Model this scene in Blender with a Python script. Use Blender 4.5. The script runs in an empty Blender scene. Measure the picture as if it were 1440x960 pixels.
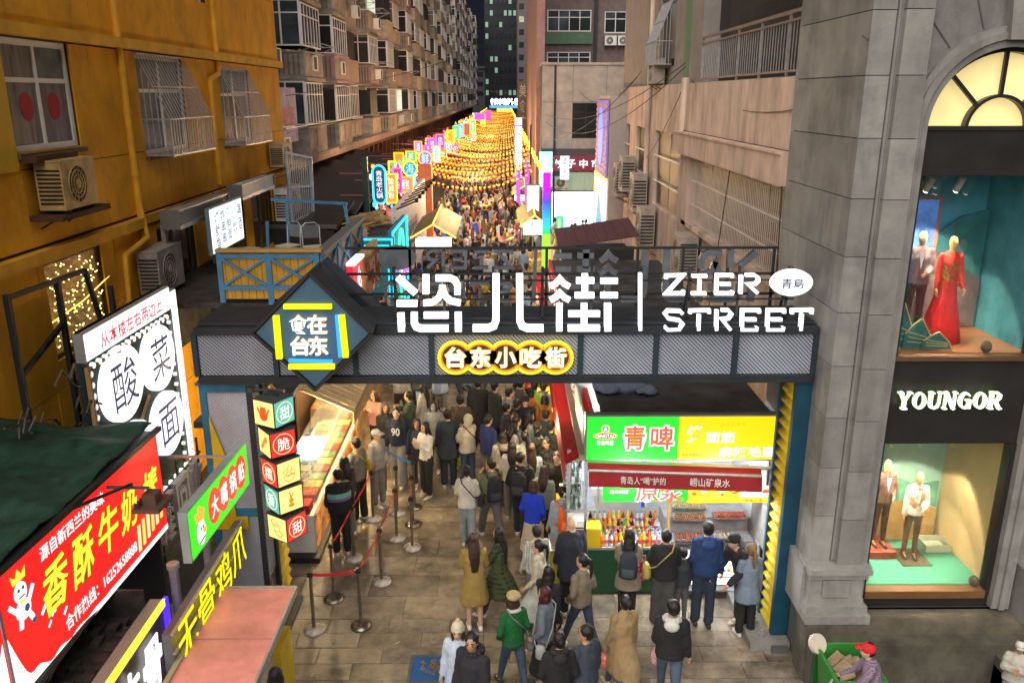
# a night market street seen from above its gate
import bpy, bmesh, math, random
from mathutils import Vector, Matrix, noise as mn
from math import sin, cos, tan, pi, radians as R, sqrt, atan, floor
rnd = random.Random(7)
sc = bpy.context.scene
# ---------------- camera
PITCH = math.atan(345/1160.0); YAW = math.atan(10/1160.0*cos(PITCH)); FPX = 1160.0
CAMP = Vector((0, 0, 8))
cd = bpy.data.cameras.new('camera'); cam = bpy.data.objects.new('camera', cd); sc.collection.objects.link(cam)
cam.location = CAMP; cam.rotation_euler = (pi/2-PITCH, 0, -YAW)
cd.sensor_width = 36; cd.lens = FPX/1440*36; cd.clip_end = 2000; cd.clip_start = .05
sc.camera = cam
# ---------------- night sky and the soft glow of the town's lamps
w = bpy.data.worlds.new('World'); sc.world = w; w.use_nodes = True
bg = w.node_tree.nodes['Background']; bg.inputs[0].default_value = (.009, .009, .014, 1); bg.inputs[1].default_value = 1.2
sl = bpy.data.lights.new('street_glow', 'SUN'); sl.energy = 3.6; sl.angle = R(80); sl.color = (1, .93, .84)
so = bpy.data.objects.new('street_glow', sl); sc.collection.objects.link(so); so.rotation_euler = (R(47), 0, R(-20)); so.location = (0, -5, 30)
vs = sc.view_settings; vs.view_transform = 'Standard'; vs.look = 'None'; vs.exposure = .28; vs.gamma = 1
# ---------------- pixel rays (photo 1440x960) used to find where things stand
_F = Vector((sin(YAW)*cos(PITCH), cos(YAW)*cos(PITCH), -sin(PITCH))); _R = Vector((cos(YAW), -sin(YAW), 0)); _U = _R.cross(_F)
def ray(px, py): return _F + _R*((px-720)/FPX) - _U*((py-480)/FPX)
def aY(px, py, Y): d = ray(px, py); return CAMP + d*(Y/d.y)
def aX(px, py, X): d = ray(px, py); return CAMP + d*(X/d.x)
def aZ(px, py, Z): d = ray(px, py); return CAMP + d*((Z-8)/d.z)
# ---------------- materials
_M = {}
def mat(name, col=(.5,.5,.5), rough=.7, metal=0., emit=0., ecol=None, var=.15, nscale=3., bump=.0, bscale=30., alpha=1., trans=0., stretch=None, kind=None, col2=None, ks=1., streak=0., objvar=0., stain=0.):
    if name in _M: return _M[name]
    m = bpy.data.materials.new(name); m.use_nodes = True; nt = m.node_tree; N = nt.nodes; L = nt.links
    b = N['Principled BSDF']; b.inputs['Roughness'].default_value = rough; b.inputs['Metallic'].default_value = metal
    c = tuple(col)+(1,)
    tc = N.new('ShaderNodeTexCoord'); src = tc.outputs['Object']
    if stretch:
        mp = N.new('ShaderNodeMapping'); mp.inputs['Scale'].default_value = stretch; L.new(src, mp.inputs[0]); src = mp.outputs[0]
    cur = None
    if kind == 'checker':
        mp = N.new('ShaderNodeMapping'); mp.inputs['Rotation'].default_value = (0, R(45), R(45)) if ks > 0 else (R(45), 0, 0)
        L.new(tc.outputs['Object'], mp.inputs[0])
        k = N.new('ShaderNodeTexVoronoi'); k.inputs['Randomness'].default_value = 0; k.inputs['Scale'].default_value = abs(ks); L.new(mp.outputs[0], k.inputs['Vector'])
        rr = N.new('ShaderNodeMath'); rr.operation = 'GREATER_THAN'; rr.inputs[1].default_value = .42; L.new(k.outputs['Distance'], rr.inputs[0])
        mx = N.new('ShaderNodeMix'); mx.data_type = 'RGBA'; L.new(rr.outputs[0], mx.inputs[0]); mx.inputs[6].default_value = tuple(col2)+(1,); mx.inputs[7].default_value = c
        cur = mx.outputs[2]
    elif kind == 'wave':
        k = N.new('ShaderNodeTexWave'); k.inputs['Scale'].default_value = ks; k.inputs['Distortion'].default_value = 3; k.inputs['Detail'].default_value = 3; L.new(src, k.inputs['Vector'])
        mx = N.new('ShaderNodeMix'); mx.data_type = 'RGBA'; L.new(k.outputs['Fac'], mx.inputs[0]); mx.inputs[6].default_value = tuple(col2)+(1,); mx.inputs[7].default_value = c
        cur = mx.outputs[2]
    elif kind == 'plaid':
        mx = N.new('ShaderNodeMix'); mx.data_type = 'RGBA'; mx.inputs[6].default_value = c; mx.inputs[7].default_value = tuple(col2)+(1,)
        w1 = N.new('ShaderNodeTexWave'); w1.bands_direction = 'Z'; w1.inputs['Scale'].default_value = ks; L.new(src, w1.inputs['Vector'])
        w2 = N.new('ShaderNodeTexWave'); w2.bands_direction = 'X'; w2.inputs['Scale'].default_value = ks; L.new(src, w2.inputs['Vector'])
        mm = N.new('ShaderNodeMath'); mm.operation = 'MULTIPLY'; L.new(w1.outputs['Fac'], mm.inputs[0]); L.new(w2.outputs['Fac'], mm.inputs[1]); L.new(mm.outputs[0], mx.inputs[0])
        cur = mx.outputs[2]
    elif kind == 'grad':
        sx = N.new('ShaderNodeSeparateXYZ'); L.new(tc.outputs['Generated'], sx.inputs[0]); cr = N.new('ShaderNodeValToRGB'); L.new(sx.outputs[2], cr.inputs[0])
        e = cr.color_ramp.elements; e[0].color = tuple(col2[0])+(1,); e[1].color = tuple(col2[-1])+(1,)
        for i in range(1, len(col2)-1):
            q = e.new(i/(len(col2)-1)); q.color = tuple(col2[i])+(1,)
        cur = cr.outputs[0]
    if var > 0:
        n = N.new('ShaderNodeTexNoise'); n.inputs['Scale'].default_value = nscale; n.inputs['Detail'].default_value = 6; n.inputs['Roughness'].default_value = .65; L.new(src, n.inputs['Vector'])
        mr = N.new('ShaderNodeMapRange'); mr.inputs[1].default_value = .3; mr.inputs[2].default_value = .72; mr.inputs[3].default_value = 1-var*1.6; mr.inputs[4].default_value = 1+var*.7; L.new(n.outputs['Fac'], mr.inputs[0])
        hm = N.new('ShaderNodeMix'); hm.data_type = 'RGBA'; hm.blend_type = 'MULTIPLY'; hm.inputs[0].default_value = 1
        if cur: L.new(cur, hm.inputs[6])
        else: hm.inputs[6].default_value = c
        L.new(mr.outputs[0], hm.inputs[7]); cur = hm.outputs[2]
        r2 = N.new('ShaderNodeMapRange'); r2.inputs[3].default_value = max(.05, rough-.12); r2.inputs[4].default_value = min(1, rough+.12); L.new(n.outputs['Fac'], r2.inputs[0]); L.new(r2.outputs[0], b.inputs['Roughness'])
    def mul(sock, cur):
        h = N.new('ShaderNodeMix'); h.data_type = 'RGBA'; h.blend_type = 'MULTIPLY'; h.inputs[0].default_value = 1
        if cur: L.new(cur, h.inputs[6])
        else: h.inputs[6].default_value = c
        L.new(sock, h.inputs[7]); return h.outputs[2]
    if streak > 0:
        mp = N.new('ShaderNodeMapping'); mp.inputs['Scale'].default_value = (2.6, 2.6, .33); L.new(tc.outputs['Object'], mp.inputs[0]); n = N.new('ShaderNodeTexNoise'); n.inputs['Scale'].default_value = 1; n.inputs['Detail'].default_value = 7; n.inputs['Roughness'].default_value = .7; L.new(mp.outputs[0], n.inputs['Vector'])
        mr = N.new('ShaderNodeMapRange'); mr.inputs[1].default_value = .3; mr.inputs[2].default_value = .5; mr.inputs[3].default_value = 1-streak; mr.inputs[4].default_value = 1.05; L.new(n.outputs['Fac'], mr.inputs[0]); cur = mul(mr.outputs[0], cur)
    if stain > 0:
        for sc_, lo, hi, dp in ((1.1, .40, .50, stain), (7., .60, .70, -stain*.7)):
            n = N.new('ShaderNodeTexNoise'); n.inputs['Scale'].default_value = sc_; n.inputs['Detail'].default_value = 8; n.inputs['Roughness'].default_value = .75; n.inputs['Distortion'].default_value = .6; L.new(tc.outputs['Object'], n.inputs['Vector'])
            mr = N.new('ShaderNodeMapRange'); mr.inputs[1].default_value = lo; mr.inputs[2].default_value = hi; mr.inputs[3].default_value = 1-max(0, dp); mr.inputs[4].default_value = 1-max(0, -dp); L.new(n.outputs['Fac'], mr.inputs[0]); cur = mul(mr.outputs[0], cur)
    if objvar > 0:
        oi = N.new('ShaderNodeObjectInfo'); mr = N.new('ShaderNodeMapRange'); mr.inputs[3].default_value = 1-objvar; mr.inputs[4].default_value = 1+objvar; L.new(oi.outputs['Random'], mr.inputs[0]); cur = mul(mr.outputs[0], cur)
    if cur: L.new(cur, b.inputs['Base Color'])
    else: b.inputs['Base Color'].default_value = c
    if emit > 0:
        b.inputs['Emission Strength'].default_value = emit
        if ecol is None and cur: L.new(cur, b.inputs['Emission Color'])
        else: b.inputs['Emission Color'].default_value = tuple(ecol or col)+(1,)
        if cur is None: b.inputs['Base Color'].default_value = tuple(x*.25 for x in (ecol or col))+(1,)
    if bump > 0:
        n2 = N.new('ShaderNodeTexNoise'); n2.inputs['Scale'].default_value = bscale; n2.inputs['Detail'].default_value = 4; L.new(src, n2.inputs['Vector'])
        bp = N.new('ShaderNodeBump'); bp.inputs['Strength'].default_value = bump; bp.inputs['Distance'].default_value = .02; L.new(n2.outputs['Fac'], bp.inputs['Height']); L.new(bp.outputs[0], b.inputs['Normal'])
    if alpha < 1: b.inputs['Alpha'].default_value = alpha
    if trans > 0: b.inputs['Transmission Weight'].default_value = trans
    _M[name] = m; return m
def em(col, s=1.2, sample=True, grad=None):
    k = 'glow_%02d_%02d_%02d_%s' % (col[0]*99, col[1]*99, col[2]*99, s)
    new = k not in _M; m = mat(k, col, .5, emit=s, var=0)
    if new and not sample: m.cycles.emission_sampling = 'NONE'
    return m
def pr(col, s=1.0): return em(col, s, False)    # printed colour on a backlit face
def paint(col, rough=.5, var=.12, metal=0., bump=.05):
    return mat('paint_%02d_%02d_%02d_%d%d' % (col[0]*99, col[1]*99, col[2]*99, rough*10, metal*10), col, rough, metal, var=var, nscale=2.5, bump=bump, bscale=25)
def cloth(col, kind=None, col2=None, ks=1.):
    return mat('fabric_%03d_%03d_%03d_%s' % (col[0]*500, col[1]*500, col[2]*500, kind), col, .88, var=.22, nscale=5, bump=.22, bscale=14, kind=kind, col2=col2, ks=ks)
# ---------------- mesh building
_ORG = {}
_C = sc.collection.objects
def thing(name, label, cat, loc=(0,0,0), group=None, rz=0):
    o = bpy.data.objects.new(name, None); _C.link(o); o.location = loc; o.rotation_euler = (0,0,rz); o.empty_display_size = .2
    o['label'] = label; o['category'] = cat
    if group: o['group'] = group
    _ORG[o.name] = Vector(loc) if rz == 0 else Vector((0,0,0)); return o
def tag(o, label, cat, group=None):
    o['label'] = label; o['category'] = cat
    if group: o['group'] = group
    return o
def struct(o): o['kind'] = 'structure'; return o
def stuff(o): o['kind'] = 'stuff'; return o
def relabel(o, label, group=None):
    o['label'] = label
    if group: o['group'] = group
    return o
def kids(): 
    d = {}
    for o in _C:
        if o.parent: d.setdefault(o.parent.name, []).append(o)
    return d
class Proto:
    """remembers a thing with its parts so that copies need no search"""
    def __init__(s, root):
        s.root = root; k = {}
        for o in _C:
            if o.parent: k.setdefault(o.parent.name, []).append(o)
        s.ch = [(c, k.get(c.name, [])) for c in k.get(root.name, [])]; s.first = True
    def put(s, loc, rz=0, label=None, group=None, scale=None, mats=None):
        if s.first: r = s.root; s.first = False; pairs = None
        else:
            r = s.root.copy(); _C.link(r)
            for c, g in s.ch:
                d = c.copy(); _C.link(d); d.parent = r
                for e in g: f = e.copy(); _C.link(f); f.parent = d
        r.location = loc; r.rotation_euler = (0,0,rz)
        if scale: r.scale = (scale,)*3 if not hasattr(scale, '__len__') else scale
        if label: r['label'] = label
        if group: r['group'] = group
        return r
class Fr:
    """a local frame: a to the right, b up, c towards the viewer"""
    def __init__(s, O, u, v=None, n=None):
        s.O = Vector(O); s.u = Vector(u).normalized(); s.v = Vector(v).normalized() if v else Vector((0,0,1)); s.n = Vector(n).normalized() if n else s.u.cross(s.v)
    def __call__(s, a, b, c=0): return s.O + s.u*a + s.v*b + s.n*c
class MB:
    def __init__(s, fr=None): s.V = []; s.F = []; s.I = []; s.fr = fr
    def add(s, vs, fs, mi=0):
        k = len(s.V); f = s.fr
        s.V += [f(*v) for v in vs] if f else [tuple(v) for v in vs]
        s.F += [tuple(k+i for i in q) for q in fs]; s.I += [mi]*len(fs)
    def box(s, x0, y0, z0, x1, y1, z1, mi=0):
        if x0 > x1: x0, x1 = x1, x0
        if y0 > y1: y0, y1 = y1, y0
        if z0 > z1: z0, z1 = z1, z0
        s.add([(x0,y0,z0),(x1,y0,z0),(x1,y1,z0),(x0,y1,z0),(x0,y0,z1),(x1,y0,z1),(x1,y1,z1),(x0,y1,z1)], [(0,3,2,1),(4,5,6,7),(0,1,5,4),(1,2,6,5),(2,3,7,6),(3,0,4,7)], mi); return s
    def bar(s, p, q, w, h=None, up=(0,0,1), mi=0):
        p = Vector(p); q = Vector(q); d = (q-p).normalized(); h = h or w; up = Vector(up)
        if abs(d.dot(up)) > .98: up = Vector((0,1,0)) if abs(d.y) < .9 else Vector((1,0,0))
        a = d.cross(up).normalized()*(w/2); b = a.cross(d).normalized()*(h/2)
        s.add([p-a-b,p+a-b,p+a+b,p-a+b,q-a-b,q+a-b,q+a+b,q-a+b], [(0,3,2,1),(4,5,6,7),(0,1,5,4),(1,2,6,5),(2,3,7,6),(3,0,4,7)], mi); return s
    def tube(s, p, q, r0, r1=None, n=8, mi=0):
        p = Vector(p); q = Vector(q); d = (q-p).normalized(); r1 = r0 if r1 is None else r1
        a = d.orthogonal().normalized(); b = d.cross(a); vs = []
        for c, r in ((p,r0),(q,r1)):
            for i in range(n): t = 2*pi*i/n; vs.append(c+a*(cos(t)*r)+b*(sin(t)*r))
        s.add(vs, [(i,(i+1)%n,n+(i+1)%n,n+i) for i in range(n)]+[tuple(range(n-1,-1,-1)), tuple(range(n,2*n))], mi); return s
    def pipe(s, pts, r, n=6, mi=0):
        for i in range(len(pts)-1): s.tube(pts[i], pts[i+1], r, r, n, mi)
        return s
    def prism(s, pts, c0, c1, mi=0):   # 2-d outline (a,b) counter-clockwise, between c0 and c1
        n = len(pts); s.add([(x,y,c0) for x,y in pts]+[(x,y,c1) for x,y in pts], [tuple(range(n-1,-1,-1)), tuple(range(n,2*n))]+[(i,(i+1)%n,n+(i+1)%n,n+i) for i in range(n)], mi); return s
    def disc(s, a, b, r, c0, c1, n=20, ry=None, mi=0):
        ry = ry or r; return s.prism([(a+r*cos(2*pi*i/n), b+ry*sin(2*pi*i/n)) for i in range(n)], c0, c1, mi)
    def ring(s, a, b, r0, r1, c0, c1, n=24, ry=1., t0=0, t1=2*pi, mi=0):
        vs = []; full = abs(t1-t0-2*pi) < 1e-6; m = n if full else n+1
        for i in range(m):
            t = t0+(t1-t0)*i/n
            for r in (r0, r1):
                for c in (c0, c1): vs.append((a+r*cos(t), b+r*ry*sin(t), c))
        fs = []
        for i in range(n):
            j = (i+1)%m; p = 4*i; q = 4*j
            fs += [(p,q,q+1,p+1),(p+2,p+3,q+3,q+2),(p+1,q+1,q+3,p+3),(p,p+2,q+2,q)]
        s.add(vs, fs, mi); return s
    def ball(s, c, rx, ry=None, rz=None, n=8, m=6, mi=0):
        ry = ry or rx; rz = rz or rx; c = Vector(c); vs = [c+Vector((0,0,-rz))]
        for j in range(1, m):
            f = -pi/2+pi*j/m
            for i in range(n): t = 2*pi*i/n; vs.append(c+Vector((rx*cos(f)*cos(t), ry*cos(f)*sin(t), rz*sin(f))))
        vs.append(c+Vector((0,0,rz))); L = len(vs)-1; fs = [(0,1+(i+1)%n,1+i) for i in range(n)]
        for j in range(m-2):
            for i in range(n): a = 1+j*n+i; b = 1+j*n+(i+1)%n; fs.append((a,b,b+n,a+n))
        fs += [(L,1+(m-2)*n+i,1+(m-2)*n+(i+1)%n) for i in range(n)]
        s.add(vs, fs, mi); return s
    def loft(s, rings, n=10, mi=0, cap=True):   # rings: (x,y,z,rx,ry)
        vs = []
        for x,y,z,rx,ry in rings:
            for i in range(n): t = 2*pi*i/n; vs.append((x+rx*cos(t), y+ry*sin(t), z))
        fs = []
        for j in range(len(rings)-1):
            for i in range(n): a = j*n+i; b = j*n+(i+1)%n; fs.append((a,b,b+n,a+n))
        if cap: fs += [tuple(range(n-1,-1,-1)), tuple(len(vs)-n+i for i in range(n))]
        s.add(vs, fs, mi); return s
    def stroke(s, pts, wd, c0, c1, mi=0):   # thick polyline in the a-b plane, mitred
        P = [Vector((x,y)) for x,y in pts]; n = len(P); Lf = []; Rt = []
        for i in range(n):
            d0 = (P[i]-P[i-1]).normalized() if i > 0 else (P[1]-P[0]).normalized()
            d1 = (P[i+1]-P[i]).normalized() if i < n-1 else d0
            t = (d0+d1).normalized(); m = Vector((-t.y, t.x)); k = wd/2/max(.4, m.dot(Vector((-d0.y, d0.x))))
            Lf.append(P[i]+m*k); Rt.append(P[i]-m*k)
        for i in range(n-1):
            q = [Rt[i], Rt[i+1], Lf[i+1], Lf[i]]
            s.prism([(p.x,p.y) for p in q], c0, c1, mi)
        return s
    def data(s, name, mats, org=Vector((0,0,0)), smooth=False):
        me = bpy.data.meshes.new(name); me.from_pydata([Vector(v)-org for v in s.V], [], s.F)
        for m in (mats if isinstance(mats, (list,tuple)) else [mats]): me.materials.append(m)
        if any(s.I): me.polygons.foreach_set('material_index', s.I)
        if smooth: me.polygons.foreach_set('use_smooth', [True]*len(s.F))
        me.update(); return me
    def build(s, name, mats, parent=None, label=None, smooth=False):
        org = _ORG.get(parent.name, Vector((0,0,0))) if parent else Vector((0,0,0))
        o = bpy.data.objects.new(name, s.data(name, mats, org, smooth)); _C.link(o)
        if parent: o.parent = parent; _ORG[o.name] = org
        if label: o['label'] = label
        return o
def part(me, name, parent, loc=(0,0,0), rz=0, scale=None):
    o = bpy.data.objects.new(name, me); _C.link(o); o.parent = parent; o.location = loc; o.rotation_euler = (0,0,rz)
    if scale: o.scale = scale
    _ORG[o.name] = Vector((0,0,0)); return o
# ---------------- lettering from the built-in font
_T = {}
def tdata(s, weight=.0, vert=False, shear=0., lead=1.):
    k = (s, weight, vert, shear, lead)
    if k in _T: return _T[k]
    cu = bpy.data.curves.new('lettering', 'FONT'); cu.body = '\n'.join(s) if vert else s; cu.offset = weight; cu.shear = shear; cu.resolution_u = 3; cu.space_line = lead; cu.align_x = 'CENTER'; cu.fill_mode = 'FRONT'
    o = bpy.data.objects.new('tmp', cu); _C.link(o)
    me = bpy.data.meshes.new_from_object(o, depsgraph=DG) if False else o.to_mesh()
    vs = [tuple(v.co) for v in me.vertices]; fs = [tuple(p.vertices) for p in me.polygons]
    o.to_mesh_clear(); bpy.data.objects.remove(o); bpy.data.curves.remove(cu)
    xs = [v[0] for v in vs] or [0, 1]; ys = [v[1] for v in vs] or [0, 1]
    x0, x1, y0, y1 = min(xs), max(xs), min(ys), max(ys)
    r = ([((x-x0)/max(1e-6, x1-x0), (y-y0)/max(1e-6, y1-y0)) for x, y, _ in vs], fs, (x1-x0)/max(1e-6, y1-y0)); _T[k] = r; return r
ORD = ('first','second','third','fourth','fifth','sixth','seventh','eighth','ninth','tenth','eleventh','twelfth','thirteenth','fourteenth','fifteenth','sixteenth','seventeenth','eighteenth','nineteenth','twentieth')
def ordn(i): return ORD[i] if i < 20 else ('twenty','thirty','forty','fifty','sixty','seventy','eighty','ninety','hundred')[(i+1)//10-2]+' '+ORD[i%10]
def text(s, fr, a0, b0, a1, b1, m, parent, c=.01, depth=0., weight=.015, vert=False, shear=0., name='lettering', mp=None, grow=0, label=None, lead=1.):
    vs, fs, asp = tdata(s, weight, vert, shear, lead); mb = MB()
    a0 -= grow; b0 -= grow; a1 += grow; b1 += grow
    f = mp or (lambda a, b, c: fr(a, b, c))
    P = [(a0+(a1-a0)*x, b0+(b1-b0)*y) for x, y in vs]
    mb.add([f(a, b, c) for a, b in P], fs)
    if depth > 0:
        n = len(vs); mb.V += [f(a, b, c-depth) for a, b in P]
        ed = {}
        for q in fs:
            for i in range(len(q)): e = (q[i], q[(i+1) % len(q)]); ed[e] = 1
        for (i, j) in ed:
            if (j, i) not in ed: mb.F.append((j, i, n+i, n+j)); mb.I.append(0)
    return mb.build(name, m, parent, label)
# ---------------- people
_TS = bpy.data.scenes.new('workshop')
def remesh(mb, vox, sm=2, fold=0., seed=0):
    me = mb.data('tmp', []); o = bpy.data.objects.new('tmp', me); _TS.collection.objects.link(o)
    r = o.modifiers.new('r', 'REMESH'); r.mode = 'VOXEL'; r.voxel_size = vox; r.use_smooth_shade = True
    s = o.modifiers.new('s', 'SMOOTH'); s.iterations = sm; s.factor = .5
    
    with bpy.context.temp_override(scene=_TS, view_layer=_TS.view_layers[0]): dg = bpy.context.evaluated_depsgraph_get(); out = bpy.data.meshes.new_from_object(o.evaluated_get(dg), depsgraph=dg)
    bpy.data.objects.remove(o); bpy.data.meshes.remove(me)
    if fold:
        for v in out.vertices:
            p = v.co; q = mn.noise(Vector((p.x*11+seed, p.y*11, p.z*5)))+.7*mn.noise(Vector((p.x*24+p.z*6, p.y*24+seed, p.z*14)))
            v.co = p+v.normal*(q*fold)
    return out
ARM = dict(stand=((6,8,18,0),(2,8,14,0)), phone=((22,6,112,26),(22,6,112,26)), eat=((30,10,118,22),(6,9,30,8)), cross=((14,12,100,55),(14,12,96,55)), hold=((4,8,40,10),(0,10,10,0)), point=((75,4,10,0),(5,8,15,0)), walk=((24,8,22,0),(-20,8,12,0)), reach=((52,8,34,10),(48,8,30,10)), pocket=((-6,16,48,28),(-6,16,48,28)), hip=((8,10,70,40),(0,8,12,0)))
LEG = dict(stand=((2,0),(-2,0)), walk=((22,4),(-16,16)), walk2=((-18,14),(20,5)), step=((10,4),(-8,6)), bent=((26,30),(4,8)), sit=((88,88),(86,90)))
def joints(arm, leg, lean=0, turn=0):
    J = {}; L = R(lean)
    def up(p): x, y, z = p; z -= .92; return Vector((x, y*cos(L)+z*sin(L), z*cos(L)-y*sin(L)+.92))
    for s, (a, k) in zip((-1, 1), LEG[leg]):
        h = Vector((.085*s, 0, .90)); a = R(a); k = R(k); n = h+Vector((.012*s, sin(a), -cos(a)))*.42; an = n+Vector((0, sin(a-k), -cos(a-k)))*.41
        J['h%d'%s] = h; J['k%d'%s] = n; J['a%d'%s] = an; J['f%d'%s] = Vector((0, cos(min(0, a-k)*.7), sin(min(0, a-k)*.7)))
    for s, (f, o, e, i) in zip((-1, 1), ARM[arm]):
        sh = Vector((.150*s, 0, 1.372)); f = R(f)-L*.5; o = R(o); e = R(e); i = R(i)
        el = sh+Vector((s*sin(o), sin(f)*cos(o), -cos(f)*cos(o)))*.275
        q = f+e; d = Vector((s*sin(o-i), sin(q)*cos(o-i), -cos(q)*cos(o-i))); wr = el+d*.235
        for n, p in (('s', sh), ('e', el), ('w', wr)): J[n+'%d'%s] = up(p)
        J['d%d'%s] = up(wr+d)-up(wr)
    J['neck'] = up((0,-.01,1.43)); J['head'] = up((0,.015,1.575)); J['up'] = up
    dz = min(J['a-1'].z, J['a1'].z)-.075
    for k, p in J.items():
        if k != 'up' and k[0] not in 'fd': J[k] = p-Vector((0,0,dz))
    J['dz'] = dz; J['turn'] = R(turn); return J
def limb(mb, pts, rs, n=10):
    for i in range(len(pts)-1): mb.tube(pts[i], pts[i+1], rs[i], rs[i+1], n)
    for p, r in zip(pts, rs): mb.ball(p, r*.99, n=n, m=6)
def trunk(mb, J, rows, n=14):
    up = J['up']; vs = []
    for z, y, rx, ry in rows:
        for i in range(n):
            t = 2*pi*i/n; c, s_ = cos(t), sin(t)
            p = (rx*(abs(c)**.85)*(1 if c >= 0 else -1), y+ry*s_, z)
            p = up(p) if z > .92 else Vector(p)
            vs.append(p-Vector((0,0,J['dz'])))
    fs = []
    for j in range(len(rows)-1):
        for i in range(n): a = j*n+i; b = j*n+(i+1)%n; fs.append((a,b,b+n,a+n))
    mb.add(vs, fs+[tuple(range(n-1,-1,-1)), tuple(len(vs)-n+i for i in range(n))])
def hp(J, x, y, z):  # a point given round the head centre
    t = J['turn']; return J['head']+Vector((x*cos(t)-y*sin(t), x*sin(t)+y*cos(t), z))
def hblob(mb, J, c, r, n=12, m=8):
    b = MB(); b.ball(c, *r, n=n, m=m); mb.add([hp(J, *v) for v in b.V], b.F)
def body(J, fem, vox):
    mb = MB(); k = .92 if fem else 1
    for s in (-1, 1):
        h, n, a = J['h%d'%s], J['k%d'%s], J['a%d'%s]
        limb(mb, [h, n, a], [.082, .055, .036])
        ft = a+J['f%d'%s]*.13+Vector((0,0,-.045)); mb.tube(a+Vector((0,-.03,-.03)), ft, .035, .028)
        w = J['w%d'%s]; limb(mb, [J['s%d'%s], J['e%d'%s], w], [.052*k, .041*k, .027*k])
        d = J['d%d'%s].normalized(); mb.tube(w, w+d*.07, .026, .034, 8)
    trunk(mb, J, [(.84,0,.11,.09),(.92,0,.155,.105),(1.05,0,.125*k,.09),(1.2,0,.15*k,.105),(1.33,0,.165*k,.1),(1.41,-.005,.12*k,.075),(1.44,-.01,.055,.055)])
    mb.tube(J['neck']-Vector((0,0,.04)), J['head']-Vector((0,0,.06)), .052*k, .048*k, 10)
    hblob(mb, J, (0,0,.012), (.072,.09,.108)); hblob(mb, J, (0,.03,-.05), (.052,.055,.055))
    if vox < .03:
        hblob(mb, J, (0,.092,-.012), (.013,.018,.022), 8, 6)
        for s in (-1, 1): hblob(mb, J, (.073*s,-.005,-.01), (.012,.018,.03), 8, 6)
    return remesh(mb, vox, 1)
def hands(J):
    mb = MB()
    for s in (-1, 1):
        w = J['w%d'%s]; d = J['d%d'%s].normalized(); t = d.orthogonal().normalized() if abs(d.x) > .95 else Vector((1,0,0)).cross(d).normalized(); 
        e = d.cross(t).normalized(); pn = e if s < 0 else -e
        for i, ln in enumerate((.075,.085,.08,.062)):
            b = w+d*.065+t*(.024-.016*i); m_ = b+d*ln*.55+pn*.008; mb.tube(b, m_, .0085, .008, 6); mb.tube(m_, m_+d*ln*.35+pn*ln*.35, .008, .006, 6)
        b = w+d*.03+t*.028; m_ = b+d*.03+t*.022; mb.tube(b, m_, .0105, .009, 6); mb.tube(m_, m_+d*.03+pn*.01, .009, .007, 6)
    return mb
def top_mesh(J, style, fem, vox, seed=0):
    mb = MB(); k = .93 if fem else 1.0; q = {'coat':1.08,'puffer':1.18,'sweater':1.0,'jacket':1.07,'long':1.08,'dress':1.0}[style]
    for s in (-1, 1): limb(mb, [J['s%d'%s], J['e%d'%s], J['w%d'%s]-J['d%d'%s].normalized()*.01], [.068*k*q, .057*k*q, .043*k*q])
    rows = [(1.462,-.012,.058,.056),(1.435,-.008,.09*k,.072),(1.39,0,.145*k,.092),(1.28,.0,.178*k*q,.122*q),(1.1,0,.16*k*q,.118*q),(.95,0,.175*k*q,.124*q)]
    if style in ('coat','dress'): rows += [(.8,0,.195*q,.15*q),(.64,0,.215*q,.175*q),(.5,0,.225*q,.19*q)]
    elif style == 'long': rows += [(.8,0,.195*q,.15*q),(.68,0,.205*q,.16*q)]
    else: rows += [(.87,0,.178*q,.13*q)]
    if style in ('coat','dress','long'):
        st = abs(J['a1'].y-J['a-1'].y)*.28; rows = [(z, y, rx, ry+(st*(1-(z-.5)/.45) if z < .95 else 0)) for z, y, rx, ry in rows]
    trunk(mb, J, rows[::-1]); return remesh(mb, vox, 2 if style != 'puffer' else 3, .011 if vox < .03 else 0, seed)
def bottom_mesh(J, style, vox, seed=0):
    mb = MB()
    w = {'slim':(.092,.063,.048),'straight':(.098,.075,.07),'wide':(.105,.1,.105),'skirt':(.09,.05,.03)}[style]
    if style == 'skirt':
        st = abs(J['a1'].y-J['a-1'].y)*.3
        trunk(mb, J, [(.32,0,.25,.21+st),(.55,0,.22,.18+st*.6),(.8,0,.185,.14),(.92,0,.165,.118),(1.0,0,.14,.105)])
    else:
        for s in (-1, 1):
            h, n, a = J['h%d'%s], J['k%d'%s], J['a%d'%s]; limb(mb, [h, n, a+(a-n).normalized()*-.02+Vector((0,0,.01))], list(w))
        trunk(mb, J, [(.82,0,.12,.1),(.9,0,.168,.118),(.98,0,.155,.11),(1.02,0,.14,.1)])
    return remesh(mb, vox, 2, .005 if vox < .03 else 0, seed+5)
def shoes(J):
    mb = MB()
    for s in (-1, 1):
        a = J['a%d'%s]; f = J['f%d'%s]; x = a.x+.01*s; b = a+Vector((0,0,-.045))
        for (t, rw, hh, dz) in ((-.07,.032,.05,0),):
            pts = []
            for u, wd, ht in ((-.075,.026,.05),(-.04,.038,.075),(.03,.04,.07),(.09,.046,.045),(.15,.042,.036),(.185,.022,.026)):
                c = b+f*u+Vector((0,0,-.03)); pts.append((c, wd, ht))
            n = 8; vs = []
            for c, wd, ht in pts:
                for i in range(n):
                    t_ = 2*pi*i/n; vs.append(c+Vector((wd*cos(t_), 0, max(0, ht*(.35+.65*sin(t_))) if sin(t_) > -.5 else 0)))
            fs = [(j*n+i, j*n+(i+1)%n, j*n+n+(i+1)%n, j*n+n+i) for j in range(len(pts)-1) for i in range(n)]
            mb.add(vs, fs+[tuple(range(n-1,-1,-1)), tuple(len(vs)-n+i for i in range(n))])
    return mb
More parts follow.
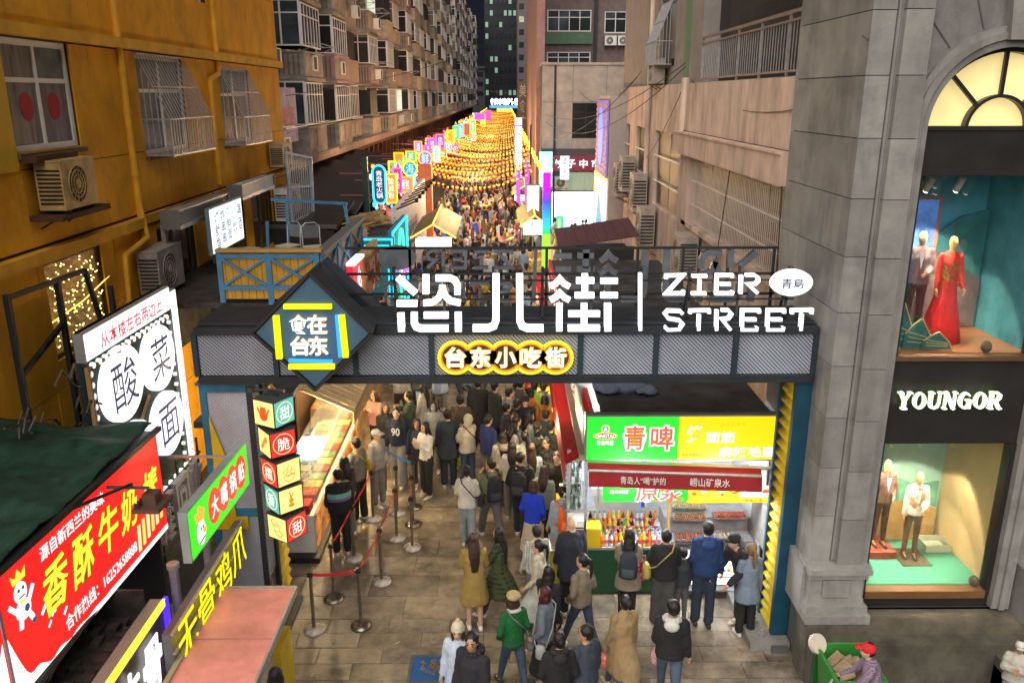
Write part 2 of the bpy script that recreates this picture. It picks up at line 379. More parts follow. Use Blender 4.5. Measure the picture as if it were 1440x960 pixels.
def hair_mesh(J, style, vox):
    mb = MB(); fine = vox < .03
    if style in ('none','bald'): return None
    nk = J['neck']-J['head']
    if style == 'hood':
        hblob(mb, J, (0,-.05,.02), (.105,.105,.13)); hblob(mb, J, (0,-.04,-.1), (.1,.1,.07)); return remesh(mb, max(.02, vox), 2, .003)
    hblob(mb, J, (0,-.016,.035), (.084,.092,.098)); hblob(mb, J, (0,-.034,-.002), (.08,.07,.085))
    if style in ('long','longer'):
        L = .36 if style == 'long' else .5
        b = MB(); b.loft([(0,-.035,.06,.06,.05),(0,-.05,-.03,.088,.062),(0,-.085,-.14,.1,.055),(0,-.115,-.24,.098,.045),(0,-.125,-L,.06,.028)], 12); mb.add([hp(J, *v) for v in b.V], b.F)
        for s in (-1, 1): hblob(mb, J, (.07*s,.01,-.05), (.024,.045,.1), 8, 6)
    elif style == 'bob':
        hblob(mb, J, (0,-.03,-.05), (.098,.082,.085))
        for s in (-1, 1): hblob(mb, J, (.078*s,.015,-.04), (.025,.05,.085), 8, 6)
    elif style == 'bun': hblob(mb, J, (0,-.115,.05), (.045,.045,.042), 10, 6)
    elif style == 'pony':
        b = MB(); b.loft([(0,-.1,.075,.02,.02),(0,-.135,.05,.035,.03),(0,-.155,-.05,.036,.03),(0,-.15,-.17,.03,.026),(0,-.14,-.27,.012,.01)], 8); mb.add([hp(J, *v) for v in b.V], b.F)
    if fine:
        me = remesh(mb, .014, 1)
        for v in me.vertices:
            p = v.co; v.co = p+v.normal*(.006*mn.noise(Vector((p.x*60, p.y*60, p.z*7))))
        return me
    return remesh(mb, vox*.8, 1)
def hat_mesh(J, style):
    mb = MB(); b = MB()
    if style == 'cap':
        b.ball((0,-.01,.04), .09, .1, .09, 14, 8); b.box(-.06,.06,.04,.06,.165,.052)
    elif style == 'beret': b.ball((0,-.02,.085), .108, .112, .062, 14, 8)
    else: b.ball((0,-.015,.045), .091, .1, .105, 14, 8); b.ring(0,0,.1,.1,0,0) if False else None; b.loft([(0,-.015,.01,.094,.104),(0,-.015,.05,.096,.106)],14)
    if style == 'beanie': b.ball((0,-.02,.16), .03, n=8, m=6)
    V = [v for v in b.V]; mb.add([hp(J, *v) for v in V], b.F); return mb
_LIB = {}
def lib(key, fn):
    if key not in _LIB: _LIB[key] = fn()
    return _LIB[key]
def setm(me, m):   # one mesh may carry a different cloth on each object
    if not me.materials: me.materials.append(m)
    return me
def piece(me, m, name, parent):
    if not me.materials: me.materials.append(None)
    o = bpy.data.objects.new(name, me); _C.link(o); o.parent = parent; o.material_slots[0].link = 'OBJECT'; o.material_slots[0].material = m; _ORG[o.name] = Vector((0,0,0)); return o
SKIN = [(.55,.33,.22),(.62,.40,.28),(.48,.27,.17)]
BLACKHAIR = (.012,.010,.010); BROWN = (.045,.022,.013)
def mskin(i): return mat('skin_%d' % (i%3), SKIN[i%3], .55, var=.06, nscale=12)
def mhair(c): return mat('hair_%03d%03d' % (c[0]*999, c[1]*999), c, .42, var=.3, nscale=14, bump=.5, bscale=90, stretch=(1,1,.15))
_pc = [0]
def pose(arm, leg, lean=0, turn=0): return lib(('J',arm,leg,lean,turn), lambda: joints(arm, leg, lean, turn))
def person(label, x, y, rz, h=1.66, arm='stand', leg='stand', lean=0, turn=0, fem=0, top='jacket', tc=(.02,.02,.022), bot='straight', bc=(.02,.02,.025), hair='short', hc=BLACKHAIR, hat=None, hatc=(.4,.35,.25), shoe=(.5,.5,.5), z=.02, tm=None, bm=None, group=None, extra=None, vox=.021):
    _pc[0] += 1; i = _pc[0]; J = pose(arm, leg, lean, turn); k = (arm, leg, lean, turn); V = vox
    t = thing('person', label, 'person', (x, y, z), group); t.rotation_euler = (0, 0, R(rz)); s = h/1.69; t.scale = (s*(.97 if fem else 1.03), s*(.97 if fem else 1.03), s); _ORG[t.name] = Vector((0,0,0))
    b = piece(lib(('b',fem)+k, lambda: body(J, fem, V)), mskin(i), 'body', t); piece(lib(('fingers',)+k, lambda: hands(J).data('hand', [], smooth=True)), mskin(i), 'fingers', b)
    tp = piece(lib(('t',top,fem)+k, lambda: top_mesh(J, top, fem, V, i)), tm or cloth(tc), {'coat':'coat','long':'coat','puffer':'puffer_jacket','sweater':'sweater','jacket':'jacket','dress':'dress'}[top], t)
    if bot: piece(lib(('p',bot)+k, lambda: bottom_mesh(J, bot, V, i)), bm or cloth(bc), 'skirt' if bot == 'skirt' else 'trousers', t)
    piece(lib(('s',)+k, lambda: shoes(J).data('shoes', [], smooth=True)), paint(shoe, .6), 'shoe_pair', t)
    if hair not in ('none','bald'): piece(lib(('h',hair)+k, lambda: hair_mesh(J, hair, V)), mhair(hc) if hair != 'hood' else (tm or cloth(tc)), 'hood' if hair == 'hood' else 'hair', t)
    if hat: piece(lib(('hat',hat)+k, lambda: hat_mesh(J, hat).data('hat', [], smooth=True)), cloth(hatc), 'hat', t)
    def face():
        e = MB()
        for s_ in (-1, 1): hblob(e, J, (.03*s_,.083,.012), (.014,.008,.0065), 8, 4); hblob(e, J, (.031*s_,.083,.036), (.019,.008,.004), 8, 4)
        return e.data('eyes', [], smooth=True)
    def mouth():
        e = MB(); hblob(e, J, (0,.083,-.056), (.022,.008,.007), 8, 4); return e.data('mouth', [], smooth=True)
    e = piece(lib(('eyes',)+k, face), mhair(BLACKHAIR), 'eyes', b); piece(lib(('mouth',)+k, mouth), mat('lips', (.35,.09,.08), .5, var=0), 'mouth', b)
    t['_J'] = 0; del t['_J']
    if extra: extra(t, J, s)
    return t
def hold_at(t, J, p):   # world point of a point in the person's own space
    M = Matrix.LocRotScale(t.location, t.rotation_euler, t.scale); return M @ Vector(p)
def own(t, J, ob_name, mb, m, label, cat, group=None, smooth=False):   # a thing carried by person t, built in the person's space
    M = Matrix.LocRotScale(t.location, t.rotation_euler, t.scale)
    vs = [M @ Vector(v) for v in mb.V]; c = sum(vs, Vector())/len(vs); c.z = min(v.z for v in vs)
    b = MB(); b.V = [v-c for v in vs]; b.F = mb.F; b.I = mb.I; o = b.build(ob_name, m, None, None, smooth); o.location = c; return tag(o, label, cat, group)
def backpack(label, col, col2=None):
    def f(t, J, s):
        M = Matrix.LocRotScale(t.location, t.rotation_euler, t.scale); dz = J['dz']
        r = thing('backpack', label, 'backpack', M @ Vector((0,-.2,.98-dz))); O = r.location
        def tr(mb, nm, m, smooth=True):
            b = MB(); b.V = [M @ Vector(v) for v in mb.V]; b.F = mb.F; b.I = mb.I; return b.build(nm, m, r, None, smooth)
        a = MB(); a.loft([(0,-.2,.95-dz,.12,.06),(0,-.215,.98-dz,.145,.085),(0,-.22,1.15-dz,.15,.09),(0,-.21,1.32-dz,.135,.075),(0,-.19,1.4-dz,.09,.05)], 14); tr(a, 'bag', cloth(col))
        a = MB(); a.loft([(0,-.29,1.0-dz,.1,.03),(0,-.3,1.04-dz,.11,.04),(0,-.295,1.16-dz,.1,.03)], 12); tr(a, 'front_pocket', cloth(col2 or tuple(c*1.6+.01 for c in col)))
        for s_ in (-1, 1):
            a = MB(); a.pipe([(.1*s_,-.15,1.38-dz),(.12*s_,-.05,1.47-dz),(.12*s_,.08,1.42-dz),(.135*s_,.14,1.25-dz),(.15*s_,.08,1.1-dz),(.14*s_,-.12,1.02-dz)], .018, 6); tr(a, 'strap', cloth(col))
    return f
def handbag(label, col, side=1, z0=.62, wd=.15, ht=.2, dp=.07, strap=True, cat='bag', name='shoulder_bag', kind='cross'):
    def f(t, J, s):
        M = Matrix.LocRotScale(t.location, t.rotation_euler, t.scale)
        if kind == 'hand': w = J['w%d'%side]+J['d%d'%side].normalized()*.08; c = Vector((w.x, w.y, w.z-.12-ht))
        else: c = Vector((.27*side, -.02, z0-J['dz']+.1))
        r = thing(name, label, cat, M @ c)
        def tr(mb, nm, m):
            b = MB(); b.V = [M @ Vector(v) for v in mb.V]; b.F = mb.F; b.I = mb.I; return b.build(nm, m, r, None, True)
        a = MB(); a.loft([(c.x,c.y,c.z,dp*.8,wd*.42),(c.x,c.y,c.z+.02,dp,wd*.5),(c.x,c.y,c.z+ht*.6,dp*.95,wd*.52),(c.x,c.y,c.z+ht,dp*.5,wd*.4)], 12); tr(a, 'pouch', cloth(col) if cat != 'carrier bag' else mat('film_%d_%d'%(col[0]*9,col[1]*9), col, .25, var=.3, nscale=20, bump=.6, bscale=30))
        a = MB()
        if kind == 'hand': a.pipe([(c.x,c.y-.04,c.z+ht),(w.x,w.y,w.z-.01),(c.x,c.y+.04,c.z+ht)], .007, 5)
        else: a.pipe([(c.x-.02*side,c.y-.07,c.z+ht*.8),(.14*side,-.16,1.15-J['dz']),(-.08*side,-.14,1.4-J['dz']),(-.12*side,-.02,1.475-J['dz']),(-.02*side,.13,1.3-J['dz']),(.17*side,.13,1.0-J['dz']),(c.x,c.y+.07,c.z+ht*.8)], .011, 5)
        tr(a, 'strap', cloth(tuple(v*.8 for v in col)))
    return f
def collar(col, big=1.):
    def f(t, J, s):
        m = MB(); u_ = J['up']; dz = J['dz']
        for i in range(12):
            a0, a1 = 2*pi*i/12, 2*pi*(i+1)/12; q = [u_((.085*cos(a), -.02+.075*sin(a), 1.44-.02*sin(a)))-Vector((0,0,dz)) for a in (a0,a1)]; m.tube(q[0], q[1], .028*big, n=6)
        if big > 1: c = u_((0,-.12,1.40))-Vector((0,0,dz)); m.ball(c, .1, .055, .085, 10, 7)
        piece(m.data('hood', [], smooth=True), cloth(col), 'hood' if big > 1 else 'collar', t)
    return f
def both(*fs):
    def f(t, J, s):
        for g in fs: g(t, J, s)
    return f
# ---------------- shared setting materials
M_OCHRE = mat('ochre_render', (.82,.39,.014), .85, var=.15, nscale=1.1, bump=.25, bscale=40, streak=.09, stain=.12)
M_OCHRE2 = mat('ochre_trim', (.80,.42,.03), .8, var=.2, nscale=2, bump=.15)
M_JOINT = paint((.06,.03,.008), .95)
M_WHITE = paint((.80,.79,.76), .5); M_STEEL = mat('steel', (.50,.50,.52), .4, .6, var=.2, nscale=8); M_DARK = paint((.018,.019,.022), .5)
M_GLASS = mat('glass_dark', (.03,.035,.04), .08, .0, var=.3, nscale=.8); M_GLASSB = mat('glass_blue', (.06,.08,.10), .1, var=.4, nscale=1.1); M_CURT = mat('glass_curtain', (.20,.18,.15), .3, var=.5, nscale=3, stretch=(4,4,.3))
M_NET = mat('netting', (.13,.12,.115), .8, var=.5, nscale=5, stretch=(2,2,.5)); M_LIT = em((.75,.95,.75), .9)
M_STONE = mat('grey_stone', (.25,.243,.232), .8, streak=.22, stain=.18, objvar=.16, var=.2, nscale=2.2, bump=.25, bscale=60); M_STONED = mat('stone_joint', (.10,.10,.10), .9)
M_PLASTER = mat('stained_plaster', (.66,.50,.41), .9, streak=.35, var=.28, nscale=1.4, bump=.3, bscale=25, stretch=(1,1,.45)); M_PLASTER2 = mat('plaster_pale', (.42,.37,.34), .9, var=.2, nscale=1.5, bump=.2)
M_SLAB = mat('paving_stone', (.31,.25,.175), .36, objvar=.2, stain=.4, var=.42, nscale=2.4, bump=.3, bscale=50); M_SLAB2 = mat('paving_stone_cool', (.26,.215,.165), .34, objvar=.2, stain=.45, var=.45, nscale=2.1, bump=.3, bscale=50); M_SLAB3 = mat('paving_stone_warm', (.33,.26,.17), .4, objvar=.2, stain=.4, var=.4, nscale=2.8, bump=.3, bscale=50)
M_GRIME = mat('grime', (.05,.045,.04), .9, var=.5, nscale=4); M_RUST = paint((.10,.045,.02), .85, .4)
def panels(fr, parent, A, B, holes, mats, name='panel', th=.03, gap=.008):
    for i in range(len(A)-1):
        for j in range(len(B)-1):
            rs = [(A[i]+gap, B[j]+gap, A[i+1]-gap, B[j+1]-gap)]
            for h in holes:
                nw = []
                for (x0,y0,x1,y1) in rs:
                    if h[0] >= x1 or h[2] <= x0 or h[1] >= y1 or h[3] <= y0: nw.append((x0,y0,x1,y1)); continue
                    if h[0] > x0: nw.append((x0,y0,h[0],y1))
                    if h[2] < x1: nw.append((h[2],y0,x1,y1))
                    xa, xb = max(x0,h[0]), min(x1,h[2])
                    if h[1] > y0: nw.append((xa,y0,xb,h[1]))
                    if h[3] < y1: nw.append((xa,h[3],xb,y1))
                rs = [r for r in nw if r[2]-r[0] > .02 and r[3]-r[1] > .02]
            if rs:
                m = MB(fr); t = th+rnd.uniform(-.002,.004)
                for r in rs: m.box(r[0], r[1], 0, r[2], r[3], t)
                m.build(name, mats[rnd.randrange(len(mats))] if isinstance(mats, list) else mats, parent)
def wall_box(fr, parent, a0, b0, a1, b1, holes, m, depth=.3, name='wall', c=0):
    A = sorted({a0, a1} | {h[0] for h in holes} | {h[2] for h in holes}); B = sorted({b0, b1} | {h[1] for h in holes} | {h[3] for h in holes}); mb = MB(fr)
    for i in range(len(A)-1):
        run = None
        for j in range(len(B)-1):
            x, y = (A[i]+A[i+1])/2, (B[j]+B[j+1])/2
            if any(h[0] < x < h[2] and h[1] < y < h[3] for h in holes):
                if run is not None: mb.box(A[i], run, c-depth, A[i+1], B[j], c); run = None
            elif run is None: run = B[j]
        if run is not None: mb.box(A[i], run, c-depth, A[i+1], B[-1], c)
    return mb.build(name, m, parent)
def window(fr, parent, a0, b0, a1, b1, cols=2, rows=(1,), fm=None, gm=None, c=0., t=.05, d=.06, split=True, name='window'):
    fm = fm or M_WHITE; gm = gm or M_GLASS; f = MB(fr)
    f.box(a0,b0,c-d,a1,b0+t,c); f.box(a0,b1-t,c-d,a1,b1,c); f.box(a0,b0+t,c-d,a0+t,b1-t,c); f.box(a1-t,b0+t,c-d,a1,b1-t,c)
    iw = (a1-a0-2*t); ih = (b1-b0-2*t); ys = [b0+t]; tot = sum(rows)
    for r in rows: ys.append(ys[-1]+ih*r/tot)
    for y in ys[1:-1]: f.box(a0+t, y-t*.4, c-d+.002, a1-t, y+t*.4, c-.002)
    for i in range(1, cols): x = a0+t+iw*i/cols; f.box(x-t*.4, b0+t, c-d+.004, x+t*.4, b1-t, c-.004)
    w_ = f.build(name, fm, parent); p = MB(fr)
    for j in range(len(ys)-1):
        for i in range(cols):
            q = MB(fr) if split else p; x = a0+t+iw*i/cols; q.box(x+.003, ys[j]+.003, c-d*.7, x+iw/cols-.003, ys[j+1]-.003, c-d*.45)
            if split: q.build('pane', gm if not isinstance(gm, list) else gm[rnd.randrange(len(gm))], w_)
    if not split: p.build('pane', gm if not isinstance(gm, list) else gm[rnd.randrange(len(gm))], w_)
    return w_
def ac_unit(fr, a, b, w_, h, label, body=None, group='air conditioners on the walls', d=.38, side=-1):
    body = body or paint((.62,.56,.42), .5, .3); O = fr(a, b, .1); t = thing('air_conditioner', label, 'air conditioner', O, group); m = MB(fr)
    m.box(a,b,.12,a+w_,b+h,.12+d); m.box(a-.01,b+h,.11,a+w_+.01,b+h+.02,.13+d); m.build('casing', body, t)
    g = MB(fr); cx, cy, r = a+w_*(.42 if side < 0 else .58), b+h*.5, h*.4; c = .12+d
    for k in range(4): g.ring(cx, cy, r*(k+1)/4-.008, r*(k+1)/4, c+.004, c+.02, 20)
    for k in range(14): q = 2*pi*k/14; g.bar((cx+.04*cos(q),cy+.04*sin(q),c+.012),(cx+r*cos(q),cy+r*sin(q),c+.012),.006)
    g.disc(cx, cy, r*.2, c+.004, c+.03, 12); g.build('fan_grille', paint((.5,.45,.33), .5, .3) if body is None else body, t)
    f = MB(fr); f.disc(cx, cy, r*.98, c, c+.003, 20); f.build('fan_recess', M_DARK, t)
    v = MB(fr); ax = a-.004 if side < 0 else a+w_+.004
    for k in range(9): z = b+h*(.12+.085*k); v.box(ax-.004, z, .15, ax+.004, z+h*.045, .10+d)
    v.build('side_vent', M_DARK, t)
    k = MB(fr)
    for x in (a+.12, a+w_-.12): k.bar((x,b-.02,0),(x,b-.02,.12+d),.03); k.bar((x,b-.3,.0),(x,b-.02,.1+d),.025)
    k.build('bracket', M_RUST, t); return t
def cage(fr, a0, b0, a1, b1, label, slope=True):   # window guard that bellies out at the bottom
    t = thing('window_guard', label, 'window guard', fr(a0, b0, 0), 'steel guards on the ochre wall'); n = int((a1-a0)/.13); bm = b0+(b1-b0)*.36; P = .55
    for i in range(n+1):
        x = a0+(a1-a0)*i/n; m = MB(fr); m.bar((x,b0,P),(x,bm,P),.016); m.bar((x,bm,P),(x,b1,.04 if slope else P),.016); m.build('bar', M_STEEL, t)
    m = MB(fr)
    for z, c in ((b0,P),(bm,P),(b1,.04),((b1+bm)/2,P/2+.02)): m.bar((a0,z,c),(a1,z,c),.025)
    for x in (a0,a1):
        for z in (b0, bm): m.bar((x,z,.02),(x,z,P),.025)
        for k in range(1,5): z = b0+(bm-b0)*k/5; 
        for k in range(1,5): q = P*k/5; m.bar((x,b0,q),(x,bm+(b1-bm)*(1-k/5)*.98,q),.014)
    m.box(a0,b0-.02,.02,a1,b0-.005,P); m.build('frame', M_STEEL, t)
    return t
# ---------------- ground, paving
g = MB(); g.box(-150,-30,-.5,150,700,0); ground = struct(g.build('ground', mat('asphalt', (.07,.065,.06), .8, var=.3, nscale=2, bump=.3)))
pv = thing('pavement', 'x', 'x', (0,9,0)); del pv['label']; del pv['category']; struct(pv); n = 0
rows = [7.4+.36*i for i in range(11)]+[11.36+.62*i for i in range(15)]; far = MB()
for j in range(len(rows)-1):
    y0, y1 = rows[j], rows[j+1]; wd = .95 if j < 11 else 1.15; x = -4.6-(.45 if j % 2 else 0)-rnd.random()*.1
    while x < 4.25:
        x1 = min(x+wd, 4.28)
        if x1 > -4.6:
            zt = .02+rnd.uniform(-.003,.003); m = MB(); m.box(max(x,-4.6)+.005, y0+.005, 0, x1-.005, y1-.005, zt); m.build('paving_slab', (M_SLAB, M_SLAB2, M_SLAB3)[rnd.choice((0,0,1,2)) if j < 10 else rnd.choice((0,1,1))], pv); n += 1
        x = x1
y = rows[-1]
while y < 95:
    x = -4.8
    while x < 2.9: far.box(x+.01, y+.01, 0, x+1.19, y+.89, .02); x += 1.2
    y += .9
stuff(far.build('far_paving', M_SLAB2, pv))
m = MB(); m.box(-1.42,9.85,.024,-.58,10.46,.03); m.box(-1.38,9.89,.03,-.62,10.42,.034,1)
mural = m.build('pavement_plaque', [paint((.12,.10,.08)), mat('plaque_blue', (.02,.11,.33), .35, var=.25, nscale=6)]); tag(mural, 'blue plaque with gold swirls set in the paving', 'plaque')
o = thing('x','x','x'); _C.unlink(o); bpy.data.objects.remove(o)
m = MB()
for i in range(46):
    q = rnd.uniform(0,6.28); r = rnd.uniform(.02,.25); cx, cy = -1.0+r*cos(q)*1.1, 10.17+r*sin(q)*.75; s_ = rnd.uniform(.02,.05)
    m.ring(cx, cy, s_*.6, s_, .034, .038, 8, t0=rnd.uniform(0,3), t1=rnd.uniform(3.5,6))
_ORG[mural.name] = Vector((0,0,0)); stuff(m.build('gold_swirl', mat('brass_line', (.42,.25,.07), .4, .4, var=.2), mural))
# ---------------- ochre building on the left
LX = -6.8; FL = Fr((LX,0,0), (0,1,0))
ob = thing('ochre_building', 'ochre yellow rendered building with caged windows at left', 'building', (LX-3,16,0))
wins = [(11.78,7.24,13.6,8.77),(16.0,6.92,18.3,8.75),(20.55,6.86,22.9,8.68),(11.95,4.15,13.75,5.62),(16.0,3.75,18.0,5.55),(19.7,3.7,21.6,5.6),(22.2,3.9,24.2,5.5)]
top = [(12.6,9.55,14.3,11),(18.6,10.0,20.2,11.4)]
m = MB(); m.box(LX-9,6,0,LX-.38,26,13); m.build('core', M_JOINT, ob)
wall_box(FL, ob, 6, 0, 26, 13, wins+top, M_JOINT, .36, 'wall_backing')
A = [6+.0, 8.2,9.0,10.1,11.78,13.6,14.2,14.9,15.6,16.3,17.0,17.7,18.4,19.1,19.8,20.5,21.3,22.1,22.9,23.8,24.8,26]
panels(FL, ob, A, [5.9,7.0,8.78], wins, M_OCHRE); panels(FL, ob, [a+.25 if 6 < a < 26 else a for a in A], [8.98,10.6,13], top, M_OCHRE); panels(FL, ob, A, [0,2.2,3.7,5.66], wins, M_OCHRE)
panels(Fr((LX,26,0),(-1,0,0)), ob, [0,2,4,6], [0,3,5.9,8.8,13], [], M_OCHRE)
m = MB(FL); m.box(6,8.8,0,26.1,8.97,.16); m.build('ledge', M_OCHRE2, ob); m = MB(FL); m.box(6,5.68,0,15.3,5.86,.18); m.box(15.3,5.7,0,26.1,5.86,.1); m.build('ledge', M_OCHRE2, ob)
m = MB(FL); m.box(10.6,7.0,.0,11.72,8.8,.06); m.build('pilaster', mat('bright_ochre', (.75,.45,.03), .8, var=.12), ob)
for i, (a0,b0,a1,b1) in enumerate(wins[:3]): window(FL, ob, a0,b0,a1,b1, 2, (1.9,1), mat('upvc', (.9,.89,.86), .4, var=.06), [mat('teal_pane', (.12,.17,.17), .2, var=.5, nscale=1.5), M_CURT, mat('grey_pane', (.14,.135,.12), .2, var=.5, nscale=2, stretch=(3,3,.5))], c=-.03, t=.085)
for a0,b0,a1,b1 in top: window(FL, ob, a0,b0,a1,b1, 2, (1,), M_WHITE, M_GLASS, c=-.1)
window(FL, ob, *wins[3], 1, (1,), paint((.10,.07,.04)), mat('string_window_pane', (.25,.13,.05), .25, emit=.12, ecol=(.7,.35,.1), var=.5, nscale=1.6), c=-.05, t=.05)
for q in wins[4:]: window(FL, ob, *q, 2, (1,), paint((.16,.11,.07), .6, .3), [M_GLASS, mat('brown_pane', (.12,.075,.04), .2, var=.5, nscale=2)], c=-.06, t=.09)
m = MB(FL)
for w0 in wins[:3]: m.box(w0[0]-.05,w0[1]-.09,0,w0[2]+.05,w0[1]-.02,.1)
m.build('window_sill', paint((.16,.11,.06), .9, .4), ob)
for x in (12.35,13.1): 
    m = MB(FL); m.disc(x,7.85,.17,-.06,-.05,14,.2); m.build('red_paper_cut', paint((.5,.04,.05), .8), ob)
m = MB(FL)
for i in range(150): a, b = rnd.uniform(12.05,13.65), rnd.uniform(4.25,5.55); m.box(a,b,.0,a+.014,b+.016,.012)
sl_ = m.build('string_lights', em((1,.72,.2), 6, False)); stuff(sl_); m = MB(FL); m.pipe([(11.95,4.75,.02),(12.9,4.85,.03),(13.9,5.05,.02)], .012); m.build('rope', em((1,.7,.12), 1.5, False), ob)
m = MB(FL); m.pipe([(15.28,13,.08),(15.28,6.25,.08),(15.28,5.45,.08)], .06, 8); m.pipe([(15.28,6.2,.08),(15.2,5.5,.2),(14.2,5.35,.2),(14.1,4.0,.2)], .045, 8)
for z in (6.6,7.7,8.4,9.6,10.8): m.tube((15.28,z,.08),(15.28,z+.08,.08),.075,n=8)
tag(m.build('drain_pipe', M_OCHRE2), 'ochre drain pipe down the wall between first and second window', 'pipe')
m = MB(FL); m.pipe([(20.4,13,.08),(20.4,8.5,.08),(19.75,8.35,.08),(19.75,6.0,.08)], .06, 8)
for z in (6.5,7.6,9.2,10.4): m.tube((20.4 if z>8.5 else 19.75,z,.08),(20.4 if z>8.5 else 19.75,z+.08,.08),.075,n=8)
tag(m.build('drain_pipe', M_OCHRE2), 'ochre drain pipe with a jog between the two window guards', 'pipe')
cage(FL, 16.0, 6.92, 18.3, 8.75, 'sloping steel window guard, nearer and larger of two'); cage(FL, 20.5, 6.86, 22.8, 8.66, 'sloping steel window guard, farther and smaller of two')
ac_unit(FL, 11.95, 6.42, 1.0, .68, 'ochre dusty air conditioner below the window with red paper cuts', paint((.58,.40,.14), .6, .35))
ac_unit(FL, 14.8, 4.5, 1.15, .78, 'grey air conditioner with red mark beside the fairy light window', paint((.38,.34,.31), .5, .35))
ac_unit(FL, 24.0, 6.05, 1.1, .62, 'small air conditioner under the farther window guard', paint((.52,.42,.25), .6, .3))
m = MB(FL); m.box(11.8,6.28,.02,13.3,6.36,.5); m.box(11.75,7.1,.02,12.9,7.2,.3); tag(m.build('shelf_bracket', M_RUST), 'rusty steel shelf holding the ochre air conditioner', 'bracket')
# roller shutter boxes, menu light box, metal framed doorway
def shutter(a0, a1, z, c0, label, col):
    t = thing('shutter_box', label, 'shutter box', FL(a0, z, c0), 'roller shutter boxes over the left windows'); F_ = Fr(FL(a0,z,c0), (0,1,0)); L = a1-a0
    m = MB(F_); m.prism([(0,0),(L,0),(L,.3),(0,.3)], 0, .3); m.build('housing', paint(col, .45, .2), t); m = MB(F_); m.box(-.03,-.03,-.02,0,.33,.34); m.build('end_cap', paint((.16,.15,.15)), t); m = MB(F_); m.box(L,-.03,-.02,L+.03,.33,.34); m.build('end_cap', paint((.16,.15,.15)), t)
    m = MB(F_); m.box(.0,-.04,.3,L,.04,.33); m.box(0,.3,.26,L,.32,.33); m.build('lip', M_STEEL, t)
shutter(15.55,18.45,5.62,.35,'grey roller shutter box, nearer one above brown window',(.33,.30,.29)); shutter(19.6,22.4,5.68,.3,'white roller shutter box with blue text strip, farther one',(.55,.56,.6))
F_ = Fr((LX+.85, 16.65, 4.88), (0,1,0)); t = thing('menu_light_box', 'white lit menu board with handwritten dishes under shutter box', 'light box', F_(0,0,0)); m = MB(F_); m.box(0,0,-.08,2.1,.95,0); m.build('frame', paint((.15,.25,.3)), t); m = MB(F_); m.box(.03,.03,0,2.07,.92,.01); m.build('face', em((.85,.95,1), 1.3), t)
for i, s_ in enumerate(('烤鱿鱼','炸串串','海鲜面','小炒','啤酒')): text(s_, F_, .2+.37*i, .1+.04*i, .48+.37*i, .85, pr((.02,.06,.10), .6), t, c=.03, vert=True, weight=.01)
m = MB(FL)
for p_ in (((15.7,3.2,.3),(15.7,5.65,.3)),((18.3,3.2,.3),(18.3,5.65,.3)),((15.7,5.6,.3),(18.3,5.6,.3))): m.bar(*p_, .08)
tag(m.build('window_surround', paint((.42,.34,.28), .6, .3)), 'beige steel surround round the brown window under the nearer shutter box', 'frame')
m = MB(FL)
for a0, z0, z1 in ((10.2,2.4,5.6),(11.4,2.4,5.5),(12.9,2.6,5.1)): m.bar((a0,z0,.5),(a0,z1,.5),.07)
for p_ in (((10.2,5.55,.5),(12.2,5.5,.5)),((12.2,5.5,.5),(12.9,3.2,.5)),((10.2,4.5,.5),(11.4,4.9,.5)),((11.4,4.4,.5),(12.5,3.7,.5)),((11.4,3.9,.5),(12.7,4.3,.5)),((10.2,3.4,.5),(11.4,3.1,.5))): m.bar(*p_, .06)
tag(m.build('scaffold', M_DARK), 'black welded steel frame against the wall behind the round character sign', 'frame')
m = MB(FL)
for i in range(26):
    a, z, c = 9.6+rnd.random()*2.6, 2.9+rnd.random()*1.3, .45+rnd.random()*.5; pts = []
    for k in range(8): a += rnd.uniform(-.25,.25); z += rnd.uniform(-.2,.2); pts.append((a,z,c+rnd.uniform(-.05,.05)))
    m.pipe(pts, .014, 4)
stuff(m.build('cable_tangle', mat('cable_grey', (.12,.11,.10), .5, var=.4, nscale=5)))
m = MB(FL); m.box(8,0,.02,15.2,3.0,.4); m.box(8,3.0,0,15.2,3.05,.5); tag(m.build('shop_lean_to', mat('dark_shop', (.03,.026,.022), .85, var=.4)), 'dark shop lean-to at the foot of the ochre wall', 'lean-to')
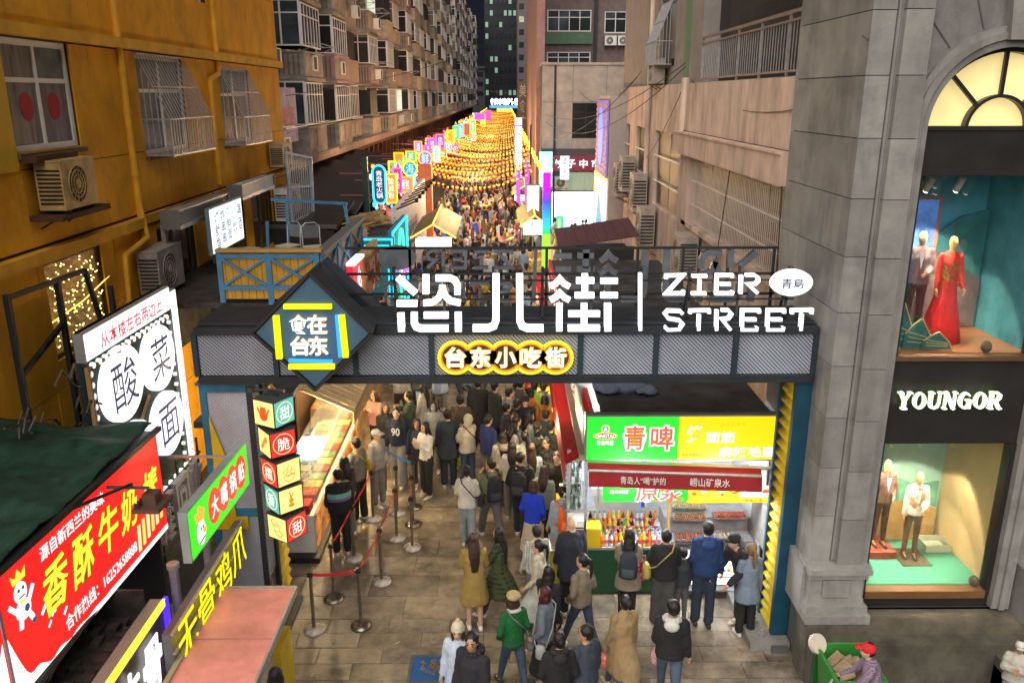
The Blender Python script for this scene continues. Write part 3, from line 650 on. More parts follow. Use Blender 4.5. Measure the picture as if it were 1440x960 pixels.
# ---------------- apartment rows far left
M_CONC = mat('balcony_beige', (.40,.355,.32), .85, objvar=.25, streak=.3, var=.28, nscale=2, bump=.15); M_PINKP = mat('balcony_pink', (.38,.27,.27), .85, var=.2, nscale=2); M_WALLP = mat('apartment_wall', (.34,.29,.30), .9, var=.25, nscale=.7)
M_FRAMEW = mat('window_frame_white', (.78,.76,.80), .5, var=.15); M_BRICKRED = mat('shopfront_red', (.15,.06,.05), .85, var=.35, nscale=1.2)
GL = [M_GLASS, M_GLASSB, M_CURT, M_NET, M_GLASS]
def boxme(b, name, mats): return b.data(name, mats)
def apt_row(X0, Y0, n, mod, z0, floors, label, lod, pj=1.2, seed=1):
    r = random.Random(seed); fr = Fr((X0,0,0), (0,1,0)); Lr = n*mod; t = thing('apartment_building', label, 'building', (X0,Y0,0)); O = (0,0,0)
    H = z0+floors*3.05; bx = [r.choice((.55,.8,1.,1.,1.2)) for _ in range(n)]; PM = [M_CONC, M_PINKP, paint((.30,.27,.25), .85, .3), paint((.48,.42,.34), .85, .3)]; BMAT = {1:M_CONC}
    m = MB(fr); m.box(Y0,z0,-10,Y0+Lr,H+.5,0); m.build('wall', M_WALLP, t); m = MB(fr); m.box(Y0-.2,H+.5,-10,Y0+Lr+.2,H+.75,.5); m.build('roof', M_CONC, t)
    m = MB(fr); m.box(Y0,0,-10,Y0+Lr,z0-.35,-.2)
    for i in range(int(Lr/2.2)): m.box(Y0+i*2.2,0,-.2,Y0+i*2.2+.3,z0-.35,.05)
    m.box(Y0,z0-1.0,-.2,Y0+Lr,z0-.35,.3); m.build('shop_storey', M_BRICKRED, t)
    m = MB(fr)
    for i in range(int(Lr/2.2)): m.box(Y0+i*2.2+.35,.4,-.19,Y0+i*2.2+2.15,z0-1.4,-.12)
    m.build('shop_window', M_GLASS, t)
    m = MB(fr); m.box(Y0-.1,z0-.35,-.2,Y0+Lr,z0,pj+.25); m.build('slab', mat('slab_pink', (.42,.30,.27), .85, var=.25), t)
    wA = mod*.56; meshes = {}
    f0 = Fr((0,0,0),(0,1,0))
    def wm(w, cols, h=1.72):
        m = MB(f0); p = MB(f0); T = .06
        m.box(0,0,-.05,w,T,.0); m.box(0,h-T,-.05,w,h,0); m.box(0,T,-.05,T,h-T,0); m.box(w-T,T,-.05,w,h-T,0); m.box(T,h*.7,-.04,w-T,h*.7+T*.8,.0)
        for i in range(1, cols): x = w*i/cols; m.box(x-T*.45,T,-.045,x+T*.45,h-T,-.003)
        p.box(T,T,-.035,w-T,h-T,-.03); return m.data('window', [M_FRAMEW]), p.data('pane', [None])
    front = wm(wA, 6); small = wm(mod-wA-.5, 2, 1.5); side = None
    fs = Fr((0,0,0),(1,0,0)); m = MB(fs); p = MB(fs); T = .06; h = 1.72; w = pj-.04
    m.box(0,0,0,w,T,.05); m.box(0,h-T,0,w,h,.05); m.box(0,T,0,T,h-T,.05); m.box(w-T,T,0,w,h-T,.05); m.box(T,h*.7,0,w-T,h*.7+.05,.045); m.box(w/2-.03,T,0,w/2+.03,h-T,.04); p.box(T,T,.02,w-T,h-T,.03)
    side = (m.data('side_window', [M_FRAMEW]), p.data('pane', [None]))
    m = MB(); m.box(0,0,0,pj,wA,1.1); m.box(-.02,-.05,-.12,pj+.06,wA+.05,0); m.box(-.02,-.05,1.1,pj+.06,wA+.05,1.17); par = m.data('balcony', [M_CONC])
    m = MB(); m.box(pj,.15,.2,pj+.02,wA*.35,.95); pk1 = m.data('balcony_panel', [M_CONC]); m = MB(); m.box(pj,wA*.38,.3,pj+.03,wA*.66,1.0); pk2 = m.data('balcony_panel', [M_PINKP])
    m = MB()
    for k in range(7): m.box(.12+k*pj*.125,-.03,.12,.12+k*pj*.125+.06,0,1.02)
    slats = m.data('balustrade', [paint((.2,.15,.11), .9, .3)])
    m = MB(); m.box(0,0,0,.35,.85,.6); m.ring(0,0,0,0,0,0) if False else None; acm = m.data('air_conditioner', [M_WHITE]); m = MB(); m.box(.35,.1,.05,.36,.6,.55); acf = m.data('fan_face', [M_DARK])
    m = MB(); m.bar((0,0,0),(.9,0,0),.03); m.bar((.9,-.0,0),(.9,wA*.9,0),.03); m.bar((0,wA*.9,0),(.9,wA*.9,0),.03); m.bar((.45,0,0),(.45,wA*.9,0),.02); m.bar((0,0,-.35),(.9,0,0),.02); m.bar((0,wA*.9,-.35),(.9,wA*.9,0),.02); rackm = m.data('drying_rack', [M_STEEL])
    def put(me, nm, y, z, x=0, mm=None, par_=None):
        o = bpy.data.objects.new(nm, me); _C.link(o); o.parent = par_ or t; o.location = Vector((x, y-Y0, z)) if par_ is None else Vector((0,0,0))
        if mm: o.material_slots[0].link = 'OBJECT'; o.material_slots[0].material = mm
        return o
    for k in range(floors):
        z = z0+3.05*k
        for i in range(n):
            y = Y0+i*mod+r.uniform(0,.15); pane = M_NET if (k == 0 and r.random() < .7) else r.choice(GL)
            if r.random() < .012*lod: pane = M_LIT
            b = put(par, 'balcony', y, z+.02); b.scale = (bx[i],1,r.uniform(.85,1.05)); b.material_slots[0].link = 'OBJECT'; b.material_slots[0].material = r.choice(PM)
            if r.random() < .12: continue
            if lod > 1:
                put(pk1, 'balcony_panel', 0, 0, par_=b); put(pk2, 'balcony_panel', 0, 0, par_=b)
                if r.random() < .75: put(slats, 'balustrade', 0, 0, par_=b)
            wdw = put(front[0], 'window', y, z+1.2, pj*bx[i]); wdw.scale = (1,r.uniform(.86,1),r.uniform(.92,1.02)); put(front[1], 'pane', 0, 0, mm=pane, par_=wdw)
            sd = put(side[0], 'side_window', y-.0, z+1.2); sd.scale = (bx[i],1,1); put(side[1], 'pane', 0, 0, mm=r.choice(GL[:3]), par_=sd)
            m = None
            q = put(small[0], 'window', y+wA+.35, z+1.2, .03); put(small[1], 'pane', 0, 0, mm=r.choice(GL), par_=q)
            if lod > 1 and r.random() < .5: a_ = put(acm, 'air_conditioner', y+wA+.4, z+.35, .02); put(acf, 'fan_face', 0, 0, par_=a_)
            if lod > 1 and r.random() < .45: a_ = put(acm, 'air_conditioner', y+wA*r.random()*.6, z+.3, pj+.02); put(acf, 'fan_face', 0, 0, par_=a_)
            if lod > 1 and r.random() < .7: put(rackm, 'drying_rack', y+.1, z+1.3, pj)
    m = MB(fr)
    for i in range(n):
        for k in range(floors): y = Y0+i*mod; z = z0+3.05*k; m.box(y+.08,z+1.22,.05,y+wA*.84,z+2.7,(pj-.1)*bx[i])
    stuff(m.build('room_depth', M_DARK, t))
    m = MB(fr)
    for i in range(n):
        y = Y0+i*mod
        for k in range(floors): m.box(y-.03,z0+3.05*k+2.93,-.02,y+wA+.05,z0+3.05*k+3.03,pj*bx[i]+.06)
    stuff(m.build('balcony_roof', M_CONC, t))
    return t
apt_row(-9.6, 28.5, 8, 6.2, 5.65, 5, 'beige apartment row with white glazed balconies beyond the ochre building', 2, 1.35, 3)
apt_row(-9.9, 82, 10, 7.5, 5.6, 6, 'brown apartment row farther down the left side of the street', 1, 1.3, 5)
apt_row(-10.5, 162, 12, 10, 5.6, 8, 'pale tall apartment row at the far end of the street', 0, 1.8, 8)
# end corner bay with purple banner and tall grille gate near the terrace
F_ = Fr((-9.3,33,0),(0,1,0)); 
B_ = aX(400,140,-8.2); t = thing('banner', 'pale purple banner with red characters beside the first balconies', 'banner', (-8.2,B_.y,6.4)); F_ = Fr((-8.2,30.2,6.3),(0,1,0)); m = MB(F_); m.box(0,0,0,3.4,2.0,.04); m.build('sheet', mat('banner_lilac', (.42,.38,.6), .7, var=.35, nscale=1.5), t); text('小吃街', F_, .4,.6,3,1.3, paint((.6,.08,.06)), t, c=.05)
# ---------------- dark far towers
def tower(name, x0, x1, y, z1, col, label, lit, d=20, cols=8, wz=2.4):
    fr = Fr((0,y,0),(1,0,0)); t = thing(name, label, 'tower block', (x0,y,0)); m = MB(fr); m.box(x0,0,-d,x1,z1,0); m.build('wall', paint(col, .9, .2), t)
    w_ = (x1-x0)/cols; rr = random.Random(int(x0*7+z1)); p0 = MB(); p0.box(0,0,0,w_*.6,.08,wz*.6); me = p0.data('window', [None])
    for k in range(int(z1/3.2)):
        z = z1-3.2*(k+1)
        if z < 6: break
        for i in range(cols):
            o = bpy.data.objects.new('window', me); _C.link(o); o.parent = t; o.location = (w_*(i+.2), -.06, z+.6); o.material_slots[0].link = 'OBJECT'; o.material_slots[0].material = lit[rr.randrange(len(lit))]
    m = MB(fr); m.box(x0-.5,z1,-d-.5,x1+.5,z1+.8,.5); m.build('roof', paint(col, .9), t); return t
MG = M_GLASS; LG = em((.45,.8,.55), .32, False); LY = em((.8,.75,.5), .4, False)
tower('tower_block', -6, 5, 260, 46, (.03,.033,.045), 'dark office tower with green lit windows at the end of street', [MG,MG,LG,MG,MG,LG,MG])
tower('tower_block', 3.4, 12, 235, 55, (.16,.13,.14), 'greyish tower right of the green lit tower', [MG,MG,MG,MG,LY], cols=4)
tower('tower_block', -22, 20, 300, 17, (.10,.10,.13), 'low dark block behind the far gate', [MG], cols=14)
# ---------------- right side: mid and upper building beyond the hut
FB = Fr((0,50,0),(1,0,0)); mbd = thing('beige_annex', 'beige panelled annex with dark window above the noodle shop', 'building', (2.2,50,0)); W1 = (3.95,5.6,5.55,7.6)
wall_box(FB, mbd, 2.15, 0, 9, 9.7, [W1,(2.8,.2,5.3,2.5)], M_STONED, .4, 'wall_backing'); panels(FB, mbd, [2.15,3.95,5.9,7.5,9], [5.0,7.65,9.7], [W1], M_PLASTER2, gap=.012); panels(FB, mbd, [2.15,2.8,5.3,9],[2.56,3.4],[],M_PLASTER2)
m = MB(FB); m.box(2.15,0,-12,9,9.68,-.45); m.build('core', M_STONED, mbd); window(FB, mbd, *W1, 2, (1,2,1), M_DARK, M_GLASS, c=-.05)
m = MB(FB); m.box(2.85,0,.03,2.97,9.7,.12); m.build('drain_pipe', M_DARK, mbd); m = MB(FB); m.box(2.1,9.7,-12,9.1,9.85,.1); m.build('coping', M_PLASTER2, mbd)
sg = thing('shop_sign', 'maroon noodle shop fascia with white characters behind the rainbow column', 'sign', (2.7,49.8,3.7)); m = MB(FB); m.box(2.72,3.72,.02,5.85,4.62,.22); m.build('fascia', mat('maroon_fascia', (.22,.03,.05), .5, emit=.25, var=.1), sg)
for i, ch in enumerate('饺子中市'): text(ch, FB, 2.95+i*.72, 3.9, 3.45+i*.72, 4.4, em((.95,.95,1),1.4,False), sg, c=.24, weight=.02)
window(FB, mbd, 3.4,2.56,5.6,3.66, 8, (1,1), paint((.6,.58,.35)), em((.5,.62,.45), .45), c=.06, t=.04)
sc_ = thing('led_screen', 'glowing white and cyan screen wall under the noodle shop sign', 'screen', (2.8,49.9,.2)); m = MB(FB); m.box(2.78,.18,.0,5.35,2.52,.08); m.build('frame', M_DARK, sc_)
m = MB(FB); m.box(2.82,.22,.08,5.31,2.48,.1); m.build('screen', mat('screen_glow', (1,1,1), .5, emit=5., kind='grad', col2=[(.05,.55,.6),(.45,.95,.95),(1,1,1),(1,1,1)], var=0), sc_)
t = thing('hanging_sign', 'narrow white hanging sign with red characters by the noodle shop', 'sign', (3.25,48.9,3.3)); F_ = Fr((3.22,49,3.3),(1,0,0)); m = MB(F_); m.box(0,0,-.12,.52,1.35,0); m.build('light_box', em((.7,.95,.95), 1.2), t); text('谭鸭血老火锅'[:5], F_, .14,.1,.38,1.25, pr((.8,.15,.2)), t, vert=True)
t = thing('hanging_sign', 'pale cyan lit panel left of the noodle shop fascia', 'sign', (2.2,47.9,2.9)); F_ = Fr((1.95,48,3.0),(1,0,0)); m = MB(F_); m.box(0,0,-.15,.75,1.95,0); m.build('light_box', em((.35,.85,.95), 1.5), t); text('海鲜', F_, .2,.2,.55,1.7, pr((.95,1,1),2.), t, vert=True)
ac_unit(Fr((0,50,0),(1,0,0)), 2.95, 2.75, .8, .65, 'grey air conditioner below the narrow hanging sign')
# upper brown/pink flats
FU = Fr((0,60,0),(1,0,0)); ub = thing('flats_block', 'brown flats with white windows rising behind the beige annex', 'building', (2.4,60,0)); WU = [(2.9,12.2,5.9,13.6),(6.8,12.1,8.3,13.5),(2.9,9.9,5.9,10.9),(6.8,15.2,8.3,16.6),(2.9,15.3,5.9,16.7)]
wall_box(FU, ub, 2.4, 0, 10, 20, WU, paint((.20,.15,.145), .9, .25), .4); m = MB(FU); m.box(2.4,0,-12,10,20,-.45); m.build('core', M_DARK, ub)
for q in WU: window(FU, ub, *q, 4 if q[2]-q[0] > 2 else 2, (2,1), M_FRAMEW, [M_GLASS, M_GLASSB], c=-.02, t=.07)
m = MB(FU); m.box(2.5,11.4,0,6.0,12.1,.25); m.build('green_band', paint((.10,.19,.12), .8), ub); m = MB(FU); m.box(6.1,0,0,6.3,20,.3); m.build('party_wall', M_DARK, ub)
ac_unit(FU, 6.8, 11.3, .8, .6, 'left of two white air conditioners under the flats window', M_WHITE); ac_unit(FU, 7.7, 11.3, .8, .6, 'right of two white air conditioners under the flats window', M_WHITE)
m = MB(); m.box(1.9,52,0,2.38,75,24); pt = m.build('gable_wall', mat('pink_gable', (.34,.19,.185), .9, var=.2, nscale=1)); tag(pt, 'dusky pink gable wall rising beside the beige annex', 'wall')
F_ = Fr((1.15,78,0),(1,0,0)); t = thing('food_court_sign', 'tall brown vertical sign of four pale characters above the lanterns', 'sign', (1.2,78,4)); m = MB(F_); m.box(0,3.4,-.5,.95,9.3,0); m.build('board', mat('brown_board', (.16,.12,.10), .8, var=.2), t)
for i, ch in enumerate('美食广场'): text(ch, F_, .15,7.9-i*1.35,.8,9.0-i*1.35, paint((.5,.45,.4)), t, c=.12, depth=.1, weight=.01, name='character')
# ---------------- right building with long barred windows
RX = 5.3; FRr = Fr((RX,0,0),(0,-1,0)); rb = thing('plaster_building', 'stained beige plaster building with barred windows right of the street', 'building', (RX,25,0))
WR = [(-23.7,4.55,-15.4,6.3),(-29.9,4.3,-25.5,6.85),(-34.2,4.3,-31.6,6.85),(-38.4,4.3,-36.0,6.85)]
wall_box(FRr, rb, -40, 0, -12.4, 8.35, WR, M_PLASTER, .35); m = MB(FRr); m.box(-40,0,-9,-12.4,8.3,-.4); m.build('core', M_DARK, rb)
m = MB(FRr); m.box(-25.2,6.42,0,-15.2,6.98,.32); m.box(-25.2,6.98,0,-15.2,7.03,.36); m.build('lintel', M_PLASTER, rb); m = MB(FRr); m.box(-24.3,4.4,0,-23.75,6.42,.12); m.box(-24.3,4.4,0,-15.4,4.53,.12); m.build('window_surround', M_PLASTER, rb)
m = MB(FRr); m.box(-24.2,7.05,0,-12.5,8.33,.16); m.build('parapet', M_PLASTER, rb); m = MB(FRr); m.box(-25.2,6.99,0,-15.2,7.06,.14); m.build('soffit_gap', M_GRIME, rb)
for q in WR:
    window(FRr, rb, *q, max(2, int((q[2]-q[0])/1.6)), (1,1,1), paint((.32,.27,.22)), [mat('dusty_pane', (.12,.09,.06), .5, var=.5, nscale=2, stretch=(1,3,.4)), mat('dusty_pane_b', (.15,.105,.055), .5, var=.5, nscale=2.5, stretch=(1,3,.4))], c=-.12, t=.05)
t = thing('window_bars', 'long run of vertical steel bars over the wide right window', 'window guard', FRr(-19,4.5,0)); m = None
for i in range(66): x = -23.6+i*8.15/65; m = MB(FRr); m.box(x-.008,4.58,.02,x+.008,6.28,.034); m.build('bar', mat('pale_bar', (.62,.55,.5), .5, .2), t)
m = MB(FRr)
for z in (5.05,5.7): m.box(-23.65,z,.0,-15.4,z+.03,.02)
m.build('cross_rail', M_WHITE, t)
for q in WR[1:]:
    m = MB(FRr)
    for k in (1,2): z = q[1]+(q[3]-q[1])*k/3; m.box(q[0],z,.0,q[2],z+.04,.03)
    m.build('window_rail', M_WHITE, rb)
m = MB(FRr)
for z in (-32.7+2.3,): m.tube((-31.0,2,.1),(-31.0,13,.1),.09,n=8)
m.tube((-24.7,7.0,.12),(-24.7,8.5,.12),.12,n=8); tag(m.build('drain_pipe', M_PLASTER), 'beige drain pipe between the right windows', 'pipe')
for i, (a, z, lb) in enumerate(((-22.9,3.35,'beige air conditioner below the wide barred window, nearest'),(-29.5,2.9,'air conditioner low on the right wall above hut roof'),(-31.4,3.9,'air conditioner second from the hut end of right wall'),(-34.5,4.3,'air conditioner third along the right wall'),(-36.2,3.9,'air conditioner farthest along the right wall'))): ac_unit(FRr, a, z, 1.0, 1.35 if i else 1.0, lb, paint((.45,.38,.32), .6, .25), d=.5, side=1)
# upper storey with green bands and balcony railing
FU2 = Fr((5.5,0,0),(0,-1,0)); up_ = thing('upper_flats', 'grey upper storey with green stripes and balcony above plaster wall', 'building', (5.5,25,8.3)); WW = (-31.0,8.9,-28.2,11.2); WD = (-22.5,8.6,-13.5,12.5)
M_GREY = mat('grey_render', (.27,.24,.225), .85, var=.2, nscale=1.5); M_GREEN = mat('green_render', (.12,.23,.13), .85, var=.15)
wall_box(FU2, up_, -40, 8.3, -24, 16, [WW], M_GREY, .3); m = MB(FU2); m.box(-40,8.3,-8,-12.4,16,-.35); m.build('core', M_DARK, up_)
for a in (-33.5,-26.6): m = MB(FU2); m.box(a,8.3,0,a+.7,11.6,.02); m.build('green_stripe', M_GREEN, up_)
window(FU2, up_, *WW, 2, (1,), paint((.25,.2,.15)), M_GLASS, c=-.05)
wall_box(FU2, up_, -24, 8.3, -12.4, 16, [WD], paint((.13,.14,.17), .8), .3, 'recess_wall', c=-1.0); window(FU2, up_, *WD, 5, (3,1), paint((.2,.2,.22)), M_GLASS, c=-1.05)
m = MB(FU2)
for i in range(46): x = -22.4+i*.195; m.box(x,8.6,-1.0,x+.02,12.4,-.98)
stuff(m.build('balcony_window_bars', M_STEEL, up_))
m = MB(FU2); m.box(-24.1,8.3,-1,-23.9,16,0.1); m.build('pier', M_GREY, up_)
t = thing('balcony_railing', 'long steel railing above the stained plaster parapet', 'railing', FRr(-18,8.35,0))
for i in range(62): x = -23.2+i*.172; m = MB(FRr); m.box(x-.008,8.45,.02,x+.008,9.3,.036); m.build('baluster', M_STEEL, t)
m = MB(FRr); m.box(-23.3,9.3,.0,-12.5,9.34,.06); m.box(-23.3,9.44,.0,-12.5,9.5,.07); m.box(-23.3,8.42,.0,-12.5,8.46,.06); m.build('rail', mat('pink_steel', (.5,.42,.4), .35, .7), t)
for i in range(7): x = -23.2+i*1.75; m = MB(FRr); m.box(x-.02,8.33,.0,x+.02,9.5,.05); m.build('post', M_STEEL, t)
cage(Fr((5.5,0,0),(0,-1,0)), -30.6, 9.0, -28.6, 11.0, 'rusty sloping window guard high on the green striped wall')
ac_unit(FU2, -30.2, 8.4, 1.1, .8, 'air conditioner under the rusty high window guard', paint((.4,.36,.32), .6, .3))
m = MB(); r_ = random.Random(4)
for a_, b_, sag in (((5.2,25,8.9),(2.3,49,7.0),.8),((5.2,25,8.8),(2.3,49,6.6),1.2),((5.2,24,8.4),(5.1,13,8.0),.5),((5.2,33,8.9),(4.2,49,8.3),.9),((5.2,25,8.3),(5.2,36,4.8),.6),((5.2,34,8.7),(2.0,48,5.6),.7),((-6.6,26,8),(1.9,80,15),1.),((5.1,15.4,6.9),(5.1,15,3.2),0),((5.1,19,6.4),(5.2,20.5,2.6),0)):
    p = [Vector(a_).lerp(Vector(b_), k/12)-Vector((0,0,sag*4*(k/12)*(1-k/12))) for k in range(13)]; m.pipe(p, .014, 4)
tag(m.build('overhead_cables', M_DARK), 'black overhead cables slung from the plaster wall to the annex', 'cable')
# narrow LED banner block at the end of the right building
F_ = Fr((4.55,0,0),(0,-1,0)); t = thing('billboard_pier', 'tall narrow pier carrying striped lit advertisement beside right building', 'billboard', (4.9,38.5,0)); m = MB(); m.box(4.6,37.2,0,5.45,41.8,8.0); m.build('pier', mat('pier_grey', (.42,.36,.33), .8, var=.1), t)
m = MB(F_); m.box(-41.7,4.4,.0,-37.4,7.8,.06); m.build('lit_panel', em((.35,.2,.6), .6), t)
for i in range(14): m = MB(F_); m.box(-41.7,4.5+i*.235,.06,-37.4,4.6+i*.235,.09); m.build('louvre', paint((.5,.3,.35)), t)
m = MB(F_); m.disc(-39.3,6.2,.9,.1,.14,18,1.3); m.build('blue_motif', em((.2,.25,.9), 1.2), t); m = MB(F_); m.box(-41.6,1.9,.0,-37.4,4.35,.06); m.build('white_panel', em((.85,.9,1), 1.6), t)
m = MB(F_); m.prism([(-40.8,2.0),(-38.0,2.0),(-39.9,3.7)], .06, .08); m.build('blue_print', pr((.15,.35,.7)), t); m = MB(F_); m.box(-41.7,4.33,.0,-37.35,4.45,.1); m.box(-41.75,1.9,.0,-41.6,4.33,.1); m.build('neon_trim', em((1,.6,.05), 2.5), t)
# ---------------- street gate
GY = 10.7; GF = Fr((0,GY,0),(1,0,0))
def gp(px, py, Y=None): v = aY(px, py, Y or GY); return v.x, v.z
M_NAVY = paint((.03,.055,.075), .5, .15, .3); M_BLUE = paint((.006,.055,.105), .5, .25); M_YEL = paint((.62,.44,.01), .5, .2); M_FRAME = paint((.028,.034,.042), .5, .2, .2)
M_PERF = mat('perforated_sheet', (.44,.49,.58), .4, .1, var=.2, nscale=1.2, kind='checker', col2=(.05,.06,.085), ks=36.)
M_BLK = paint((.008,.009,.012), .45)
gt = thing('street_gate', 'wide dark portal gate of perforated panels spanning the street', 'gate', (0,GY,0))
xL, zT = gp(274,466); xR, _ = gp(1149,466); _, zB = gp(700,537)
m = MB(GF); m.box(xL,zT-.04,-1.0,xR,zT+.06,.06); m.build('top_rail', M_FRAME, gt); m = MB(GF); m.box(xL,zB,-.08,xR,zB+.1,.06); m.build('bottom_rail', M_FRAME, gt)
m = MB(GF); m.box(xL,zB,-1.0,xR,zB+.1,-.92); m.build('bottom_rail', M_FRAME, gt)
for px in (276,388,500,607,816,922,1033,1145):
    x, _ = gp(px,500); m = MB(GF); m.box(x-.035,zB+.1,-.07,x+.035,zT-.04,.045); m.build('post', M_NAVY, gt); m = MB(GF); m.box(x-.035,zB+.1,-1,x+.035,zT-.04,-.93); m.build('post', M_NAVY, gt)
xs = [gp(p,500)[0] for p in (276,388,500,607,816,922,1033,1145)]
for i in range(7):
    m = MB(GF); m.box(xs[i]+.04,zB+.11,-.01,xs[i+1]-.04,zT-.05,.0); m.build('perforated_panel', M_PERF, gt)
    m = MB(GF); a, b = (zB+.12, zT-.08) if i % 2 else (zT-.08, zB+.12); m.bar((xs[i]+.05,a,-.2),(xs[i+1]-.05,b,-.2),.05); m.build('brace', M_NAVY, gt)
    m = MB(GF); m.box(xs[i]+.04,zB+.11,-.98,xs[i+1]-.04,zT-.05,-.97); m.build('rear_panel', M_PERF, gt)
for i in range(9): z = zT+.07; m = MB(); m.box(xL+.02,GY+.06+.105*i,z,xR-.02,GY+.13+.105*i,z+.03); m.build('deck_slat', M_FRAME, gt)
for z in (5.1,5.36,5.62):   # sign rack
    m = MB(GF); m.box(-1.55,z,-.14,3.9,z+.022,-.12); m.build('rack_rail', M_BLK, gt)
for z in (5.2,5.5,5.88): m = MB(GF); m.box(-2.3,z,-1.12,3.95,z+.035,-1.08); m.build('rack_rail', M_BLK, gt)
for i in range(9): x = -1.5+i*.66; m = MB(GF); m.box(x,zT+.06,-.15,x+.035,5.82,-.12); m.build('rack_post', M_BLK, gt); m = MB(GF); m.box(x+.1,zT+.06,-1.12,x+.14,5.88,-1.08); m.build('rack_post', M_BLK, gt)
for x in (-1.5,.5,2.5,3.85): m = MB(GF); m.bar((x,5.8,-.15),(x,5.0,-.6),.03); m.build('stay', M_FRAME, gt)
# left leg
x0, _ = gp(279,545); x1, _ = gp(352,545)
M_BLUE2 = paint((.015,.15,.27), .5, .3)
for x, w_ in ((x0,.09),(x1-.07,.08)): m = MB(GF); m.box(x,.1,-.09,x+w_,zB,.0); m.build('leg_post', M_BLUE2 if x == x0 else M_FRAME, gt)
for z in (zB-.14,2.2,.1): m = MB(GF); m.box(x0+.09,z,-.08,x1-.07,z+.12,.0); m.build('leg_rail', M_BLUE2, gt)
m = MB(GF); m.box(x0+.09,.22,-.04,x1-.07,zB-.14,-.03); m.build('leg_panel', M_PERF, gt)
m = MB(GF); m.prism([(x0+.03,2.2),(x0+.34,2.2),(x0+.26,3.2),(x0+.1,3.75),(x0+.1,3.1)], .0, .015); m.build('yellow_swoosh', M_YEL, gt)
m = MB(GF); m.box(x0+.0,2.0,-.0,x0+.5,2.2,.012); m.build('yellow_swoosh', M_YEL, gt)
m = MB(); m.box(x1,GY+.02,1.2,x1+.02,GY+.34,zB); m.build('leg_side_panel', M_PERF, gt); m = MB(); m.box(x1,GY+.34,.1,x1+.06,GY+.44,zB); m.build('leg_post', M_FRAME, gt)
m = MB(); m.box(x0,GY+.95,.1,x0+.08,GY+1.0,zB); m.box(x1-.08,GY+.93,.1,x1,GY+1,zB); m.build('rear_post', M_BLUE, gt)
def corrugate(x, y0, y1, z0, z1, sgn, nm='corrugated_sheet'):
    m = MB(); n = int((z1-z0)/.028); vs = []
    for i in range(n+1):
        z = z0+(z1-z0)*i/n; d = .028*sin(2*pi*z/.17)
        for y in (y0, y1): vs += [(x+sgn*d, y, z), (x+sgn*d-sgn*.012, y, z)]
    fs = []
    for i in range(n): a = 4*i; b = a+4; fs += [(a,a+2,b+2,b),(a+1,b+1,b+3,a+3),(a,b,b+1,a+1),(a+2,a+3,b+3,b+2)]
    m.add(vs, fs); return m.build(nm, M_YEL, gt, None, True)
corrugate(x1+.03, GY+.45, GY+1.0, .1, zB, 1); 
xa, _ = gp(1120,545); xb, _ = gp(1144,545)
m = MB(GF); m.box(xa,.16,-.1,xb,zB,.0); m.build('leg_post', M_BLUE, gt); m = MB(GF); m.box(xa-.02,.16,-.64,xa+.1,zB,-.57); m.build('rear_post', M_BLUE, gt)
corrugate(xa+.02, GY+.1, GY+.57, .18, zB, -1)
m = MB(); m.box(xa-.36,GY-.18,0,xb+.0,GY+1.2,.16); m.build('footing', M_STONE, gt)
for y in (.0,.35,.7,1.05):
    m = MB(); m.disc(xa-.14,GY+y,.05,.16,.2,8); m.disc(xa-.14,GY+y,.025,.2,.26,6); m.build('anchor_bolt', M_STEEL, gt)
m = MB(); m.box(x0-.1,GY-.1,0,x1+.15,GY+1.2,.1); m.build('footing', M_STONED, gt)
m = MB(GF); m.box(x0-.03,zB-.03,-1.05,x1+.02,zB,.03); m.build('capping', M_BLUE2, gt)
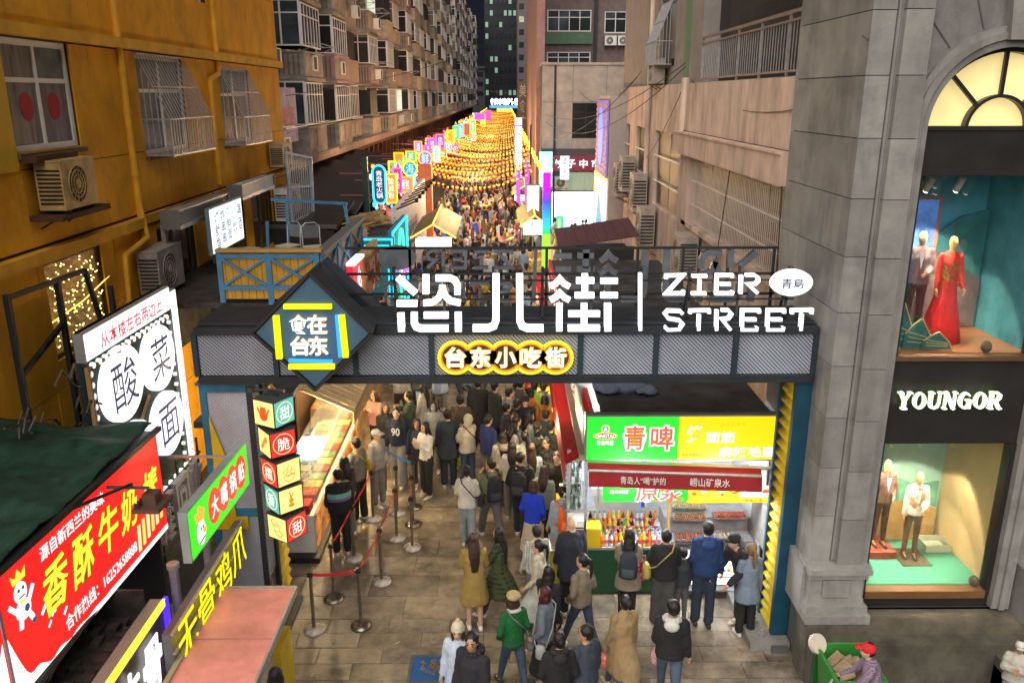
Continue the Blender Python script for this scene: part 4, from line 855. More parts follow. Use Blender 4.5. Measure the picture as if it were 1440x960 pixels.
# lit characters: strokes measured off the photograph, on the gate's front plane
WH = em((1,1,1), 1.7); 
ZI = [  # (name, [(points, width px)])
('character', [(((559.5,389),(585,411.5)),9),(((558.5,425.5),(587,425.5)),9),(((599.3,385.3),(599.3,412)),9.5),(((613,390),(633,390),(640,393),(643.6,400),(643.6,413)),9),(((596,425),(609,424),(617,418),(622,407),(622,400)),8.5),(((622,403),(627,416),(634,422),(648,425)),8.5),(((564,439),(565.5,464.5)),10),(((583,438),(583,453),(586,458.5),(592,460.5),(631,460.5)),9.5),(((596.5,442),(631,442)),9),(((644.5,438),(645,464.5)),10)]),
('character', [(((697.5,384),(697.5,449),(694.5,457),(687,460),(665,460)),10),(((730.5,384),(731,450),(734,457),(741,460),(764,460)),10)]),
('character', [(((773.5,402),(781,398),(787,391),(793,398),(800.5,402)),8),(((773.5,421),(781,417),(787,411),(793,417),(800.5,421)),8),(((786.5,425.5),(786,464)),9),(((810,393.5),(835,393.5)),8.5),(((822,384),(822,412)),9),(((808,414),(835,414)),8.5),(((844,394),(868,394)),8),(((844,414),(868,414)),8),(((821,425.5),(821,457)),9),(((799,440),(843,440)),8.5),(((798,460),(843,460)),9),(((854,425.5),(854,464)),10)]),
('divider', [(((899.5,383),(899.5,463)),5)]),
('letter_z', [(((935.5,391),(936,386.5),(959.5,386),(936,411.5),(959.5,411.5),(960,407)),4.6)]),('letter_i', [(((972,387),(993,387)),4.6),(((983,392),(982.5,408)),4.6),(((971,411.5),(992,411.5)),4.6)]),
('letter_e', [(((1028,389),(1028,386),(1007,386),(1006,411.5),(1028,411.5),(1029,408)),4.6),(((1011,398.5),(1026,398.5)),4.6)]),('letter_r', [(((1041,386),(1040,411.5)),4.8),(((1047,385.5),(1059,385.5),(1064.5,389),(1065,394),(1060,398.5),(1051,399),(1064,411)),4.6)]),
('letter_s', [(((959,440),(955,436),(938,435.5),(934,440),(939,446.5),(954,449),(959,454),(954,461.5),(938,462),(933.5,458)),4.8)]),('letter_t', [(((969,439.5),(970,435.5),(996,435),(996,439.5)),4.4),(((982,441),(981,463)),4.8)]),
('letter_r', [(((1006.7,434.5),(1006,463)),4.8),(((1013,434.7),(1023,435),(1027.5,440),(1023,446.5),(1014,447.5),(1026,462.5)),4.6)]),('letter_e', [(((1066,439),(1066,435),(1042.5,435),(1042,462),(1062,462),(1063,458)),4.6),(((1047,448),(1062,448)),4.6)]),
('letter_e', [(((1101,439),(1101,434.7),(1078.5,435),(1077.5,462),(1099,462),(1100,458)),4.6),(((1083,448),(1098,448)),4.6)]),('letter_t', [(((1112,440),(1112.5,435),(1140,434.3),(1139.5,440)),4.4),(((1126,440),(1124,463)),4.8)])]
KP = gp(721,450)[0]-gp(720,450)[0]
sg1 = thing('street_name_sign', 'glowing white street name characters and letters on top of the gate', 'sign', (1.3,GY,zT)); sg2 = thing('street_name_sign', 'unlit grey backs of the same street name on the rear rack', 'sign', (1,GY+1.1,zT))
MBK = paint((.10,.11,.13), .35, .3); F2 = Fr((0,GY+1.16,0),(1,0,0)); RM_ = aY(622,372,GY+1.16)
for nm, ss in ZI:
    m = MB(GF); b = MB(F2)
    for pts, wd in ss:
        q = [gp(*p) for p in pts]; m.stroke(q, wd*KP*.95, .0, .07); b.stroke([(1.42*2-.62-x, z+.12) for x, z in q], wd*KP*1.02, .0, .09)
    m.build(nm, WH, sg1); b.build(nm, MBK, sg2)
ox, oz = gp(1111,396); m = MB(GF); m.disc(ox, oz, 29*KP, 0, .08, 32, 18.5*KP); m.build('oval_plate', em((1,1,1),1.25), sg1); text('青島', GF, *gp(1095,403.5), *gp(1128,389.5), pr((.05,.06,.14), .5), sg1, c=.1, weight=.015)
m = MB(F2); m.disc(1.42*2-.62-ox, oz+.12, 29*KP, 0, .08, 32, 18.5*KP); m.build('oval_plate', MBK, sg2)
# neon capsule with the snack street name
nc = thing('neon_sign', 'yellow neon outlined capsule with five white characters on gate beam', 'sign', (0,GY-.1,4.4)); GO = em((1,.66,.02), 1.6); GO2 = em((.75,.2,.01), 1.2)
cs = [gp(x,499.5) for x in (641,676,711,746,781)]; r0 = 25*KP
m = MB(GF)
for x, z in cs: m.disc(x, z, r0*.93, .05, .07, 28)
m.build('backing', mat('brown_backing', (.05,.022,.008), .6, var=.1), nc)
for rr, wd, mm in ((1.0,.035,GO),(.84,.022,GO2),(.9,.012,GO)):
    m = MB(GF); rad = r0*rr; d = cs[1][0]-cs[0][0]; al = math.acos(min(1, d/2/rad))
    for i, (x, z) in enumerate(cs):
        if i == 0: m.ring(x, z, rad-wd, rad, .08, .11, 24, t0=al, t1=2*pi-al)
        elif i == 4: m.ring(x, z, rad-wd, rad, .08, .11, 24, t0=pi+al, t1=3*pi-al)
        else: m.ring(x, z, rad-wd, rad, .08, .11, 14, t0=al, t1=pi-al); m.ring(x, z, rad-wd, rad, .08, .11, 14, t0=pi+al, t1=2*pi-al)
    m.build('neon_tube', mm, nc)
for ch, (x, z) in zip('台东小吃街', cs): s_ = 14*KP; text(ch, GF, x-s_, z-s_, x+s_, z+s_, em((1,.95,.75), 1.8), nc, c=.13, depth=.04, weight=.008, name='character'); text(ch, GF, x-s_, z-s_, x+s_, z+s_, em((1,.6,.1), .8, False), nc, c=.085, weight=.045, grow=.02, name='painted_halo')  # wider copy behind each character stands in for its yellow glow
# diamond
DF = Fr((0,10.3,0),(1,0,0)); dp = lambda x, y: gp(x, y, 10.3)
dm = thing('diamond_sign', 'blue diamond sign with four white characters and yellow bars', 'sign', (-2.5,10.3,4.3)); D = [dp(444,548),dp(523.5,468.5),dp(435,384),dp(355,467.5)]; cxd, czd = sum(p[0] for p in D)/4, sum(p[1] for p in D)/4
m = MB(DF); m.prism(D, -.5, -.02); m.build('box', paint((.02,.028,.035)), dm); m = MB(DF); inn = [(cxd+(x-cxd)*.94, czd+(z-czd)*.94) for x, z in D]; m.prism(inn, -.02, .0); m.build('face', mat('steel_blue_face', (.05,.125,.21), .55, var=.15, nscale=1.5), dm)
for i in range(4): m = MB(DF); p, q = D[i], D[(i+1)%4]; m.bar((*p,0),(*q,0),.035,.07); m.build('edge_trim', M_DARK, dm)
for pts, wd, cc, nm in ((((400,430),(467,430)),6.5,(1,.9,.0),'bar'),(((389,443),(394,503)),8,(1,.9,.0),'bar'),(((481,442),(487,501)),8,(1,.9,.0),'bar'),(((407,514),(471,514)),7,(1,.9,.0),'bar'),(((474,442),(479,501)),4,(.03,.4,.9),'blue_bar'),(((407,505.5),(468,507)),3.5,(.03,.4,.9),'blue_bar')):
    m = MB(DF); m.stroke([dp(*p) for p in pts], wd*KP*.97, .0, .06); m.build(nm, em(cc, 1.1), dm)
for ch, x0_, y0_, x1_, y1_ in (('食',409,468,433,442),('在',434,468,459,442),('台',411,498,435,472),('东',436,498,461,472)):
    text(ch, DF, *dp(x0_,y0_), *dp(x1_,y1_), em((1,.96,.85), 1.6), dm, c=.06, depth=.03, weight=.01, name='character'); text(ch, DF, *dp(x0_,y0_), *dp(x1_,y1_), em((.6,.36,.12), .6, False), dm, c=.008, weight=.035, grow=.01, name='painted_halo')  # bolder orange-brown copy behind paints the glow round the characters
dr = thing('diamond_sign', 'dark blue back of the rear diamond above the gate deck', 'sign', (-2,12,4.6)); DR = Fr((0,12.05,0),(1,0,0)); q = [gp(455,366,12.05),gp(455,366,12.05),gp(545,447,12.05),gp(455,530,12.05),gp(366,447,12.05)]
m = MB(DR); m.prism(q[1:][::-1], -.3, .2); m.build('box', paint((.012,.045,.085), .5), dr); m = MB(DR)
for i in range(4): p, p2 = q[1+i], q[1+(i+1)%4]; m.bar((*p,.2),(*p2,.2),.05,.09)
m.build('edge_trim', M_DARK, dr)
# cube lantern column
cl = thing('cube_lantern_column', 'hanging column of five turned lit cubes with snack characters', 'lantern', (-3.05,10.35,2.0)); ZC = [3.99,3.56,3.13,2.73,2.30]; YW = [-28,38,-40,-42,40]
Y1, RD, TQ = (1,.68,.2), (.75,.03,.02), (.10,.42,.36)
spec = [(Y1,'怪',TQ,'甜',-30),(Y1,'',RD,'脆',-52),(RD,'糯',Y1,'',-42),(TQ,'香',Y1,'',-46),(Y1,'',RD,'甜',-33)]
m = MB(); m.bar((-3.4,10.6,4.2),(-3.4,10.35,4.25),.06); m.pipe([(-3.4,10.38,4.24),(-3.1,10.35,4.26),(-3.05,10.35,4.2),(-3.05,10.35,2.1)], .02, 6); m.build('hanger', M_FRAME, cl)
for k, (c1, s1, c2, s2, yw) in enumerate(spec):
    z = ZC[k]-.19; s_ = .37; a = R(yw); U1 = Vector((cos(a),sin(a),0)); N1 = Vector((U1.y,-U1.x,0)); C = Vector((-3.1+.012*k,10.35,z)); U2 = -N1
    fa = Fr(C+N1*s_/2-U1*s_/2, U1); fb = Fr(C+U1*s_/2+N1*s_/2, U2)
    m = MB(Fr(C-U1*s_/2+N1*s_/2, U1)); m.box(0,0,-s_,s_,s_*.96,-.004); cu = m.build('cube', M_FRAME, cl)
    m = MB(Fr(C-U1*s_/2+N1*s_/2, U1)); m.box(-.01,s_*.96,-s_-.01,s_+.01,s_,.01); m.build('cap', paint((.05,.055,.06)), cu)
    for f_, c_, s3 in ((fa,c1,s1),(fb,c2,s2)):
        m = MB(f_); m.box(.015,.015,-.006,s_-.015,s_*.94,.004); m.build('lit_face', em(c_, 1.3 if c_ == Y1 else 1.1), cu)
        if s3 and s3 != '怪':
            m = MB(f_); m.ring(s_/2,s_*.48,.138,.146,.004,.008,24); m.build('ring_print', pr((1,.75,.35), 1.2), cu); text(s3, f_, s_/2-.085,s_*.48-.09,s_/2+.085,s_*.48+.09, pr((1,.9,.7), 1.4), cu, c=.01, weight=.0)
        else:
            m = MB(f_); cc = pr((.75,.09,.02) if s3 else (.62,.28,.03), .9)
            if s3: m.disc(.185,.15,.075,.005,.008,14,.07); m.disc(.185,.23,.055,.008,.011,14,.05); m.stroke([(.13,.17),(.08,.26)],.03,.005,.008); m.stroke([(.24,.17),(.29,.26)],.03,.005,.008); m.prism([(.14,.26),(.16,.26),(.14,.3)],.005,.008); m.prism([(.21,.26),(.23,.26),(.23,.3)],.005,.008)
            elif k == 1: m.stroke([(.1,.08),(.2,.2),(.3,.27)],.06,.005,.008); m.disc(.27,.25,.05,.008,.011,12)
            elif k == 2:
                for (x_, y_) in ((.13,.2),(.2,.24),(.25,.18),(.18,.16)): m.ring(x_,y_,.03,.038,.005,.008,12)
                m.ring(.185,.14,.08,.09,.005,.008,16,t0=pi,t1=2*pi); m.stroke([(.1,.14),(.27,.14)],.012,.005,.008)
            elif k == 3: m.disc(.185,.1,.045,.005,.008,12,.03); m.disc(.185,.17,.035,.005,.008,12,.04); m.stroke([(.185,.18),(.17,.3)],.02,.005,.008); m.stroke([(.185,.2),(.22,.28)],.015,.005,.008)
            else:
                m.ring(.185,.19,.055,.066,.005,.008,16); m.stroke([(.13,.2),(.08,.28),(.12,.3)],.014,.005,.008); m.stroke([(.23,.16),(.3,.12),(.25,.06),(.17,.08),(.13,.14)],.014,.005,.008); m.stroke([(.15,.21),(.22,.23)],.012,.005,.008)
            m.build('snack_print', cc, cu)
# ---------------- left foreground: red stall, green box sign, neon characters, brown sign, round sign
def lightbox(name, label, fr, w, h, d, face, strength=1.1, frame=None, cat='sign'):
    t = thing(name, label, cat, fr(w/2, 0, 0)); m = MB(fr); m.box(0,0,-d,w,h,-.004); m.build('box', frame or paint((.45,.5,.52), .4, .2, .5), t)
    m = MB(fr); m.box(.025,.025,-.004,w-.025,h-.025,.006); m.build('lit_face', em(face, strength), t); return t
# red milk stick stall
PA, PB = Vector((-4.75,6.75,0)), Vector((-4.65,10.2,0)); RF = Fr(Vector((PA.x,PA.y,2.32)), PB-PA); Lr = (PB-PA).length
st = thing('snack_stall', 'red lit fried milk stall with green tarpaulin roof at left', 'stall', (-5.8,8.5,0))
m = MB(RF); m.box(0,0,-.2,Lr,1.42,-.004); m.build('sign_box', paint((.3,.35,.4), .4, .2, .5), st); m = MB(RF); m.box(.01,.01,-.004,Lr-.02,1.4,.006); m.build('lit_face', em((.92,.012,.012), 1.05), st)
m = MB(RF); PS = [(a_, .065+.60*math.exp(-a_*6)+.07*sin(a_*17+1)*math.exp(-a_*1.6)) for a_ in [(Lr-.02)*k/60 for k in range(61)]]
for k in range(60): m.prism([(PS[k][0],0),(PS[k+1][0],0),PS[k+1],PS[k]], .006, .010)
m.build('milk_splash_print', pr((1,1,1), 1.25), st)
m = MB(RF)
for x_, y_, s_ in ((.55,.62,.05),(.75,.52,.06),(.62,.42,.03),(.9,.38,.035),(.7,.5,.03)): m.stroke([(x_,y_),(x_+s_*2,y_+s_*1.6)],s_*.7,.006,.010)
m.build('milk_drop_print', pr((1,1,1), 1.5), st)
for i, (ch, x_, y_, s_) in enumerate((('香',.60,.52,.52),('酥',1.14,.50,.54),('牛',1.72,.52,.52),('奶',2.24,.52,.5),('棒',2.84,.50,.5))):
    text(ch, RF, x_,y_,x_+s_*.95,y_+s_*1.05, pr((.12,.10,0), .7), st, c=.011, weight=.04, shear=.25, name='outline_print', grow=.012); text(ch, RF, x_,y_,x_+s_*.95,y_+s_*1.05, pr((1,.95,.05), 1.), st, c=.015, weight=.02, shear=.25, name='character_print')
text('源自新西兰的美味', RF, .68,1.14,1.98,1.30, pr((1,1,1),1.3), st, c=.012, weight=.01); text('合作热线：16252658888', RF, .9,.16,2.55,.34, pr((1,1,1),1.2), st, c=.012, weight=.01)
m = MB(RF)   # cow cartoon, milk sticks
m.disc(.3,1.05,.1,.006,.012,16,.11); m.disc(.3,.86,.12,.006,.012,16,.11); m.stroke([(.2,.88),(.1,1.0)],.05,.006,.012); m.stroke([(.4,.9),(.5,1.02)],.05,.006,.012); m.stroke([(.25,.8),(.22,.68)],.06,.006,.012); m.stroke([(.36,.8),(.42,.68)],.06,.006,.012); m.build('cow_print', pr((.95,.95,1),1.1), st)
m = MB(RF); m.disc(.27,1.08,.02,.013,.016,8); m.disc(.34,1.08,.02,.013,.016,8); m.stroke([(.26,1.0),(.35,1.0)],.015,.013,.016); m.disc(.35,.85,.04,.013,.016,10); m.disc(.42,.66,.04,.013,.016,10,.025); m.build('cow_patch_print', pr((.06,.12,.25),.5), st)
m = MB(RF); m.prism([(.2,1.17),(.4,1.17),(.42,1.28),(.35,1.22),(.3,1.3),(.25,1.22),(.18,1.28)],.013,.016); m.build('cow_crown_print', pr((1,.75,.05),1.1), st); m = MB(RF); m.disc(.3,.95,.05,.013,.016,8,.02); m.build('cow_bow_print', pr((1,.75,.05),1.1), st)
for i in range(6): m = MB(RF); x_ = 2.62+i*.13; y_ = .12+i*.025; m.stroke([(x_,y_),(x_+.04,y_+.34)],.07,.011+.001*i,.016+.001*i); m.build('milk_stick_print', pr((1,.62,.15) if i%2 else (1,.8,.35), 1.1), st)
EFr = Fr(Vector((-6.6,6.73,2.32)),(1,0,0)); m = MB(EFr); m.box(0,0,-.15,1.84,1.42,0); m.build('end_sign_box', paint((.3,.35,.4)), st); m = MB(EFr); m.box(0,.01,0,1.83,1.4,.008); m.build('end_lit_face', em((.9,.012,.012),1.05), st); m = MB(EFr); m.prism([(0,0),(1.82,0),(1.82,.7),(1.7,.25),(1.5,.4),(1.3,.2),(0,.4)],.008,.012); m.build('milk_splash_print', pr((1,1,1),1.6), st); m = MB(EFr); m.stroke([(1.3,.3),(1.45,1.1)],.12,.012,.016); m.build('milk_stick_print', pr((1,.65,.15),1.1), st)
# tarpaulin roof: draped sheet
n1, n2 = 40, 26; vs = []
for i in range(n1+1):
    for j in range(n2+1):
        y = 6.72+3.55*i/n1; x = -4.72-2.9*j/n2; z = 3.80+.012*j-.16*sin(pi*min(1,j/n2))+.10*mn.noise(Vector((x*1.2,y*3.0,1)))+.05*abs(mn.noise(Vector((x*2.5,y*5.5,9))))+.035*sin(y*5+x*1.5+2*mn.noise(Vector((x,y,3))))*min(1,j/5); vs.append((x,y,z))
fs = [(i*(n2+1)+j, (i+1)*(n2+1)+j, (i+1)*(n2+1)+j+1, i*(n2+1)+j+1) for i in range(n1) for j in range(n2)]
m = MB(); m.add(vs, [f[::-1] for f in fs]); o = m.build('tarpaulin', mat('green_tarp', (.015,.062,.042), .55, var=.35, nscale=5, bump=.5, bscale=60), st, None, True); sm_ = o.modifiers.new('thick','SOLIDIFY'); sm_.thickness = .02
m = MB(); m.box(-7.6,6.8,0,-7.5,10.2,3.7); m.box(-7.5,10.1,0,-4.75,10.15,2.3); m.build('stall_wall', M_DARK, st); m = MB(); m.bar((-4.72,6.72,3.76),(-4.62,10.25,3.76),.06); m.build('edge_rail', M_DARK, st)
m = MB(RF); m.bar((2.05,1.3,.02),(2.2,1.22,.45),.04); m.bar((1.2,1.44,.02),(2.1,1.32,.3),.03); m.build('arm', M_DARK, None); fl = _C[-1]; m2 = MB(RF); m2.box(2.0,.98,.3,2.42,1.03,.62); m2.box(2.12,1.03,.38,2.3,1.16,.54); bpy.data.objects.remove(fl)
t = thing('flood_lamp', 'unlit brown floodlight on an arm before the red sign', 'lamp', RF(2.2,1,.4)); m.build('arm', M_DARK, t); m2.build('housing', paint((.10,.06,.045), .6), t); m = MB(RF); 
for i in range(5): m.box(2.04+i*.07,1.03,.32,2.055+i*.07,1.09,.38)
m.build('fin', M_DARK, t)
# QR board left plain: only the white card stays off (not reproduced)
# green sign
GS = Fr((-3.45,8.04,3.07),(0,1,-.06),(0,0,1)); GS.u = Vector((0,1,-.04)).normalized(); GS.n = Vector((1,0,0))
t = lightbox('box_sign', 'green lit box sign with red ovals and chef duck picture', GS, 2.1, .62, .1, (.05,.80,.02), .95)
for i, ch in enumerate('大嘴锅贴'): m = MB(GS); x_ = .78+i*.33; m.disc(x_,.33,.2,.006,.010+.001*i,20,.22); m.build('red_oval_print', pr((.85,.06,.02),1.), t); text(ch, GS, x_-.12,.2,x_+.12,.46, pr((1,1,1),1.3), t, c=.016, weight=.01, shear=.1)
m = MB(GS); m.disc(.32,.22,.13,.006,.010,16,.15); m.build('duck_print', pr((.95,.97,1),1.1), t); m = MB(GS); m.prism([(.2,.38),(.42,.34),(.46,.46),(.38,.5),(.3,.56),(.26,.48),(.16,.5)],.011,.014); m.stroke([(.36,.22),(.46,.2)],.06,.011,.014); m.build('hat_print', pr((1,.42,.05),1.), t); m = MB(GS); m.disc(.3,.27,.02,.014,.017,8); m.disc(.37,.27,.02,.014,.017,8); m.stroke([(.22,.12),(.4,.14)],.02,.014,.017); m.build('eye_print', pr((.05,.05,.06),.4), t)
m = MB(); m.pipe([(-4.6,10.35,3.3),(-3.55,9.9,3.5)],.022); m.build('support_tube', M_STEEL, t)
# neon chicken feet characters on a grey board, with pink awning table
NF = Fr((-3.76,7.95,1.72),(0,1,0)); t = thing('neon_sign', 'yellow neon characters on grey metal board above the pink awning', 'sign', NF(1.5,0,0)); m = MB(NF); m.box(0,0,-.1,2.6,.5,0); m.build('board', paint((.2,.2,.21), .4, .25, .6), t); m = MB(NF)
for z in (.0,.25,.5): m.box(0,z-.015,.0,2.6,z+.015,.03)
m.build('ledge', M_STEEL, t)
for i, ch in enumerate('无骨鸡爪'): x_ = .03+i*.63; text(ch, NF, x_,-.02,x_+.54,.54, em((1,.86,.0), 1.1), t, c=.07, depth=.008, weight=-.004, name='character')
aw = thing('awning', 'flat pink awning board sloping out over the near left stall', 'awning', (-3.2,8,0)); m = MB(); m.box(-3.72,6.2,1.78,-2.76,9.48,1.82); m.build('board', mat('pink_board', (.85,.33,.28), .5, var=.3, nscale=1.1, bump=.15), aw)
for y_ in (7.3,8.4): m = MB(); m.box(-3.72,y_,1.82,-2.76,y_+.02,1.826); m.build('seam', paint((.45,.2,.17)), aw)
m = MB(); m.box(-2.77,6.2,1.74,-2.74,9.48,1.84); m.box(-3.72,9.46,1.74,-2.76,9.5,1.84); m.build('edge', M_STEEL, aw); m = MB(); m.box(-3.76,6.2,1.72,-3.7,9.5,1.86); m.build('back_rail', paint((.42,.36,.25)), aw)
ct = thing('stall_counter', 'yellow and red stall counter under the pink awning', 'counter', (-3.2,8.5,0)); m = MB(); m.box(-3.6,6.2,.05,-2.95,9.2,.9); m.build('body', paint((.5,.08,.04)), ct); m = MB(); m.box(-2.95,8.9,.05,-2.85,9.4,1.3); m.build('post', M_YEL, ct); m = MB(); m.box(-3.62,6.2,.9,-2.9,9.22,.95); m.build('worktop', M_STEEL, ct)
# brown sign with white characters
BF = Fr((-4.2,5.55,1.10),(0,1,0)); t = thing('box_sign', 'brown box sign with white brush characters and blue edge tube', 'sign', BF(1.6,0,0)); m = MB(BF); m.box(0,0,-.16,3.27,1.0,0); m.build('box', paint((.25,.24,.2), .4), t); m = MB(BF); m.box(.03,.03,0,3.2,.93,.01); m.build('face', mat('brown_face', (.07,.045,.035), .4, emit=.12, var=.1), t)
m = MB(BF); m.box(0,.94,0,3.25,1.02,.04); m.build('yellow_tube', em((1,.8,.05),1.4), t); m = MB(BF); m.box(3.22,0,0,3.3,1.02,.05); m.build('blue_tube', em((.06,.02,1),1.6), t)
for ch, x_ in (('烤',1.3),('牛',1.85),('骨',2.45)): text(ch, BF, x_,.15,x_+.5,.8, em((1,1,.98),1.3), t, c=.06, depth=.02, weight=.01, shear=.15, name='character')
m = MB(); m.box(-5.1,5.2,1.9,-4.4,8.7,2.0); m.box(-5.1,5.2,1.9,-5.05,8.7,2.3); m.pipe([(-4.7,5.4,2.3),(-4.75,8.8,2.35)],.05); m.pipe([(-4.55,6.2,2.2),(-4.95,8.4,2.28)],.03); m.box(-5.15,8.66,1.3,-4.36,8.7,2.32)
for i in range(60): x_, y_ = rnd.uniform(-5,-4.45), rnd.uniform(5.6,8.5); m.box(x_,y_,2.0,x_+rnd.uniform(.05,.18),y_+rnd.uniform(.05,.2),2.0+rnd.uniform(.02,.09))
tag(m.build('roof_trough', mat('sooty', (.03,.028,.026), .7, var=.6, nscale=6)), 'sooty roof trough littered with scraps behind the brown sign', 'roof')
# round character sign
SF = Fr((-5.9,11.0,1.45),(0,1,0)); t = thing('character_sign', 'dark board with white discs bearing blue noodle characters, ringed with bulbs', 'sign', SF(1.5,0,0)); m = MB(SF); m.box(0,0,-.1,3.1,3.4,-.02); m.build('board', mat('teal_board', (.02,.04,.045), .7, var=.3), t)
m = MB(SF); m.box(-.02,2.98,-.08,3.02,3.4,.06); m.build('header_box', paint((.3,.3,.3)), t); m = MB(SF); m.box(.0,3.0,.06,3.0,3.38,.07); m.build('header_face', em((1,1,1),1.2), t); text('从本楼左右两边上', SF, .4,3.06,2.6,3.3, pr((.75,.02,.06),.8), t, c=.09, weight=.012)
m = MB(SF); m.box(3.02,.1,-.06,3.28,3.3,.06); m.build('side_box', paint((.3,.3,.3)), t); m = MB(SF); m.box(3.03,.12,.06,3.27,3.28,.07); m.build('side_face', em((1,1,1),1.2), t); text('火锅烧烤海鲜家常菜', SF, 3.08,.2,3.22,2.6, pr((.75,.05,.18),.8), t, c=.09, vert=True, weight=.0)
for ch, x_, y_, w_, h_ in (('酸',.96,2.34,.66,.58),('菜',2.31,2.32,.6,.55),('面',2.34,1.13,.62,.55),('牛',1.12,1.12,.55,.52)):
    m = MB(SF); m.disc(x_,y_,w_,-.02,.08,30,h_); m.build('disc', em((1,1,1),1.25), t); text(ch, SF, x_-w_*.62,y_-h_*.62,x_+w_*.62,y_+h_*.66, pr((.05,.06,.16),.5), t, c=.09, weight=.0)
for i in range(15): m = MB(SF); m.disc(.2+i*.19,2.88,.045,.0,.05,10); m.build('bulb', em((.8,.95,.85),1.4), t)
for i in range(16): m = MB(SF); m.disc(.1,.3+i*.165,.045,.0,.05,10); m.build('bulb', em((.8,.85,.8),.9), t)
for i in range(14): m = MB(SF); m.disc(2.94,.3+i*.19,.035,.0,.05,10); m.build('bulb', em((.8,.85,.8),.9), t)
for i in range(12): m = MB(SF); m.disc(.3+i*.24,.06,.045,.0,.05,10); m.build('bulb', em((.95,1,.7),1.2), t)
m = MB(SF); m.bar((.05,.2,.02),(.05,2.9,.02),.06); m.bar((.05,2.86,.02),(3.0,2.86,.02),.05); m.bar((1.45,2.85,.0),(1.5,2.2,.0),.04); m.bar((1.2,1.3,0),(1.9,1.8,0),.04); m.build('timber_batten', paint((.45,.28,.12), .8), t)
RC = Fr((-5.2,10.9,1.25),(0,1,0)); t = thing('recycling_sign', 'grey unlit raised characters on a dark rack below the disc sign', 'sign', RC(1,0,0)); m = MB(RC)
for z in (0,.3,.6,.9): m.bar((-.5,z,-.06),(2.2,z,-.06),.03)
for x in (-.4,.4,1.2,2.1): m.bar((x,-.3,-.06),(x,1.2,-.06),.03)
m.build('rack', M_DARK, t)
for i, ch in enumerate('名酒回收'): text(ch, RC, -.4+i*.62,.2,.12+i*.62,.95, paint((.38,.36,.37), .5), t, c=.05, depth=.08, weight=.02, name='character')
for i, (x, y) in enumerate(((-4.05,9.95),(-4.2,9.2))):
    t = thing('steel_pipe_post', ('nearer' if i else 'farther')+' chrome pipe post standing among the left stalls', 'post', (x,y,0)); m = MB(); m.tube((x,y,0),(x,y,2.3),.06,n=12); m.build('tube', M_STEEL, t); m = MB(); m.tube((x,y,2.3),(x,y,2.36),.08,n=12); m.build('cap', M_STEEL, t)
m = MB(); m.box(-5.6,9.6,.0,-4.3,10.5,.9); m.box(-5.5,9.7,.9,-4.9,10.3,1.1); tag(m.build('cardboard_box', paint((.42,.33,.25), .85)), 'cardboard boxes stacked behind the chrome posts', 'box')
# ---------------- clothes store at right
SX0 = 4.22; SY = 10.15
stx = thing('clothes_store', 'grey stone clothes store front with arched window and moulded pier', 'building', (6,SY,.95))
YF = Fr((0,SY,0),(1,0,0)); cxw, zw, ra = 5.98, 7.62, .93
zj = [.95,1.75]+[1.75+.72*i for i in range(1,13)]
# side face blocks
SFr = Fr((SX0,0,0),(0,-1,0)); 
ys = [-12.6,-11.9,-10.95,-10.42]
for j in range(len(zj)-1):
    off = 0
    q = ys if j % 2 else [-12.6,-11.5,-10.42]
    for i in range(len(q)-1): m = MB(SFr); m.box(q[i]+.006,zj[j]+.006,-.3,q[i+1]-.006,zj[j+1]-.006,-.02+rnd.uniform(-.002,.002)); m.build('stone_block', M_STONE, stx)
    m = MB(); m.box(SX0+.02,SY+.0,zj[j]+.005,SX0+.3,SY+.27,zj[j+1]-.005); m.build('stone_block', M_STONE, stx)
    m = MB(); m.box(SX0+.36,SY-.12,zj[j]+.005,SX0+.68,SY+.1,zj[j+1]-.005); m.build('pilaster_block', M_STONE, stx)
m = MB(); m.box(SX0+.05,SY+.05,0,14,SY+2.4,.95); m.box(SX0+.05,SY+.12,.95,SX0+.7,SY+2.4,13); m.build('core', M_STONED, stx)
m = MB()
for x, w_ in ((SX0+.31,.03),(SX0+.345,.018)): m.box(x,SY-.03,1.8,x+w_,SY+.1,13)
m.build('reeded_moulding', M_STONE, stx)
# plinth
m = MB()
for z0, z1, e in ((.95,1.08,.14),(1.08,1.2,.1),(1.2,1.3,.05),(1.3,1.62,.03),(1.62,1.7,.07),(1.7,1.78,.11)): m.box(SX0+.0-e*.4,SY-.16-e,z0,SX0+.7+e,SY+.2,z1)
m.box(SX0+.16,SY-.215,1.33,SX0+.54,SY-.18,1.59); m.box(SX0-.06,SY-.02,.95,SX0+.05,SY+2.4,1.7); m.build('plinth', M_STONE, stx)
# upper wall with arch: blocks around, voussoir ring
def arch_wall(x0, x1, z0, z1, nm, m_):
    m = MB(YF); N = 24; pts = []
    for i in range(N): 
        a0, a1 = pi*i/N, pi*(i+1)/N; p = [(cxw+1.17*cos(a), zw+1.17*sin(a)) for a in (a0, a1)]
        m.prism([p[0], (p[0][0], z1), (p[1][0], z1), p[1]][::-1] if False else [p[1],(p[1][0],z1),(p[0][0],z1),p[0]][::-1], -.2, -.04)
    m.box(x0,zw,-.2,cxw-1.17,z1,-.04); m.box(cxw+1.17,zw,-.2,x1,z1,-.04); return m.build(nm, m_, stx)
arch_wall(SX0+.68, 7.6, zw, 11.5, 'arch_wall', M_STONE)
m = MB(YF); m.box(SX0+.68,.95,-.2,cxw-1.17,zw,-.04); m.box(cxw+1.17,.95,-.2,7.6,zw,-.04); m.build('jamb_wall', M_STONE, stx)
